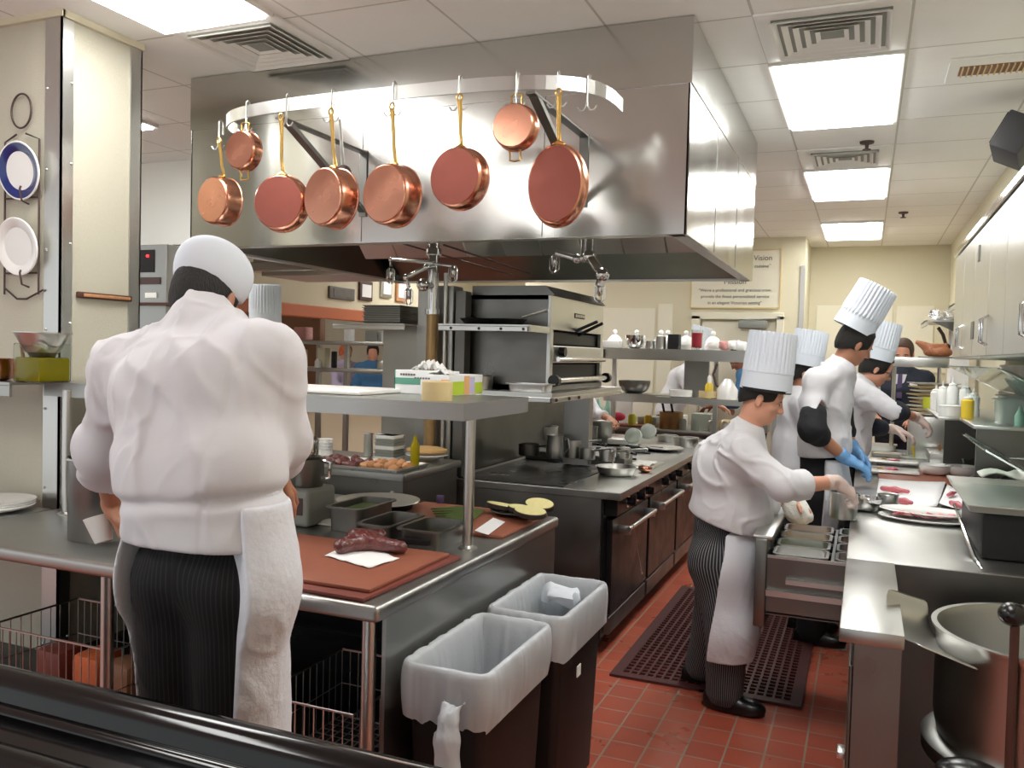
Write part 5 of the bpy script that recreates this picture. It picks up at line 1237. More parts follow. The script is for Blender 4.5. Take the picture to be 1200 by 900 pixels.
labs=[('front left','paper'),('front right','meat_pink'),('second row left','herb_green'),('second row right','meat_red'),('third row left','bread'),('third row right','orange_food'),('far left','roast_tan'),('far right','mint')]
k=0
for j in range(4):
    for i in range(2):
        x0,x1=((-.345,-.115),(-.09,.02))[i]; y0=3.825+j*.193
        hotel_pan('drawer_pan','%s steel pan of the open drawer'%labs[k][0],x0,x1,y0,y0+.18,.70,.115,'steel',.55,grp=None,lip=.010,foodmat=labs[k][1]); k+=1
# prep things on counter: bain-marie, mixing bowls
Z0=CT+.001
saucepot('bain_marie','tall steel canister at the counter edge under the gloved hand',988,607,Z0,.062,.12,'steel')
lathe_obj('mixing_bowl','shiny steel mixing bowl under the gloved hand','bowl','chrome',bowlprof(.085,.065),PZ(1012,598,Z0),n=40)
saucepot('bain_marie','low steel canister right of the mixing bowl',1040,596,Z0,.05,.07,'steel')
def platter(lab,u,v,rx,ry,z,rz=0,m_='china'):
    c=PZ(u,v,z); s=MB(); s.lathe([(.6,0),(.66,.003),(.97,.014),(1.,.018),(.98,.021),(.75,.010),(.62,.007),(0,.006)],(0,0,0),n=56)
    s.xf(Matrix.Translation(c)@Matrix.Rotation(rz,4,'Z')@Matrix.Diagonal((rx,ry,1,1))); return c,tag(s.build('oval_platter',m_),lab,'platter')
c,_=platter('nearest white oval platter with pink ham on the right counter',1083,611,.20,.125,Z0,-.12)
c2,_=platter('white oval platter just behind the ham platter',1085,603,.205,.12,Z0+.02,-.12)
for i in range(7):
    x=c.x-.11+.036*i; s=MB(); rows=[]
    for a in range(8): rows.append([Vector((x+.028*math.cos(a*.8)*b/5*1.1,c.y-.02+.022*math.sin(a*.8)*b/5*1.5+.004*i,Z0+.022+.010*math.sin(a*1.3+i)*b/5+.002*b)) for b in range(6)])
    s.sheet(rows); tag(s.build('ham_slice','meat_pink' if i%2 else 'meat_red',solid=.002),'folded slice of pink ham on the nearest oval platter','ham slice','ham slices on the nearest platter')
# square white platters / butcher papers with meat strips
def quad(name,lab,pts,z,m_,th=.002,lift=0):
    P=[PZ(u,v,z) for u,v in pts]; s=MB(); rows=[]
    for i in range(9): rows.append([P[0].lerp(P[1],i/8).lerp(P[3].lerp(P[2],i/8),j/8)+Vector((0,0,lift*(abs(i-4)/4)**2+lift*(abs(j-4)/4)**2)) for j in range(9)])
    s.sheet(rows); return tag(s.build(name,m_,solid=th),lab,name.replace('_',' '))
quad('butcher_paper','long white paper with two red meat strips behind the platters',[(1025,596),(1098,596),(1108,567),(1030,563)],Z0+.008,'paper',lift=.006)
quad('butcher_paper','second white paper with meat ends next to the sheet tray',[(1100,592),(1132,600),(1140,582),(1110,570)],Z0+.010,'paper',lift=.006)
def strip(lab,u0,v0,u1,v1,r=.014,m_='meat_red'):
    a=PZ(u0,v0,Z0+.03); b=PZ(u1,v1,Z0+.03); me=sdf_mesh([cone(a,a.lerp(b,.5),r,r*1.1,.02),cone(a.lerp(b,.5),b,r*1.1,r*.8,.02)],.005,folds(None,.0012,14,14,6)); tag(link('meat_strip',me,m_,angle=180),lab,'meat')
strip('upper red meat strip on the long white paper',1034,572,1064,576); strip('lower red meat strip on the long white paper',1052,586,1068,589)
strip('small pink meat end at the back of the second paper',1111,580,1120,577,.010); strip('pink meat piece at the front of the second paper',1115,589,1128,594,.014)
# plates being dressed by the gloved chef
for i,(u,v,lab) in enumerate(((1045,552,'nearest white rectangular plate with red meat under the blue gloves'),(1048,541,'second white rectangular plate beyond the blue gloves'))):
    c=PZ(u,v,Z0+.02); t=thing('rectangular_plate',lab,'plate',c); s=MB(); s.box(c.x-.19,c.x+.16,c.y-.12,c.y+.12,Z0+.018,Z0+.028,bev=.004); s.box(c.x-.12,c.x+.1,c.y-.07,c.y+.07,Z0,Z0+.018,bev=.004); s.build('plate_body','china',t)
    s=MB(); s.sphere((c.x+.0,c.y,Z0+.034),.028,14,(1.4,1,.4)); s.jitter(.01,30); tag(s.build('dressed_meat','meat_red'),'little red mound of food on the %s rectangular plate'%('nearest' if i==0 else 'second'),'food')
    s=MB(); s.sphere((c.x-.07,c.y+.02,Z0+.032),.016,12,(1.6,.8,.4)); s.jitter(.01,30); tag(s.build('garnish','bread'),'tan garnish left of the red mound on the %s plate'%('nearest' if i==0 else 'second'),'food')
s=MB(); a=PZ(1062,563,Z0); s.box(.10,.66,5.72,6.35,Z0,Z0+.014,bev=.003); tag(s.build('cutting_board','board_brown'),'red-brown cutting board under the two bowls on the right counter','cutting board')
s=MB(); s.box(-.03,.10,5.5,5.62,Z0,Z0+.006,bev=.002); s.bm.free()
for u,v,lab,r in ((1096,556,'left one of the two pale bowls on the brown board',.10),(1128,558,'right one of the two pale bowls on the brown board',.105)):
    lathe_obj('pale_bowl',lab,'bowl','china',bowlprof(r,.065,.003,.5),PZ(u,v,Z0+.015),n=36)
def box_pan(lab,u,v,w_,d_,h,z=Z0,m_='steel',food=.6,fm='herb_green',rz=0):
    c=PZ(u,v,z); return hotel_pan('steel_pan',lab,c.x-w_/2,c.x+w_/2,c.y-d_/2,c.y+d_/2,z,h,m_,food,rz=rz,lip=.010,foodmat=fm)
box_pan('square grey steel pan in the middle of the right counter under the hands',1080,524,.17,.18,.10,fm='orange_food')
box_pan('low steel tray of garnish at the counter edge beyond the plates',1030,527,.28,.2,.05,fm='food_yellow')
box_pan('flat steel tray with greens between chef and bowls',1075,541,.24,.18,.035,fm='mint')
box_pan('shallow steel tray beyond the second rectangular plate',1040,535,.26,.16,.03,fm='bread')
box_pan('steel tray at the far end of the right counter',1106,518,.3,.3,.05,fm='roast_tan')
for u,v,lab,r in ((1108,530,'round steel colander with shiny rim in the counter middle',.08),(1122,541,'shiny steel bowl behind the right pale bowl',.07)):
    lathe_obj('mixing_bowl',lab,'bowl','chrome',bowlprof(r,.06),PZ(u,v,Z0),n=32,tilt=(math.radians(18),math.radians(-14)))
for i,(u,v) in enumerate(((1118,518),(1128,524),(1140,528))):
    c,_=platter(['farthest','middle','nearest'][i]+' of three white oval platters overlapping near the glass guard',u,v,.16,.12,Z0+.09-.01*i,.1)
s=MB(); s.box(.45,.85,6.92,7.28,Z0,Z0+.085,bev=.01); tag(s.build('steel_platform','steel'),'low steel platform under the overlapping platters','platform')
box_pan('deep steel pan with white rim right of the pale bowls',1153,547,.2,.2,.13,fm='bread')
s=MB(); s.box(.50,.64,6.75,6.9,Z0+.09,Z0+.1); s.bm.free()
for i,(u,v,lab) in enumerate(((1072,538,'yellow handled spoon standing among the trays'),(1103,538,'pale spoon handle standing by the colander'))):
    c=PZ(u,v,Z0+.02); s=MB(); s.tube([c,c+Vector((-.02,0,.11))],[.006,.011],8); tag(s.build('serving_spoon','food_yellow' if i==0 else 'roast_tan'),lab,'spoon')
s=MB(); c=PZ(1135,548,Z0+.03); s.lathe([(.03,0),(.045,.06),(.046,.062),(.043,.06),(.028,.003),(0,.002)],c,n=24); tag(s.build('glass_cup','glass'),'small clear glass cup between bowl and steel pan','cup')
# black bin with sheet tray on top
t=thing('black_tub','tall black tub on the counter under the steel sheet tray','tub',(.62,3.95,CT))
s=MB(); s.box(.425,.86,3.63,4.35,CT+.001,CT+.185,bev=.02); s.build('tub_shell','black_plastic',t)
t=thing('sheet_tray','steel sheet tray balanced on the black tub at the right','tray',(.6,4.0,1.11))
s=MB(); x0,x1,y0,y1=.365,.87,3.55,4.45; tray(s,x0,x1,y0,y1,CT+.187,.028); s.build('tray_shell','steel',t)
lathe_obj('strainer_funnel','crumpled clear wrap beside the black tub','wrap','translucent_plastic',[(.05,0),(.05,.05),(.035,.07),(.02,.09),(0,.09)],PZ(1136,614,Z0),n=18)
s=MB(); s.tube([PZ(1118,590,1.07),PZ(1130,622,1.0),PZ(1141,652,Z0+.01),PZ(1151,668,Z0+.004)],[.004,.008,.010,.006],8); tag(s.build('steel_spatula','chrome'),'long steel spatula leaning from the sheet tray to the counter','spatula')
# dark pan with white cloth behind the sheet tray
hotel_pan('steel_pan','dark roasting pan behind the sheet tray at the right edge',.50,.86,4.52,4.86,Z0,.175,'dark_steel',.6,foodmat='griddle')
c=Vector((.70,4.70,0)); s=MB(); rows=[]
for i in range(12): rows.append([Vector((c.x-.17+.03*i,c.y-.10+.025*j,Z0+.20+.02*math.sin(i*.8)*math.cos(j*.7)+.03*(i/11))) for j in range(9)])
s.sheet(rows); tag(s.build('folded_towel','towel',solid=.008),'white towel over the dark roasting pan at the right edge','towel')
# raised ledge, squeeze bottles, boxes
lg=thing('back_ledge','raised dark steel ledge along the right wall with bottles on it','ledge',(.7,6,CT))
s=MB(); s.box(.52,.875,4.95,6.9,1.325,1.345,bev=.004).box(.40,.53,5.6,6.9,1.325,1.345,bev=.004); s.build('ledge_top','steel',lg)
s=MB(); s.box(.54,.87,4.97,5.0,CT,1.325).box(.85,.87,5,6.9,CT,1.325).box(.54,.87,6.86,6.89,CT,1.325); s.build('ledge_front','dark_steel',lg,smooth=False)
LG=1.346
def sq_bottle(lab,x,y,r,h,m_='white_plastic',cap='white_plastic',z=LG,grp='squeeze bottles on the ledge'):
    t=thing('squeeze_bottle',lab,'bottle',(x,y,z),grp); s=MB(); s.lathe([(r*.95,0),(r,.004),(r,h*.68),(r*.7,h*.75),(r*.65,h*.76),(0,h*.765)],(x,y,z),n=20); s.build('bottle_body',m_,t)
    s=MB(); s.lathe([(r*.72,h*.755),(r*.72,h*.80),(r*.2,h*.84),(r*.1,h),(0,h)],(x,y,z),n=16); s.build('nozzle_cap',cap,t)
sq_bottle('tallest white squeeze bottle on the right ledge',.50,5.9,.034,.23)
sq_bottle('white squeeze bottle left of the tallest one',.46,6.1,.034,.20)
sq_bottle('white squeeze bottle at the left end of the bottle group',.44,6.35,.034,.17)
sq_bottle('squeeze bottle with yellow sauce at the front of the bottles',.545,5.5,.034,.15,'food_yellow')
sq_bottle('short white squeeze bottle right of the yellow one',.60,5.75,.034,.17)
sq_bottle('white squeeze bottle near the clear tub',.58,6.0,.034,.21)
lathe_obj('white_tub','low wide white tub at the front of the bottles','tub','white_plastic',potprof(.06,.06),(.47,5.66,LG),n=28)
lathe_obj('lime_tub','lime green lidded tub behind the white tub','tub','lime_plastic',potprof(.05,.07),(.425,6.6,LG),n=28)
hotel_pan('clear_tub','clear greenish food tub on the right ledge',.64,.80,5.1,5.35,LG,.13,'translucent_plastic')
hotel_pan('clear_tub','second clear tub at the right edge of the ledge',.70,.86,5.45,5.7,LG,.14,'translucent_plastic')
lathe_obj('blue_cap_bottle','small white bottle with bluish tip before the clear tub','bottle','mint',[(.022,0),(.024,.05),(.01,.08),(.004,.10),(0,.1)],(.74,5.05,LG),n=18)
# glass guards
for i,(P,Q,y0,y1,lab) in enumerate((((.50,1.645),(.80,1.50),4.0,6.3,'upper slanted glass guard below the wall cabinets'),((.47,1.30),(.66,1.20),4.05,4.93,'lower slanted glass guard in front of the ledge'))):
    t=thing('glass_guard',lab,'glass guard',((P[0]+Q[0])/2,(y0+y1)/2,P[1])); s=MB(); s.prism([(P[0],P[1]),(Q[0],Q[1]),(Q[0],Q[1]-.006),(P[0],P[1]-.006)],'y',y0,y1)
    # prism along y uses (x,z)
    s.build('glass_pane','guard_glass',t,smooth=False)
    s=MB(); [s.rod((P[0]+.01,y,P[1]-.003),(Q[0],y,Q[1]-.003),.007,8) for y in (y0+.02,y1-.02)]; s.rod((Q[0],y0,Q[1]-.003),(Q[0],y1,Q[1]-.003),.007,8); [s.rod((Q[0],y,Q[1]),(.878,y,Q[1]),.007,8) for y in (y0+.1,y1-.1)]; s.build('steel_frame','chrome',t)
# wall cabinets
wc=thing('wall_cabinet','long steel wall cabinet with tall handles on the right wall','cabinet',(.7,4.9,1.69))
s=MB(); s.box(.57,.878,2.9,6.7,1.69,2.40,bev=.003); s.build('cabinet_body','steel',wc,smooth=False)
s=MB(); s.box(.54,.878,2.88,6.72,2.40,2.44,bev=.004); s.build('top_trim','chrome',wc,smooth=False)
edges=[2.92,3.62,4.30,4.87,5.50,6.10,6.68]
for i,(a,b) in enumerate(zip(edges,edges[1:])):
    s=MB(); s.box(.553,.570,a+.004,b-.004,1.70,2.39,bev=.004); d=s.build('cabinet_door','steel',wc,smooth=False)
    hy=(b-.05) if i%2==0 else (a+.05)
    s=MB(); s.tube([(.553,hy,1.90),(.525,hy,1.885),(.525,hy,1.77),(.553,hy,1.755)],.006,8); s.build('door_handle','chrome',d)
s=MB(); s.box(.548,.553,5.44,5.56,1.80,1.90,bev=.002); s.build('latch_plate','dark_steel',wc,smooth=False)
s=MB(); s.box(.545,.555,5.30,5.34,2.22,2.31,bev=.002); s.build('hinge','dark_steel',wc,smooth=False)
s=MB(); s.box(.86,.878,2.9,6.8,1.36,1.66); tag(s.build('wall_panel_dark','dark_steel',smooth=False),'dark steel splash panel under the wall cabinets','panel')
# framed notices above cabinets
for i,(u,v,y,lab,m_) in enumerate(((1160,268,8.6,'small framed picture with reddish frame above the wall cabinet','frame_wood'),(1190,240,6.9,'pale framed notice above the wall cabinet, nearer one','iron'))):
    p=PX(u,v,.865); t=thing('framed_notice',lab,'frame',p); y=p.y; z=p.z
    s=MB(); s.box(.86,.878,y-.14,y+.14,z-.12,z+.12,bev=.004); s.build('frame',m_,t,smooth=False); s=MB(); s.box(.857,.861,y-.12,y+.12,z-.10,z+.10); s.build('paper_sheet','wall_panel',t,smooth=False)
# foil covered shelves at the far side
for i,(x0,z,y,lab) in enumerate(((.45,2.02,8.3,'lower wall shelf with foil packs beyond the cabinets'),(.60,2.12,7.45,'upper wall shelf with foil beyond the cabinets'))):
    t=thing('wall_shelf',lab,'shelf',(.7,y,z)); s=MB(); s.box(x0,.878,y-.35,y+.35,z-.012,z).box(x0,x0+.012,y-.35,y+.35,z-.045,z); s.build('shelf_board','steel',t,smooth=False)
    s=MB(); s.prism([(.878,z-.012),(x0+.05,z-.012),(.878,z-.2)],'y',y-.34,y-.33); s.build('bracket','dark_steel',t,smooth=False)
    for j in range(3):
        s=MB(); s.sphere((x0+.1+.09*j,y-.18+.14*j,z+.05),.055,18,(1.2,1,.8)); s.jitter(.022,30,j+i*5); tag(s.build('foil_pack','foil'),'%s crumpled foil pack on the %s wall shelf'%(('left','middle','right')[j],('lower','upper')[i]),'foil pack')
t=thing('hanging_ladle','dark utensil hanging under the lower wall shelf','utensil',(.6,8.1,1.8))
a=PY(1105,392,8.2); s=MB(); s.tube([a+Vector((-.04,0,.06)),a,a+Vector((.03,0,-.10))],.014,8).sphere(a+Vector((.03,0,-.11)),.035,12); s.build('utensil_body','iron',t)
s=MB(); s.box(.66,.80,8.1,8.4,1.30,1.98,bev=.004); tag(s.build('paper_stack','paper',smooth=False),'white ribbed paper column beyond the wall cabinet','paper')
# end shelf with bird-shaped bread, plates below, pole
es=thing('end_shelf','steel shelf end across the far part of the right counter','shelf',(.37,7.5,1.65))
s=MB(); s.box(.165,.58,7.2,7.9,1.625,1.70,bev=.004); s.build('shelf_board','steel',es); s=MB(); s.bm.free()
for (x,y) in ((.56,7.84),(.22,7.8)): s=MB(); s.rod((x,y,CT),(x,y,1.63),.016,12); s.build('support_pole','steel',es)
c=PY(1093,412,7.4); t=thing('bread_bird','brown crusty bread shaped with a pointed tail on the end shelf','bread',(c.x,c.y,1.70))
me=sdf_mesh([ell((c.x+.04,c.y,1.745),(.10,.07,.045),.03),cone((c.x-.02,c.y,1.77),(c.x-.11,c.y,1.82),.04,.018,.03),cone((c.x,c.y,1.78),(c.x+.09,c.y,1.80),.03,.018,.03),cone((c.x-.03,c.y,1.77),(c.x-.05,c.y,1.79),.03,.02,.03)],.006,folds(None,.004,30,30,2)); link('crust','' or me,'roast_brown',t,angle=180)
s=MB(); s.box(c.x-.10,c.x+.16,c.y-.07,c.y+.07,1.701,1.712,bev=.004); tag(s.build('small_board','dark_steel'),'thin dark board under the brown bread','board')
for i in range(9):
    s=MB(); s.lathe(plateprof(.13),(.52-.012*(i%3),7.45+.01*(i%2),1.245+i*.030),n=32,sx=1.5); tag(s.build('oval_plate','beige_ceramic' if i%2 else 'china'),('topmost' if i==8 else 'lower')+' beige oval plate in the stack below the end shelf','plate','' if i==8 else 'beige plates stacked below the end shelf')
s=MB(); s.box(.33,.71,7.32,7.58,CT+.001,1.244,bev=.006); tag(s.build('plate_stand','steel'),'steel stand carrying the beige plate stack','stand')
for o in bpy.data.objects:
    if 'group' in o.keys() and o['group']=='': del o['group']
# =================================================================== KETTLE
kt=thing('tilting_kettle','large steel tilting kettle with pouring lip at the lower right','kettle',(.56,2.86,.2))
kc=Vector((.525,2.84,0)); R=.30
s=MB(); s.lathe([(.05,.42),(.2,.45),(.28,.52),(R,.62),(R,.86),(R+.012,.875),(R+.014,.885),(R-.002,.885),(R-.012,.86),(R-.012,.62),(.26,.54),(.15,.48),(0,.46)],kc,n=80)
s.build('kettle_bowl','table_steel',kt)
s=MB(); s.lathe([(R+.002,.50),(R+.028,.505),(R+.03,.545),(R+.006,.56),(R-.02,.56),(R-.02,.5)],kc,n=80); s.lathe([(.18,.0),(.22,.02),(.2,.1),(.18,.44),(.0,.44)],kc,n=48); s.build('jacket_band','steel',kt)
# spout: trough towards the left
a=math.radians(200); e=Vector((math.cos(a),math.sin(a),0)); n_=Vector((-e.y,e.x,0))
s=MB(); rows=[]
for t_ in np.linspace(0,1,6):
    w_=.16-.045*t_; c=kc+e*(R-.02+.15*t_); z=.86+.05*t_; d=.11*(1-.3*t_)
    rows.append([c+n_*w_+Vector((0,0,z-.035)),c+n_*w_*.92+Vector((0,0,z-.030)),c+n_*w_*.3+Vector((0,0,z-.050)),c-n_*w_*.5+Vector((0,0,z-.045)),c-n_*w_*.92+Vector((0,0,z-.015)),c-n_*w_+Vector((0,0,z+.02)),c-n_*w_*1.02+Vector((0,0,z+.065))])
s.sheet(rows); s.build('pouring_lip','steel',kt,solid=.004,sub=1,angle=180)
k0=PZ(1187,720,1.0); 
lv=thing('kettle_lever','dark lever with black ball knob standing before the kettle','lever',(k0.x,k0.y,0))
s=MB(); s.tube([(k0.x+.01,k0.y,.3),(k0.x+.006,k0.y,.985)],.0115,12); s.build('lever_rod','board_edge',lv); s=MB(); s.sphere(k0+Vector((0,0,0)),.033,24,(1.1,1.1,.95)); s.build('ball_knob','knob_black',lv)
s=MB(); s.box(k0.x-.03,k0.x+.05,k0.y-.03,k0.y+.03,0,.3,bev=.01); s.build('lever_base','dark_steel',lv)
c=PZ(1120,893,.70); 
t=thing('black_valve_handle','black rounded handle at the bottom edge before the kettle','handle',(c.x,c.y,0)); s=MB(); s.rod((c.x+.05,c.y,0),(c.x+.05,c.y,.66),.015,12); s.build('stem','dark_steel',t); s=MB(); s.sphere((c.x+.03,c.y,.68),.05,20,(1.5,1,.6)); s.build('grip','knob_black',t)
# =================================================================== FLOOR MAT, GRATE
t=thing('rubber_mat','dark red perforated rubber mat on the aisle floor','mat',(-.7,5.2,0))
s=MB(); x0,x1,y0,y1=-1.16,-.22,4.22,6.1
s.box(x0,x1,y0,y0+.05,.001,.014).box(x0,x1,y1-.05,y1,.001,.014).box(x0,x0+.05,y0+.05,y1-.05,.001,.014).box(x1-.05,x1,y0+.05,y1-.05,.001,.014)
nx=20; ny=38; dx=(x1-x0-.1)/nx; dy=(y1-y0-.1)/ny
for i in range(nx+1): s.box(x0+.05+i*dx-.006,x0+.05+i*dx+.006,y0+.04,y1-.04,.001,.013)
for j in range(ny+1): s.box(x0+.04,x1-.04,y0+.05+j*dy-.006,y0+.05+j*dy+.006,.001,.0125)
s.box((x0+x1)/2-.012,(x0+x1)/2+.012,y0,y1,.001,.015)
mat('mat_rubber','4a2222',.5,noise=.15); s.build('mat_grid','mat_rubber',t,smooth=False)
c=PZ(970,767,0); s=MB(); s.box(-.20,-.04,5.2,5.42,.001,.006); [s.box(-.16+.02*k,-.15+.02*k,5.22,5.40,.006,.008) for k in range(6)]; tag(s.build('floor_drain','grout_drain',smooth=False),'small square floor drain by the black shoes','drain')
# =================================================================== FAR LINE
fl=thing('rear_line','rear steel prep line across the room end','counter',(-1.8,8.9,0))
s=MB(); s.box(-3.3,-.95,8.55,9.35,CT-.04,CT,bev=.004); s.build('counter_top','table_steel',fl); s=MB(); s.box(-3.28,-.97,8.6,9.3,.05,CT-.04); s.build('counter_body','dark_steel',fl,smooth=False)
fs=thing('rear_pass_shelf','two-tier steel pass shelf over the rear line with bowls and lids','shelf',(-1.7,8.2,CT))
FY=8.2
s=MB(); s.box(-2.42,-.7,FY,FY+.42,1.715,1.73).box(-2.42,-.7,FY,FY+.015,1.62,1.715).box(-2.42,-2.40,FY,FY+.42,1.62,1.715); s.build('upper_board','steel',fs,smooth=False)
s=MB(); s.box(-2.42,-1.7,FY+.05,FY+.45,1.265,1.28).box(-2.42,-1.7,FY+.05,FY+.065,1.20,1.265); s.box(-1.86,-.75,FY-.12,FY+.3,1.255,1.27).box(-1.86,-.75,FY-.12,FY-.105,1.215,1.255); s.build('lower_board','steel',fs,smooth=False)
for x in (-2.36,-1.34,-.78): s=MB(); s.box(x-.02,x+.02,FY+.2,FY+.24,0,1.72); s.build('post','steel',fs,smooth=False)
s=MB(); s.box(-1.66,-1.42,FY+.26,FY+.30,1.27,1.62); s.build('upright_panel','table_steel',fs,smooth=False)
s=MB(); s.tube([(-1.30,FY+.0,1.60),(-1.33,FY-.02,1.50),(-1.30,FY-.02,1.40),(-1.22,FY-.02,1.34)],.012,8); s.build('hose','iron',fs)
UZ=1.731
def onup(u): return PY(u,410,FY+.14).x
lathe_obj('mixing_bowl','round steel bowl on the upper rear shelf','bowl','chrome',bowlprof(.10,.13),(onup(745),FY+.12,UZ),n=32)
lathe_obj('steel_cup','short steel cup on the upper rear shelf, between two bigger vessels','cup','steel',potprof(.045,.075),(onup(763),FY+.1,UZ),n=24)
lathe_obj('steel_cup','taller steel cup left of the black canister','cup','steel',potprof(.05,.12),(onup(775),FY+.1,UZ),n=24)
s=MB(); x=onup(790); s.box(x-.05,x+.06,FY+.06,FY+.18,UZ,UZ+.145,bev=.006); tag(s.build('black_canister','black_plastic'),'square black canister on the upper rear shelf','canister')
for i,u in enumerate((715,741,770,778,800,832)):
    x=onup(u); t=thing('domed_lid','white domed lid with ball knob, %s on the rear shelf'%('leftmost','second from left','third from left','fourth from left','fifth from left','rightmost')[i],'lid',(x,FY+.3,UZ))
    s=MB(); s.lathe([(.085,.04),(.08,.075),(.05,.12),(.02,.14),(0,.142)],(x,FY+.3,UZ),n=24).lathe([(.08,0),(.09,.04),(.09,.05)],(x,FY+.3,UZ),n=24); s.build('dome','china',t); s=MB(); s.sphere((x,FY+.3,UZ+.165),.026,12); s.build('knob','china',t)
x=onup(718); s=MB(); s.box(x-.11,x+.10,FY+.03,FY+.18,UZ,UZ+.07,bev=.008); tag(s.build('white_dish','china'),'white rectangular dish at the left end of the upper rear shelf','dish')
t=thing('red_cup','clear cup with bright red contents on the upper rear shelf','cup',(onup(818),FY+.06,UZ)); s=MB(); s.lathe([(.045,.02),(.05,.16),(0,.165)],(onup(818),FY+.06,UZ),n=24); s.build('red_filling','red_plastic',t); s=MB(); s.lathe([(.05,0),(.052,.02),(.056,.19),(.054,.19),(.05,.02),(0,.004)],(onup(818),FY+.06,UZ),n=24); s.build('cup_wall','glass',t)
for i,u in enumerate((838,848,858,868)):
    s=MB(); s.sphere((onup(u),FY+.12,UZ+.05),.055,16,(1.2,1,.8)); s.jitter(.02,20,i); tag(s.build('wrapped_bundle',('white_plastic','meat_pink','white_plastic','china')[i]),'%s wrapped bundle at the right part of the upper rear shelf'%('first','second pinkish','third','last')[i],'bundle')
lathe_obj('mixing_bowl','wide steel bowl on the lower rear shelf','bowl','dark_steel',bowlprof(.16,.125),(PY(742,452,FY+.2).x,FY+.25,1.281),n=36)
for i,(u,r) in enumerate(((797,.11),(826,.09))):
    lathe_obj('white_dish','wide white round dish on the lower rear shelf','dish','china',[(r*.8,0),(r,.01),(r,.07),(r*.96,.07),(r*.9,.015),(0,.012)],(PY(u,465,FY-.02).x,FY-.0,1.271),n=32) if i==0 else lathe_obj('white_dish','smaller beige-white round dish beside the wide one on the lower rear shelf','dish','beige_ceramic',[(r*.8,0),(r,.01),(r,.07),(r*.96,.07),(r*.9,.015),(0,.012)],(PY(u,465,FY-.02).x+.03,FY+.0,1.271),n=32)
t=thing('oil_bottle','squat bottle of yellow-green oil with pale cap on the rear shelf','bottle',(-1.36,FY-.04,1.27)); s=MB(); s.lathe([(.035,0),(.036,.12),(.02,.15),(0,.15)],(-1.36,FY-.05,1.271),n=20); s.build('bottle_body','food_yellow',t); s=MB(); s.lathe([(.02,.15),(.018,.2),(.008,.22),(0,.22)],(-1.36,FY-.05,1.271),n=14); s.build('cap','white_plastic',t)
lathe_obj('white_cone_lid','white conical stack of paper cups on the lower rear shelf','cup stack','china',[(.10,0),(.10,.09),(.06,.15),(.03,.19),(0,.195)],(-1.20,FY+.0,1.271),n=28)
for i in range(5):
    s=MB(); s.box(-2.2+.28*i,-2.0+.28*i,8.8,9.05,CT,CT+.10+.03*(i%3),bev=.01); tag(s.build('storage_box',('grey_plastic','white_plastic','translucent_plastic','beige_ceramic','grey_plastic')[i]),'%s box on the rear line under the shelf'%('first grey','white','clear','beige','last grey')[i],'box')
# things on the rear counter
c=Vector((PY(784,495,8.6).x,8.70,CT)); t=thing('stock_pot','squarish pot with two black-handled tools on the rear line','pot',c); s=MB(); s.lathe(potprof(.12,.17),c,n=32); s.build('pot_body','copper_pipe',t)
for k,dx in enumerate((-.06,.03)): s=MB(); s.tube([c+Vector((dx,0,.1)),c+Vector((dx-.05,0,.32))],.012,8); tag(s.build('tool_handle','black_plastic'),('left' if k==0 else 'right')+' black tool handle leaning in the rear pot','tool')
for i,(u,m_,lab) in enumerate(((701,'mint','left mint green bottle on the rear line'),(712,'mint','right mint green bottle on the rear line'))):
    c=Vector((PY(u,480,8.7).x,8.7,CT)); lathe_obj('mint_bottle',lab,'bottle',m_,[(.05,0),(.052,.15),(.03,.2),(.015,.27),(0,.27)],c,n=20)
c=Vector((PY(724,485,8.6).x,8.62,CT)); t=thing('pink_timer','bright pink round cup on a stick on the rear line','cup',c); s=MB(); s.sphere(c+Vector((0,0,.10)),.065,16,(1.2,1,.7)); s.build('pink_ball','pink_plastic',t); s=MB(); s.rod(c,c+Vector((0,0,.1)),.008,8); s.build('stick','iron',t)
s=MB(); s.box(PY(690,490,8.6).x,PY(765,490,8.6).x,8.57,8.85,CT,CT+.02,bev=.004); tag(s.build('cutting_board','board_brown'),'red-brown board with pink cup on the rear line','cutting board')
s=MB(); x=PY(732,475,8.9).x; s.box(x-.09,x+.09,8.9,8.91,CT,CT+.30); tag(s.build('white_notice','paper',smooth=False),'white sheet standing upright on the rear line','notice')
c=Vector((PY(738,497,8.6).x,8.56,CT)); 
for i,(u,m_) in enumerate(((741,'lime_plastic'),(760,'food_yellow'),(800,'translucent_plastic'),(815,'translucent_plastic'),(835,'steel'),(850,'steel'))):
    c=Vector((PY(u,495,8.68).x,8.66,CT+(.021 if u<765 else 0))); lathe_obj('small_jar','%s jar on the rear line'%('lime green','yellow topped','first clear','second clear','first steel','last steel')[i],'jar',m_,[(.04,0),(.042,.09),(.03,.11),(0,.11)],c,n=20)
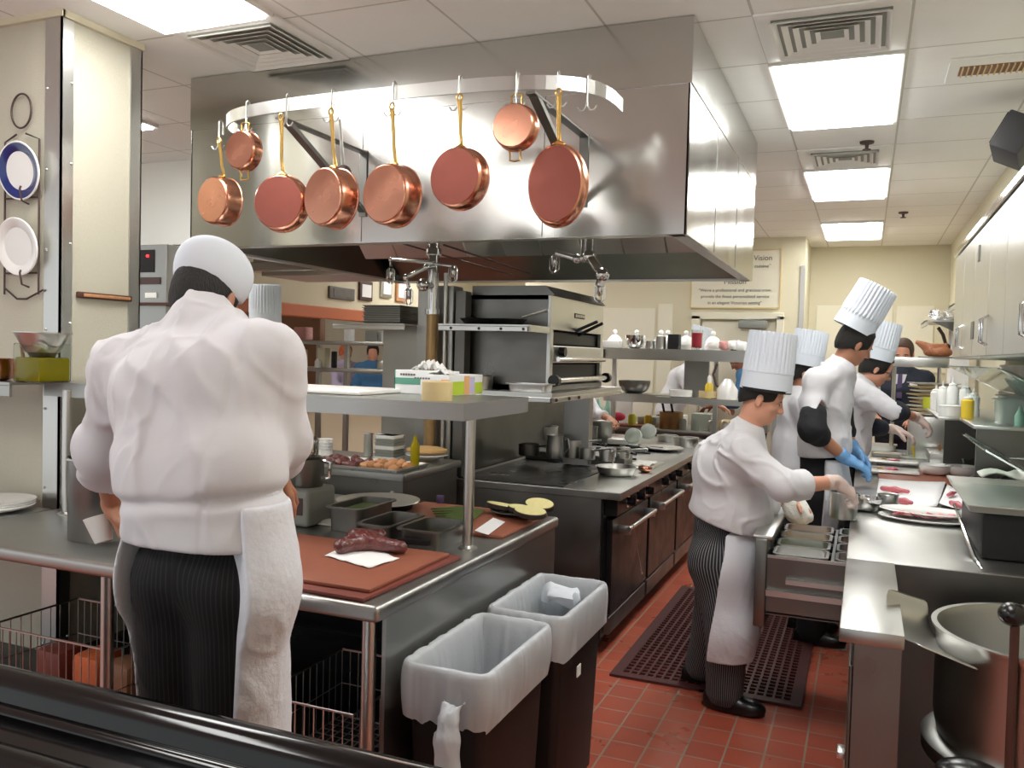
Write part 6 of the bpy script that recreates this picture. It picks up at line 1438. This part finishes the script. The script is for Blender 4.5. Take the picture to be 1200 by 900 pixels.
# framed notice on step wall
nb=thing('framed_notice','large framed mission notice with ornate grey lettering above the door','sign',(-1.47,10.38,2.43))
x0,x1,z0,z1=-1.98,-.96,1.95+.0,2.93
z0=PY(860,393,10.38).z+.0; z0=2.0 if z0<1.8 else z0; z0=2.27
z0=PY(860,360,10.38).z
s=MB(); s.box(x0,x1,10.375,10.395,z0,z1); s.build('board','wall_panel',nb,smooth=False)
s=MB(); [s.box(a,b,10.365,10.378,c_,d_) for a,b,c_,d_ in ((x0-.015,x1+.015,z1,z1+.015),(x0-.015,x1+.015,z0-.015,z0),(x0-.015,x0,z0,z1),(x1,x1+.015,z0,z1))]; s.build('frame','beige_ceramic',nb,smooth=False)
cx=(x0+x1)/2
for (dz,sz,tx) in ((z0+.30,.105,'Mission'),(z0+.20,.062,'"We\'re a professional and gracious crew,'),(z0+.125,.062,'provide the finest personalized service'),(z0+.05,.062,'in an elegant Victorian setting"')):
    text('notice_lettering',tx,sz*.82,facing((cx,10.372,dz),(0,-1,0)),'text_grey',nb)
text('notice_lettering','Vision',.085,facing((x1-.2,10.372,z1-.09),(0,-1,0)),'text_grey',nb)
text('notice_lettering','cuisine"',.06,facing((x1-.2,10.372,z0+.48),(0,-1,0)),'text_grey',nb)
# =================================================================== PLATE RACK ON THE LEFT COLUMN
pk=thing('plate_rack','black wrought iron plate rack hanging on the column at far left','plate rack',(-3.5,2.69,2.2))
def ringpts(c,rx,rz_,n=36): return [Vector((c[0]+rx*math.cos(2*PI*k/n),c[1],c[2]+rz_*math.sin(2*PI*k/n))) for k in range(n)]
q=PY(25,130,2.685); s=MB(); s.tube(ringpts(q,.062,.075),.0045,8,closed=True)
xa,xb=PY(6,200,2.685).x,PY(46,200,2.685).x
zt=PY(25,157,2.685).z; zb=PY(25,345,2.685).z
s.tube([(q.x-.03,2.685,zt+.0),(xa,2.685,zt-.03),(xa,2.685,zb)],.0045,8); s.tube([(q.x+.03,2.685,zt),(xb,2.685,zt-.03),(xb,2.685,zb)],.0045,8)
for z in (PY(25,232,2.685).z,PY(25,320,2.685).z): s.tube([(xa,2.685,z),(xb,2.685,z)],.0045,8)
s.tube([(xa,2.685,zb+.03),(q.x-.02,2.685,zb-.02),(q.x+.04,2.685,zb-.02),(xb+.03,2.685,zb+.02)],.0045,8); s.build('scroll_frame','iron',pk)
for k,(v) in enumerate((222,320)):
    h_=PY(28,v,2.66); s=MB(); s.tube([(h_.x,2.685,h_.z-.06),(h_.x,2.65,h_.z-.05),(h_.x,2.64,h_.z),(h_.x,2.645,h_.z+.012)],.0045,8); s.build('plate_hook','iron',pk)
for k,(u,v,m1,lab) in enumerate(((22,200,'china_blue','white plate with broad cobalt blue rim on the iron rack'),(20,289,'china','plain white embossed plate, lower one on the iron rack'))):
    c=PY(u,v,2.655); t=thing('display_plate',lab,'plate',c); M=Matrix.Translation(c)@Matrix.Rotation(math.radians(8),4,'X')@Matrix.Rotation(PI/2,4,'X'); r=.128
    s=MB(); s.lathe([(r*.6,-.016),(r*.98,-.003),(r,.003),(r*.975,.006),(r*.93,.005),(r*.6,-.010)],n=64); s.xf(M); s.build('plate_edge','china',t)
    s=MB(); s.lathe([(r*.94,.0045),(r*.93,.0055),(r*.66,-.004),(r*.60,-.012)],n=64,cap=False); s.xf(M); s.build('plate_rim',m1,t)
    s=MB(); s.lathe([(r*.665,-.005),(r*.62,-.007),(0,-.007)],n=48); s.xf(M); s.build('plate_well','china',t)
    if k==0:
        for (px_,py_,w_,h_,mm) in ((0,-.002,.03,.0018,'text_grey'),(0,-.014,.045,.0015,'text_grey'),(-.024,-.036,.018,.010,'lime_print'),(-.006,-.036,.012,.011,'orange_print'),(.012,-.034,.014,.014,'pink_plastic'),(.026,-.032,.010,.010,'pink_plastic'),(0,-.050,.06,.0018,'text_grey')):
            s=MB(); s.box(px_-w_/2,px_+w_/2,py_-h_/2,py_+h_/2,-.0072,-.0062,bev=.0004); s.xf(M); s.build('printed_mark',mm,t,smooth=False)
        s=MB(); s.prism([(0,-.008),(.009,.006),(-.009,.006)],'z',-.001,.0005); s.xf(M@Matrix.Translation((0,.04,-.006))); s.build('crest','iron',t,smooth=False)
    else:
        for k_ in range(8):
            s=MB(); s.box(-.034+.006*(k_%3),.034-.005*(k_%2),.03-.011*k_,.0315-.011*k_,-.0074,-.0066); s.xf(M); s.build('engraved_line','text_grey',t,smooth=False)
# copper bar on the column side
p0=PX(88,345,-3.27); p1=PX(152,351,-3.27); t=thing('knife_bar','dark-framed wooden bar fixed on the side of the column','bar',(-3.26,(p0.y+p1.y)/2,p0.z))
s=MB(); s.box(-3.268,-3.252,p0.y,p1.y,p0.z-.014,p0.z+.014,bev=.006); s.build('bar_frame','board_edge',t); s=MB(); s.box(-3.253,-3.249,p0.y+.03,p1.y-.012,p0.z-.007,p0.z+.007,bev=.002); s.build('bar_inlay','roast_tan',t)
# =================================================================== LEFT BACK AREA
ov=thing('wall_oven','grey control unit with red light between column and hood','oven',(-4.7,4.9,0))
s=MB(); a=PY(166,287,4.9); b=PY(195,352,4.9); s.box(a.x-.4,b.x,4.9,5.18,0,a.z,bev=.004); s.build('oven_body','table_steel',ov,smooth=False)
a=PY(167,293,4.9); b=PY(181,319,4.9); s=MB(); s.box(a.x-.1,b.x,4.893,4.9,b.z,a.z); s.build('display_panel','black_plastic',ov,smooth=False)
c=PY(173,300,4.89); s=MB(); s.sphere(c,.012,10); s.build('indicator_lamp','led_red',ov)
a=PY(166,325,4.89);b=PY(187,333,4.89); s=MB(); s.box(a.x-.1,b.x,4.89,4.9,b.z,a.z); s.build('slot','iron',ov,smooth=False)
a=PY(170,343,4.89);b=PY(183,349,4.89); s=MB(); s.box(a.x,b.x,4.889,4.9,b.z,a.z); s.build('button_label','white_paint',ov,smooth=False)
a=PY(166,352,4.88);b=PY(205,358,4.88); s=MB(); s.box(a.x-.1,b.x,4.85,5.18,b.z,b.z+.02); s.build('shelf_lip','board_edge',ov,smooth=False)
# shelving seen left of the riser
rsx=thing('rear_shelving','long steel shelving in the left background with crockery and boxes','shelving',(-4.0,6.5,0))
SY=6.4
zs=[PY(400,399,SY).z,PY(400,437,SY).z]
x0,x1=PY(300,400,SY).x,PY(468,400,SY).x
for z in (PY(420,400,SY).z,PY(420,430,SY).z-.02,1.2):
    s=MB(); s.box(x0,x1,SY,SY+.35,z-.035,z,bev=.004); s.build('shelf_board','table_steel',rsx)
for u in (365,398,464): x=PY(u,400,SY).x; s=MB(); s.box(x-.02,x+.02,SY+.1,SY+.14,0,PY(420,380,SY).z); s.build('post','table_steel',rsx,smooth=False)
zA=PY(420,400,SY).z; zB=PY(420,430,SY).z-.02
items=[(352,18,.12,'pinkish box','meat_pink',zA),(372,12,.2,'brown shelf box','frame_wood',zA),(408,10,.15,'white card with a reddish picture','paper',zA),(436,18,.10,'dark green tub','grey_plastic',zA),(452,10,.10,'pale grey tub','white_plastic',zA),
       (352,12,.16,'beige tall box','beige_ceramic',zB),(378,12,.18,'cream canister','wall_beige',zB),(392,6,.15,'black narrow box','black_plastic',zB),(376,4,.08,'small white bottle','china',zB+0),(448,12,.08,'steel pan','steel',zB)]
for i,(u,w_,h_,lab,m_,z) in enumerate(items):
    x=PY(u,400,SY+.1).x; wd=w_*.0035; s=MB()
    if 'bottle' in lab: s.lathe([(.03,0),(.03,h_*.7),(.012,h_),(0,h_)],(x,SY+.06,z),n=16)
    else: s.box(x-wd,x+wd,SY+.08,SY+.08+wd*2,z+.001,z+h_,bev=.008)
    tag(s.build('shelf_box' if 'bottle' not in lab else 'small_bottle',m_),lab+' on the %s left rear shelf'%('upper' if z==zA else 'lower'),'box' if 'bottle' not in lab else 'bottle')
# framed pictures on the left wall above the orange beam
for i,(u,v,w_,h_,lab,m_) in enumerate(((400,336,.9,.25,'dark wide framed picture above the orange beam','photo_dark'),(428,333,.5,.42,'dark framed picture with white centre above the orange beam','iron'),(452,330,.45,.42,'thin-framed white notice above the orange beam','steel'),(470,333,.5,.5,'wood-framed picture nearest the service pipe','roast_tan'))):
    w_*=.55; h_*=.55; p=PX(u,v+8,-5.49); t=thing('framed_picture',lab,'picture',p)
    s=MB(); s.box(-5.50,-5.47,p.y-w_/2,p.y+w_/2,p.z-h_/2,p.z+h_/2,bev=.008); s.build('frame',m_,t,smooth=False)
    s=MB(); s.box(-5.47,-5.465,p.y-w_*.36,p.y+w_*.36,p.z-h_*.32,p.z+h_*.32); s.build('print','paper' if i else 'photo_dark',t,smooth=False)
# tables/partition beyond the pass opening
s=MB(); s.box(-5.75,-5.35,5.6,10.2,1.05,1.08,bev=.01); struct(s.build('trim_7','table_steel'))
# =================================================================== PEOPLE
def person(label,c,group=None):
    return thing('person',label,'person',(c[0],c[1],0),group)
# ---- big chef seen from behind at the prep table
J=dict(head=PY(243,350,1.86),neck=PY(240,383,1.76),chest=PY(235,455,1.67),waist=PY(236,570,1.61),pelvis=PY(245,650,1.60),
       sl=PY(150,434,1.72),sr=PY(312,424,1.72),el=PY(124,525,1.76),wl=PY(132,590,1.93),er=PY(326,512,1.78),wr=PY(322,555,2.02),hf=(-.12,.86,-.50),hu=(-.06,.5,.86))
pe=J['pelvis']
J.update(hipl=Vector((pe.x-.085,pe.y,pe.z-.06)),hipr=Vector((pe.x+.085,pe.y,pe.z-.06)),kneel=Vector((pe.x-.078,pe.y+.03,.55)),kneer=Vector((pe.x+.085,pe.y+.03,.55)),ankl=Vector((pe.x-.09,pe.y,.10)),ankr=Vector((pe.x+.10,pe.y-.02,.10)))
J['hl']=dict(d=(.35,.15,-.9),n=(-.75,-.5,-.2),curl=.8,thumb=-1); J['hr']=dict(d=(-.2,.8,-.5),n=(.5,.2,.8),curl=.6,thumb=1)
ch=person('big chef seen from behind in white jacket, white cap and apron at the prep table',pe)
person_body(ch,J,'skin_tan',.006,bulk=1.1,s=1.1)
wst=J['waist']; tie=PY(236,597,1.47)
jacket(ch,J,(PY(240,650,1.48),(.02,-.05,-1)),vox=.006,bulk=1.0,depth=.115,width=.105,arm=(.080,.078,.070),sleeve=(.42,.5),amp=.0095,seed=21,skirt=.0,shoulder=.078,neckr=.092,fz=3,fx=6,shear=.55,
   pinch=(Vector((wst.x,wst.y,tie.z)),.10,.016,.235),seam=(PY(230,480,1.46).x,1.60,PY(230,480,1.46).z,-.02),
   extra=[cone(J['sl'],J['waist'].lerp(J['sl'],.45),.06,.10,.08),cone(J['sr'],J['waist'].lerp(J['sr'],.45),.06,.10,.08),
          cone(wst+Vector((-.09,-.01,.045)),wst+Vector((.09,-.01,.05)),.115,.115,.06),cone(pe+Vector((-.07,0,.02)),pe+Vector((.07,0,.02)),.118,.118,.05)])
trousers(ch,J,'stripe_dark',.008,bulk=1.0,r=(.106,.108,.10))
wrap_apron(ch,J,.40,tie.z-.0,(.45,.89),vox=.006,r=(.121,.113,.114),open_dot=.0,lft=.176,flare=.03,seed=3,bulk=1.0,amp=.003,extra=[cone(pe+Vector((.075,0,.02)),wst+Vector((.085,0,.03)),.130,.128,.03)])
s=MB(); pts=[]
for k in range(48):
    a=2*PI*k/48; x=wst.x+(.088+.118)*math.cos(a); pts.append(Vector((x,wst.y+.120*math.sin(a),tie.z+(x-wst.x)*.10+.003*math.sin(5*a))))
rings=[]
for p in pts+[pts[0]]:
    e=Vector((p.x-wst.x,p.y-wst.y,0)).normalized(); rings.append([p+e*.004+Vector((0,0,-.010)),p+e*.007,p+e*.004+Vector((0,0,.010)),p-e*.006])
s.loft(rings,cap0=False,cap1=False); s.build('apron_tie','apron_white',ch)
f,u,r=frame(J['hf'],J['hu']); hc=J['head']; R_=Rm(f,u,r)
hair_cap(ch,J,'hair_black',front=.05,low=-.05,thick=.007)
def capost(D,X,Y,Z):
    z=(X-hc.x)*u.x+(Y-hc.y)*u.y+(Z-hc.z)*u.z; y=(X-hc.x)*f.x+(Y-hc.y)*f.y+(Z-hc.z)*f.z; x=(X-hc.x)*r.x+(Y-hc.y)*r.y+(Z-hc.z)*r.z
    return smax(D,(.030-z)+np.clip(y,-.1,.1)*.25-np.abs(x)*.35,.006)
c_=hc+u*.062-f*.012
link('white_cap',sdf_mesh([ell(c_,(.097,.116,.092),.03,R_),ell(c_+u*.035,(.096,.112,.068),.03,R_)],.004,capost,smooth=2),'hat_white',ch,angle=180)
shoe(ch,J['ankl'],(-.1,1)); shoe(ch,J['ankr'],(.15,1))
# paper cone / bag in his left hand
c=J['wl']+Vector((-.035,-.01,-.085)); s=MB(); s.lathe([(.026,-.035),(.033,.0),(.042,.045),(.040,.045),(.031,.0),(.0,-.03)],n=28); s.xf(Matrix.Translation(c)@Matrix.Rotation(-.35,4,'Y')); tag(s.build('white_scoop','white_plastic'),'small white cup held in the left hand of the big chef','cup')
# ---- woman chef at the open drawer
J=dict(head=PY(894,466,4.10),neck=PY(873,506,4.10),chest=PY(857,548,4.10),waist=PY(853,605,4.12),pelvis=PY(846,640,4.14),
       sr=PY(868,530,3.92),sl=PY(872,522,4.27),er=PY(918,570,3.86),wr=PY(980,565,4.08),el=PY(905,585,4.36),wl=PY(925,582,4.42),hf=(.92,.05,-.36),hu=(.34,0,.93))
J.update(hipr=PY(842,658,4.05),hipl=PY(848,655,4.25),kneer=PY(853,735,4.04),kneel=PY(838,730,4.3))
a=PZ(848,831,0); J['ankr']=Vector((a.x,a.y,.09)); a=PZ(822,800,0); J['ankl']=Vector((a.x,a.y,.09))
J['hr']=dict(d=(.80,.35,-.55),n=(.35,-.3,.85),curl=1.0,thumb=-1,s=.95); J['hl']=dict(d=(.9,-.1,-.5),n=(0,.3,.9),curl=.8,thumb=1,s=.95)
wo=person('chef with tall pleated hat bending over the open drawer, white jacket and striped trousers',J['pelvis'])
person_body(wo,J,'skin',.005,s=1.02,head_s=.96)
jacket(wo,J,(PY(836,612,3.98),(-.30,0,-1)),vox=.006,depth=.140,width=.075,arm=(.076,.068,.062),sleeve=(.10,.4),amp=.013,seed=5,skirt=.02,shoulder=.075,neckr=.064,fx=7,fz=5,rot=.6,
   belly=(PY(866,597,4.12),(.155,.175,.13)),extra=[cone(J['chest'],J['chest']+Vector((.06,0,-.05)),.13,.12,.1),cone(J['pelvis']+Vector((-.03,0,.06)),J['pelvis']+Vector((.02,0,0)),.16,.165,.06)])
trousers(wo,J,'stripe_grey',.007,r=(.135,.105,.085),amp=.004)
wrap_apron(wo,J,.26,J['pelvis'].z+.10,(1,-.12),vox=.006,r=(.148,.128,.105),open_dot=-.075,tslope=.06,flare=.02,seed=8,extra=[cone(J['hipr'],J['kneer'],.15,.13,.05),cone(J['kneer'],J['ankr'],.13,.125,.05),cone(J['pelvis']+Vector((.03,0,.08)),J['pelvis']+Vector((.03,0,0)),.17,.17,.05)])
hair_cap(wo,J,'hair_black',front=.06,low=-.016,hs=.96,thick=.006); eyes(wo,J,.96)
f,u,r=frame(J['hf'],J['hu']); hb=PY(897,457,4.10)
toque(wo,hb,(.10,0,1),(1,0,0),.112,.100,.265)
s=MB(); M=Matrix.Translation(hb); s.lathe([(.1125,-.006),(.114,-.005),(.1145,.006),(.1135,.007)],(0,0,0),n=60,sx=.97*1.05,sy=.97); s.xf(Matrix.Translation(hb)@Matrix.Rotation(.1,4,'Y')); s.build('hat_band','hat_black_band',wo)
shoe(wo,J['ankr'],(1,-.12)); shoe(wo,J['ankl'],(1,.1))
# clear glove on the near hand
def glove(root,J,side,m_,g=.0025,s=1.0,vox=.004):
    k=side; W=Vector(J['w'+k]); E=Vector(J['e'+k]); a=dict(J['h'+k]); pr=hand_prims(W,a['d'],a['n'],a.get('s',1)*s,a.get('curl',.5),a.get('spread',1),a.get('thumb',1),g); pr.append(cone(W,W.lerp(E,.14),.029*s+g,.033*s+g,.01))
    return link('glove',sdf_mesh(pr,vox,smooth=1),m_,root,angle=180)
m=mat('glove_clear','F0E6E0',.35,bump=.4,bscale=50); nt=m.node_tree; b=nt.nodes['Principled BSDF']; t_=N(m,'ShaderNodeBsdfTransparent'); mx=N(m,'ShaderNodeMixShader'); mx.inputs[0].default_value=.45; nt.links.new(t_.outputs[0],mx.inputs[2]); nt.links.new(b.outputs[0],mx.inputs[1]); nt.links.new(mx.outputs[0],nt.nodes['Material Output'].inputs[0])
glove(wo,J,'r','glove_clear',.003,1.02)
# towel in her far hand
p=PY(934,596,4.40)
me=sdf_mesh([cone(p+Vector((-.05,0,.06)),p+Vector((.0,0,-.02)),.04,.055,.04),cone(p,p+Vector((.05,-.02,-.035)),.05,.03,.04)],.006,folds(None,.008,28,10,7)); tag(link('white_towel',me,'towel',angle=180),'white towel bunched in the hand of the woman chef over the drawer','towel')
# ---- tall chef with blue gloves
J=dict(head=PY(1003,402,5.32),neck=PY(983,431,5.30),chest=PY(968,470,5.30),waist=PY(966,520,5.30),pelvis=PY(962,560,5.30),
       sr=PY(957,447,5.12),sl=PY(985,440,5.48),er=PY(951,503,5.00),wr=PY(991,537,5.14),el=PY(985,495,5.60),wl=PY(1001,526,5.55),hf=(.78,.38,-.50),hu=(.47,.05,.88))
J.update(hipr=PY(958,580,5.2),hipl=PY(965,578,5.42)); 
a=PZ(952,745,0); J['ankr']=Vector((a.x,5.25,.09)); J['ankl']=Vector((a.x-.05,5.5,.09)); J['kneer']=(J['hipr']+J['ankr'])/2+Vector((.02,0,.02)); J['kneel']=(J['hipl']+J['ankl'])/2
J['hr']=dict(d=(.90,.2,-.42),n=(.35,-.2,.9),curl=.55,thumb=-1,s=1.0); J['hl']=dict(d=(.6,-.2,-.7),n=(.5,.5,.6),curl=.55,thumb=1,s=1.0)
tc=person('tall chef with leaning pleated hat and blue gloves dressing plates at the right counter',J['pelvis'])
person_body(tc,J,'skin_tan',.006,s=1.05)
jacket(tc,J,(PY(950,536,5.2),(.1,0,-1)),vox=.007,depth=.105,width=.075,arm=(.068,.066,.064),sleeve=(-.2,-.2),amp=.012,seed=33,skirt=.02,shoulder=.07,neckr=.062,fx=7,fz=4,rot=.3)
for k in 'rl':
    E=Vector(J['e'+k]); W=Vector(J['w'+k]); d=(W-E).normalized(); S=Vector(J['s'+k]); dd=(E-S).normalized()
    me=sdf_mesh([cone(E-dd*.085,E,.074,.074,.02),cone(E,E+d*.065,.072,.064,.02)],.007,folds(None,.005,14,14,3)); link('black_cuff',me,'black_cloth',tc,angle=180)
trousers(tc,J,'black_cloth',.009,r=(.12,.095,.085))
wrap_apron(tc,J,.35,J['pelvis'].z+.12,(1,.1),vox=.009,r=(.135,.12,.12),open_dot=-.01,seed=12)
hair_cap(tc,J,'hair_black',front=.06,low=-.045,thick=.009); eyes(tc,J)
hb=Vector(J['head'])+Vector((.47,.05,.88)).normalized()*.058-Vector((.02,0,0)); hb=PY(999,386,5.32)
toque(tc,hb,(.46,.03,.88),(1,.3,0),.114,.104,.275,pleat=.005)
glove(tc,J,'r','glove_blue',.004,1.05); glove(tc,J,'l','glove_blue',.004,1.05)
shoe(tc,J['ankr'],(1,-.1)); shoe(tc,J['ankl'],(1,.1))
# ---- generic standing figures
def generic(label,x,y,h,face,lean=.0,arms=((.25,-.32),(.25,-.32)),skin='skin',top='cloth_white',legs='black_cloth',hair='hair_brown',hat=None,side=(.0,0),vox=.009,seat=False,bulk=1.0,headdown=.3,sleeve=(.4,.6),elbow=None,dz=0,eye=True,hatkw={}):
    F=Vector((math.cos(face),math.sin(face),0)); Rr=Vector((F.y,-F.x,0)); O=Vector((x,y,0)); q=h/1.75
    P=lambda a,b,c: O+F*a*q+Rr*b*q+Vector((0,0,c*q+dz))
    L=lean; pz=.95
    J=dict(pelvis=P(0,0,pz),waist=P(L*.12,0,pz+.15),chest=P(L*.30,0,pz+.35),neck=P(L*.48,0,pz+.51-.1*L),head=P(L*.60+.03*headdown,0,pz+.665-.14*L))
    J['hf']=F*math.cos(headdown)-Vector((0,0,1))*math.sin(headdown); J['hu']=Vector((0,0,1))*math.cos(headdown)+F*math.sin(headdown)
    nz=pz+.45-.1*L
    for k,sg,(fw,dn) in (('r',1,arms[0]),('l',-1,arms[1])):
        S=P(L*.44,.18*sg,nz); E=P(L*.44+fw*.35,.23*sg,nz-.27+.05*fw); W=E+(F*max(.2,fw)+Rr*sg*-.08+Vector((0,0,.05+dn*.3))).normalized()*.25*q
        J['s'+k]=S;J['e'+k]=E;J['w'+k]=W; J['h'+k]=dict(d=(W-E)+Vector((0,0,-.05)),n=(0,0,1),curl=.6,thumb=-1 if k=='r' else 1)
        if seat:
            J['hip'+k]=P(0,.09*sg,pz-.03); J['knee'+k]=P(.42,.1*sg,pz); J['ank'+k]=P(.42,.1*sg,pz-.42)
        else:
            J['hip'+k]=P(0,.09*sg,pz-.07); J['knee'+k]=P(.02,.1*sg,.50); J['ank'+k]=P(0,.11*sg,.09/q)
    rt=person(label,O); person_body(rt,J,skin,vox,s=1.0*q,head_s=q,bulk=bulk)
    jacket(rt,J,(P(0,0,pz-.10),(0,0,-1)),vox=vox,depth=.105*q,width=.09*q,arm=(.062*q,.058*q,.052*q),sleeve=sleeve,amp=.006,seed=int(x*10)%20,skirt=.02,shoulder=.06*q,neckr=.06*q,mat_=top,bulk=bulk,rot=face,name='jacket')
    trousers(rt,J,legs,.012,r=(.105*q,.085*q,.075*q),name='trousers',hem=.03 if not seat else -5,top=J['pelvis'].z+.10)
    hair_cap(rt,J,hair,front=.05,low=-.04,hs=q,thick=.010,vox=.006)
    if eye: eyes(rt,J,q)
    if hat: toque(rt,J['head']+Vector(J['hu'])*.05*q-F*.005,Vector(J['hu']),F,.112,.104,hat,**hatkw)
    if not seat:
        for k in 'rl': shoe(rt,J['ank'+k],(F.x,F.y))
    return rt,J
# chef behind the woman (only hat and back show)
hp=PY(930,424,6.2)
generic('chef in tall hat mostly hidden between the woman chef and the tall chef',hp.x,6.2,1.72,math.radians(8),lean=.12,hat=.24,hair='hair_black',skin='skin_tan',headdown=.15)
# rear chef with glasses
J=dict(head=PY(1028,431,6.40),neck=PY(1010,450,6.40),chest=PY(1000,478,6.40),waist=PY(992,520,6.40),pelvis=PY(986,550,6.40),
       sr=PY(1003,458,6.22),sl=PY(1015,455,6.6),er=PY(1050,482,6.15),wr=PY(1074,489,6.40),el=PY(1020,500,6.62),wl=PY(1048,503,6.66),hf=(.85,.12,-.50),hu=(.46,0,.88))
pe=J['pelvis']; J.update(hipr=Vector((pe.x,pe.y-.1,pe.z-.05)),hipl=Vector((pe.x,pe.y+.1,pe.z-.05)),kneer=Vector((pe.x,pe.y-.1,.5)),kneel=Vector((pe.x,pe.y+.1,.5)),ankr=Vector((pe.x,pe.y-.1,.09)),ankl=Vector((pe.x,pe.y+.1,.09)))
J['hr']=dict(d=(.8,.1,-.6),n=(.5,-.2,.8),curl=.8,thumb=-1); J['hl']=dict(d=(.9,-.1,-.3),n=(.2,0,.9),curl=.6,thumb=1)
rc_=person('chef with glasses and tall hat at the far part of the right counter, black cuffs',pe)
person_body(rc_,J,'skin',.006,s=1.0)
jacket(rc_,J,(PY(1000,545,6.3),(0,0,-1)),vox=.008,depth=.12,width=.07,arm=(.080,.075,.068),sleeve=(-.12,-.12),amp=.011,seed=41,skirt=.02,shoulder=.07,neckr=.06)
for k in 'rl':
    E=Vector(J['e'+k]); W=Vector(J['w'+k]); d=(W-E).normalized()
    link('black_cuff',sdf_mesh([cone(E-d*.0,E+d*.07,.072,.060,.02)],.007,folds(None,.004,14,14,3)),'suit_navy',rc_,angle=180)
trousers(rc_,J,'black_cloth',.012,r=(.115,.09,.08)); hair_cap(rc_,J,'hair_black',front=.055,low=-.05,thick=.012,vox=.006); eyes(rc_,J)
toque(rc_,PY(1026,421,6.40),(.22,.0,.95),(1,0,0),.112,.10,.26)
f,u,r=frame(J['hf'],J['hu']); hc=Vector(J['head']); s=MB()
for sg in (1,-1):
    q=hc+r*sg*.034+f*.095+u*.0; s.tube([q+r*(.022*math.cos(a))+u*(.016*math.sin(a)) for a in [2*PI*k/16 for k in range(16)]],.0018,6,closed=True)
    s.tube([hc+r*sg*.056+f*.092+u*.004,hc+r*sg*.080+f*.0+u*.004],.002,6)
s.build('eyeglasses','iron',rc_)
glove(rc_,J,'r','glove_clear',.003); glove(rc_,J,'l','glove_clear',.003)
for k in 'rl': shoe(rc_,J['ank'+k],(1,0))
# man in dark suit beyond the end shelf
hp=PY(1059,409,8.75)
gm,J=generic('man in dark suit jacket, white shirt and purple tie behind the end shelf',hp.x-.0,8.78,hp.z+.11,math.radians(-100),top='suit_navy',legs='suit_navy',hair='hair_brown',headdown=.35,sleeve=(.9,.9),bulk=1.15,arms=((.3,-.4),(.3,-.4)))
n_=J['neck']; F=Vector((math.cos(math.radians(-100)),math.sin(math.radians(-100)),0)); Rr=Vector((F.y,-F.x,0)); b0=n_+F*.115+Vector((0,0,-.03))
s=MB(); s.loft([[b0+Rr*.055,b0-Rr*.055,b0-Rr*.006+F*.03+Vector((0,0,-.20)),b0+Rr*.006+F*.03+Vector((0,0,-.20))],[b0+Rr*.055+F*.012,b0-Rr*.055+F*.012,b0-Rr*.006+F*.042+Vector((0,0,-.20)),b0+Rr*.006+F*.042+Vector((0,0,-.20))]]); s.build('shirt_front','cloth_white',gm,smooth=False)
b1=b0+F*.016; s=MB(); s.loft([[b1+Rr*.018,b1-Rr*.018,b1-Rr*.024+F*.03+Vector((0,0,-.22)),b1+Rr*.024+F*.03+Vector((0,0,-.22))],[b1+Rr*.018+F*.006,b1-Rr*.018+F*.006,b1-Rr*.024+F*.037+Vector((0,0,-.22)),b1+Rr*.024+F*.037+Vector((0,0,-.22))]]); s.build('necktie','purple_cloth',gm,smooth=False)
b2=n_+F*.135-Rr*.115+Vector((0,0,-.12)); s=MB(); s.lathe([(1,-.004),(1,.004),(.8,.006),(0,.006)],n=24); s.xf(facing(b2,F)@Matrix.Diagonal((.035,.025,1,1))); s.build('oval_badge','white_paint',gm)
# chef behind the rear pass shelf, only coat and hat show
hp=PY(782,445,8.95)
generic('chef in white coat and tilted tall hat behind the rear pass shelf',hp.x-.14,9.75,1.90,math.radians(-5),lean=.42,hat=.27,hair='hair_black',headdown=.25,arms=((.35,-.4),(.3,-.4)))
hp=PY(862,440,9.6)
generic('person in blue shirt bending behind the rear pass shelf at right',hp.x+.22,9.95,1.84,math.radians(185),lean=.35,top='blue_shirt',legs='suit_navy',hair='hair_black',skin='skin_dark',headdown=.8)
# worker behind the salamander, only forearm and gloved hands show
hp=PY(655,470,7.5)
g_,J=generic('worker hidden behind the salamander with one gloved forearm reaching right',hp.x-.05,7.75,1.68,math.radians(-35),lean=.2,hat=None,hair='hair_black',skin='skin_tan',arms=((.2,-.5),(.5,-.3)),sleeve=(.6,.6))
# tall hat behind the big chef's shoulder
hp=PY(311,378,4.75)
generic('cook in tall white hat half hidden behind the shoulder of the big chef',hp.x,4.75,1.89,math.radians(-60),hat=.27,hair='hair_black',headdown=.1,arms=((.3,-.4),(.3,-.4)))
# guests beyond the pass opening
hp=PX(405,412,-6.9); generic('guest with reddish hair and lavender top standing beyond the pass opening',-6.9,hp.y,hp.z+.12,math.radians(-20),top='lavender',legs='suit_navy',hair='orange_food',eye=False)
hp=PX(437,412,-6.3); generic('guest in blue top beyond the pass opening beside the lavender guest',-6.3,hp.y,hp.z+.12,math.radians(-60),top='blue_shirt',legs='black_cloth',hair='hair_black',eye=False)
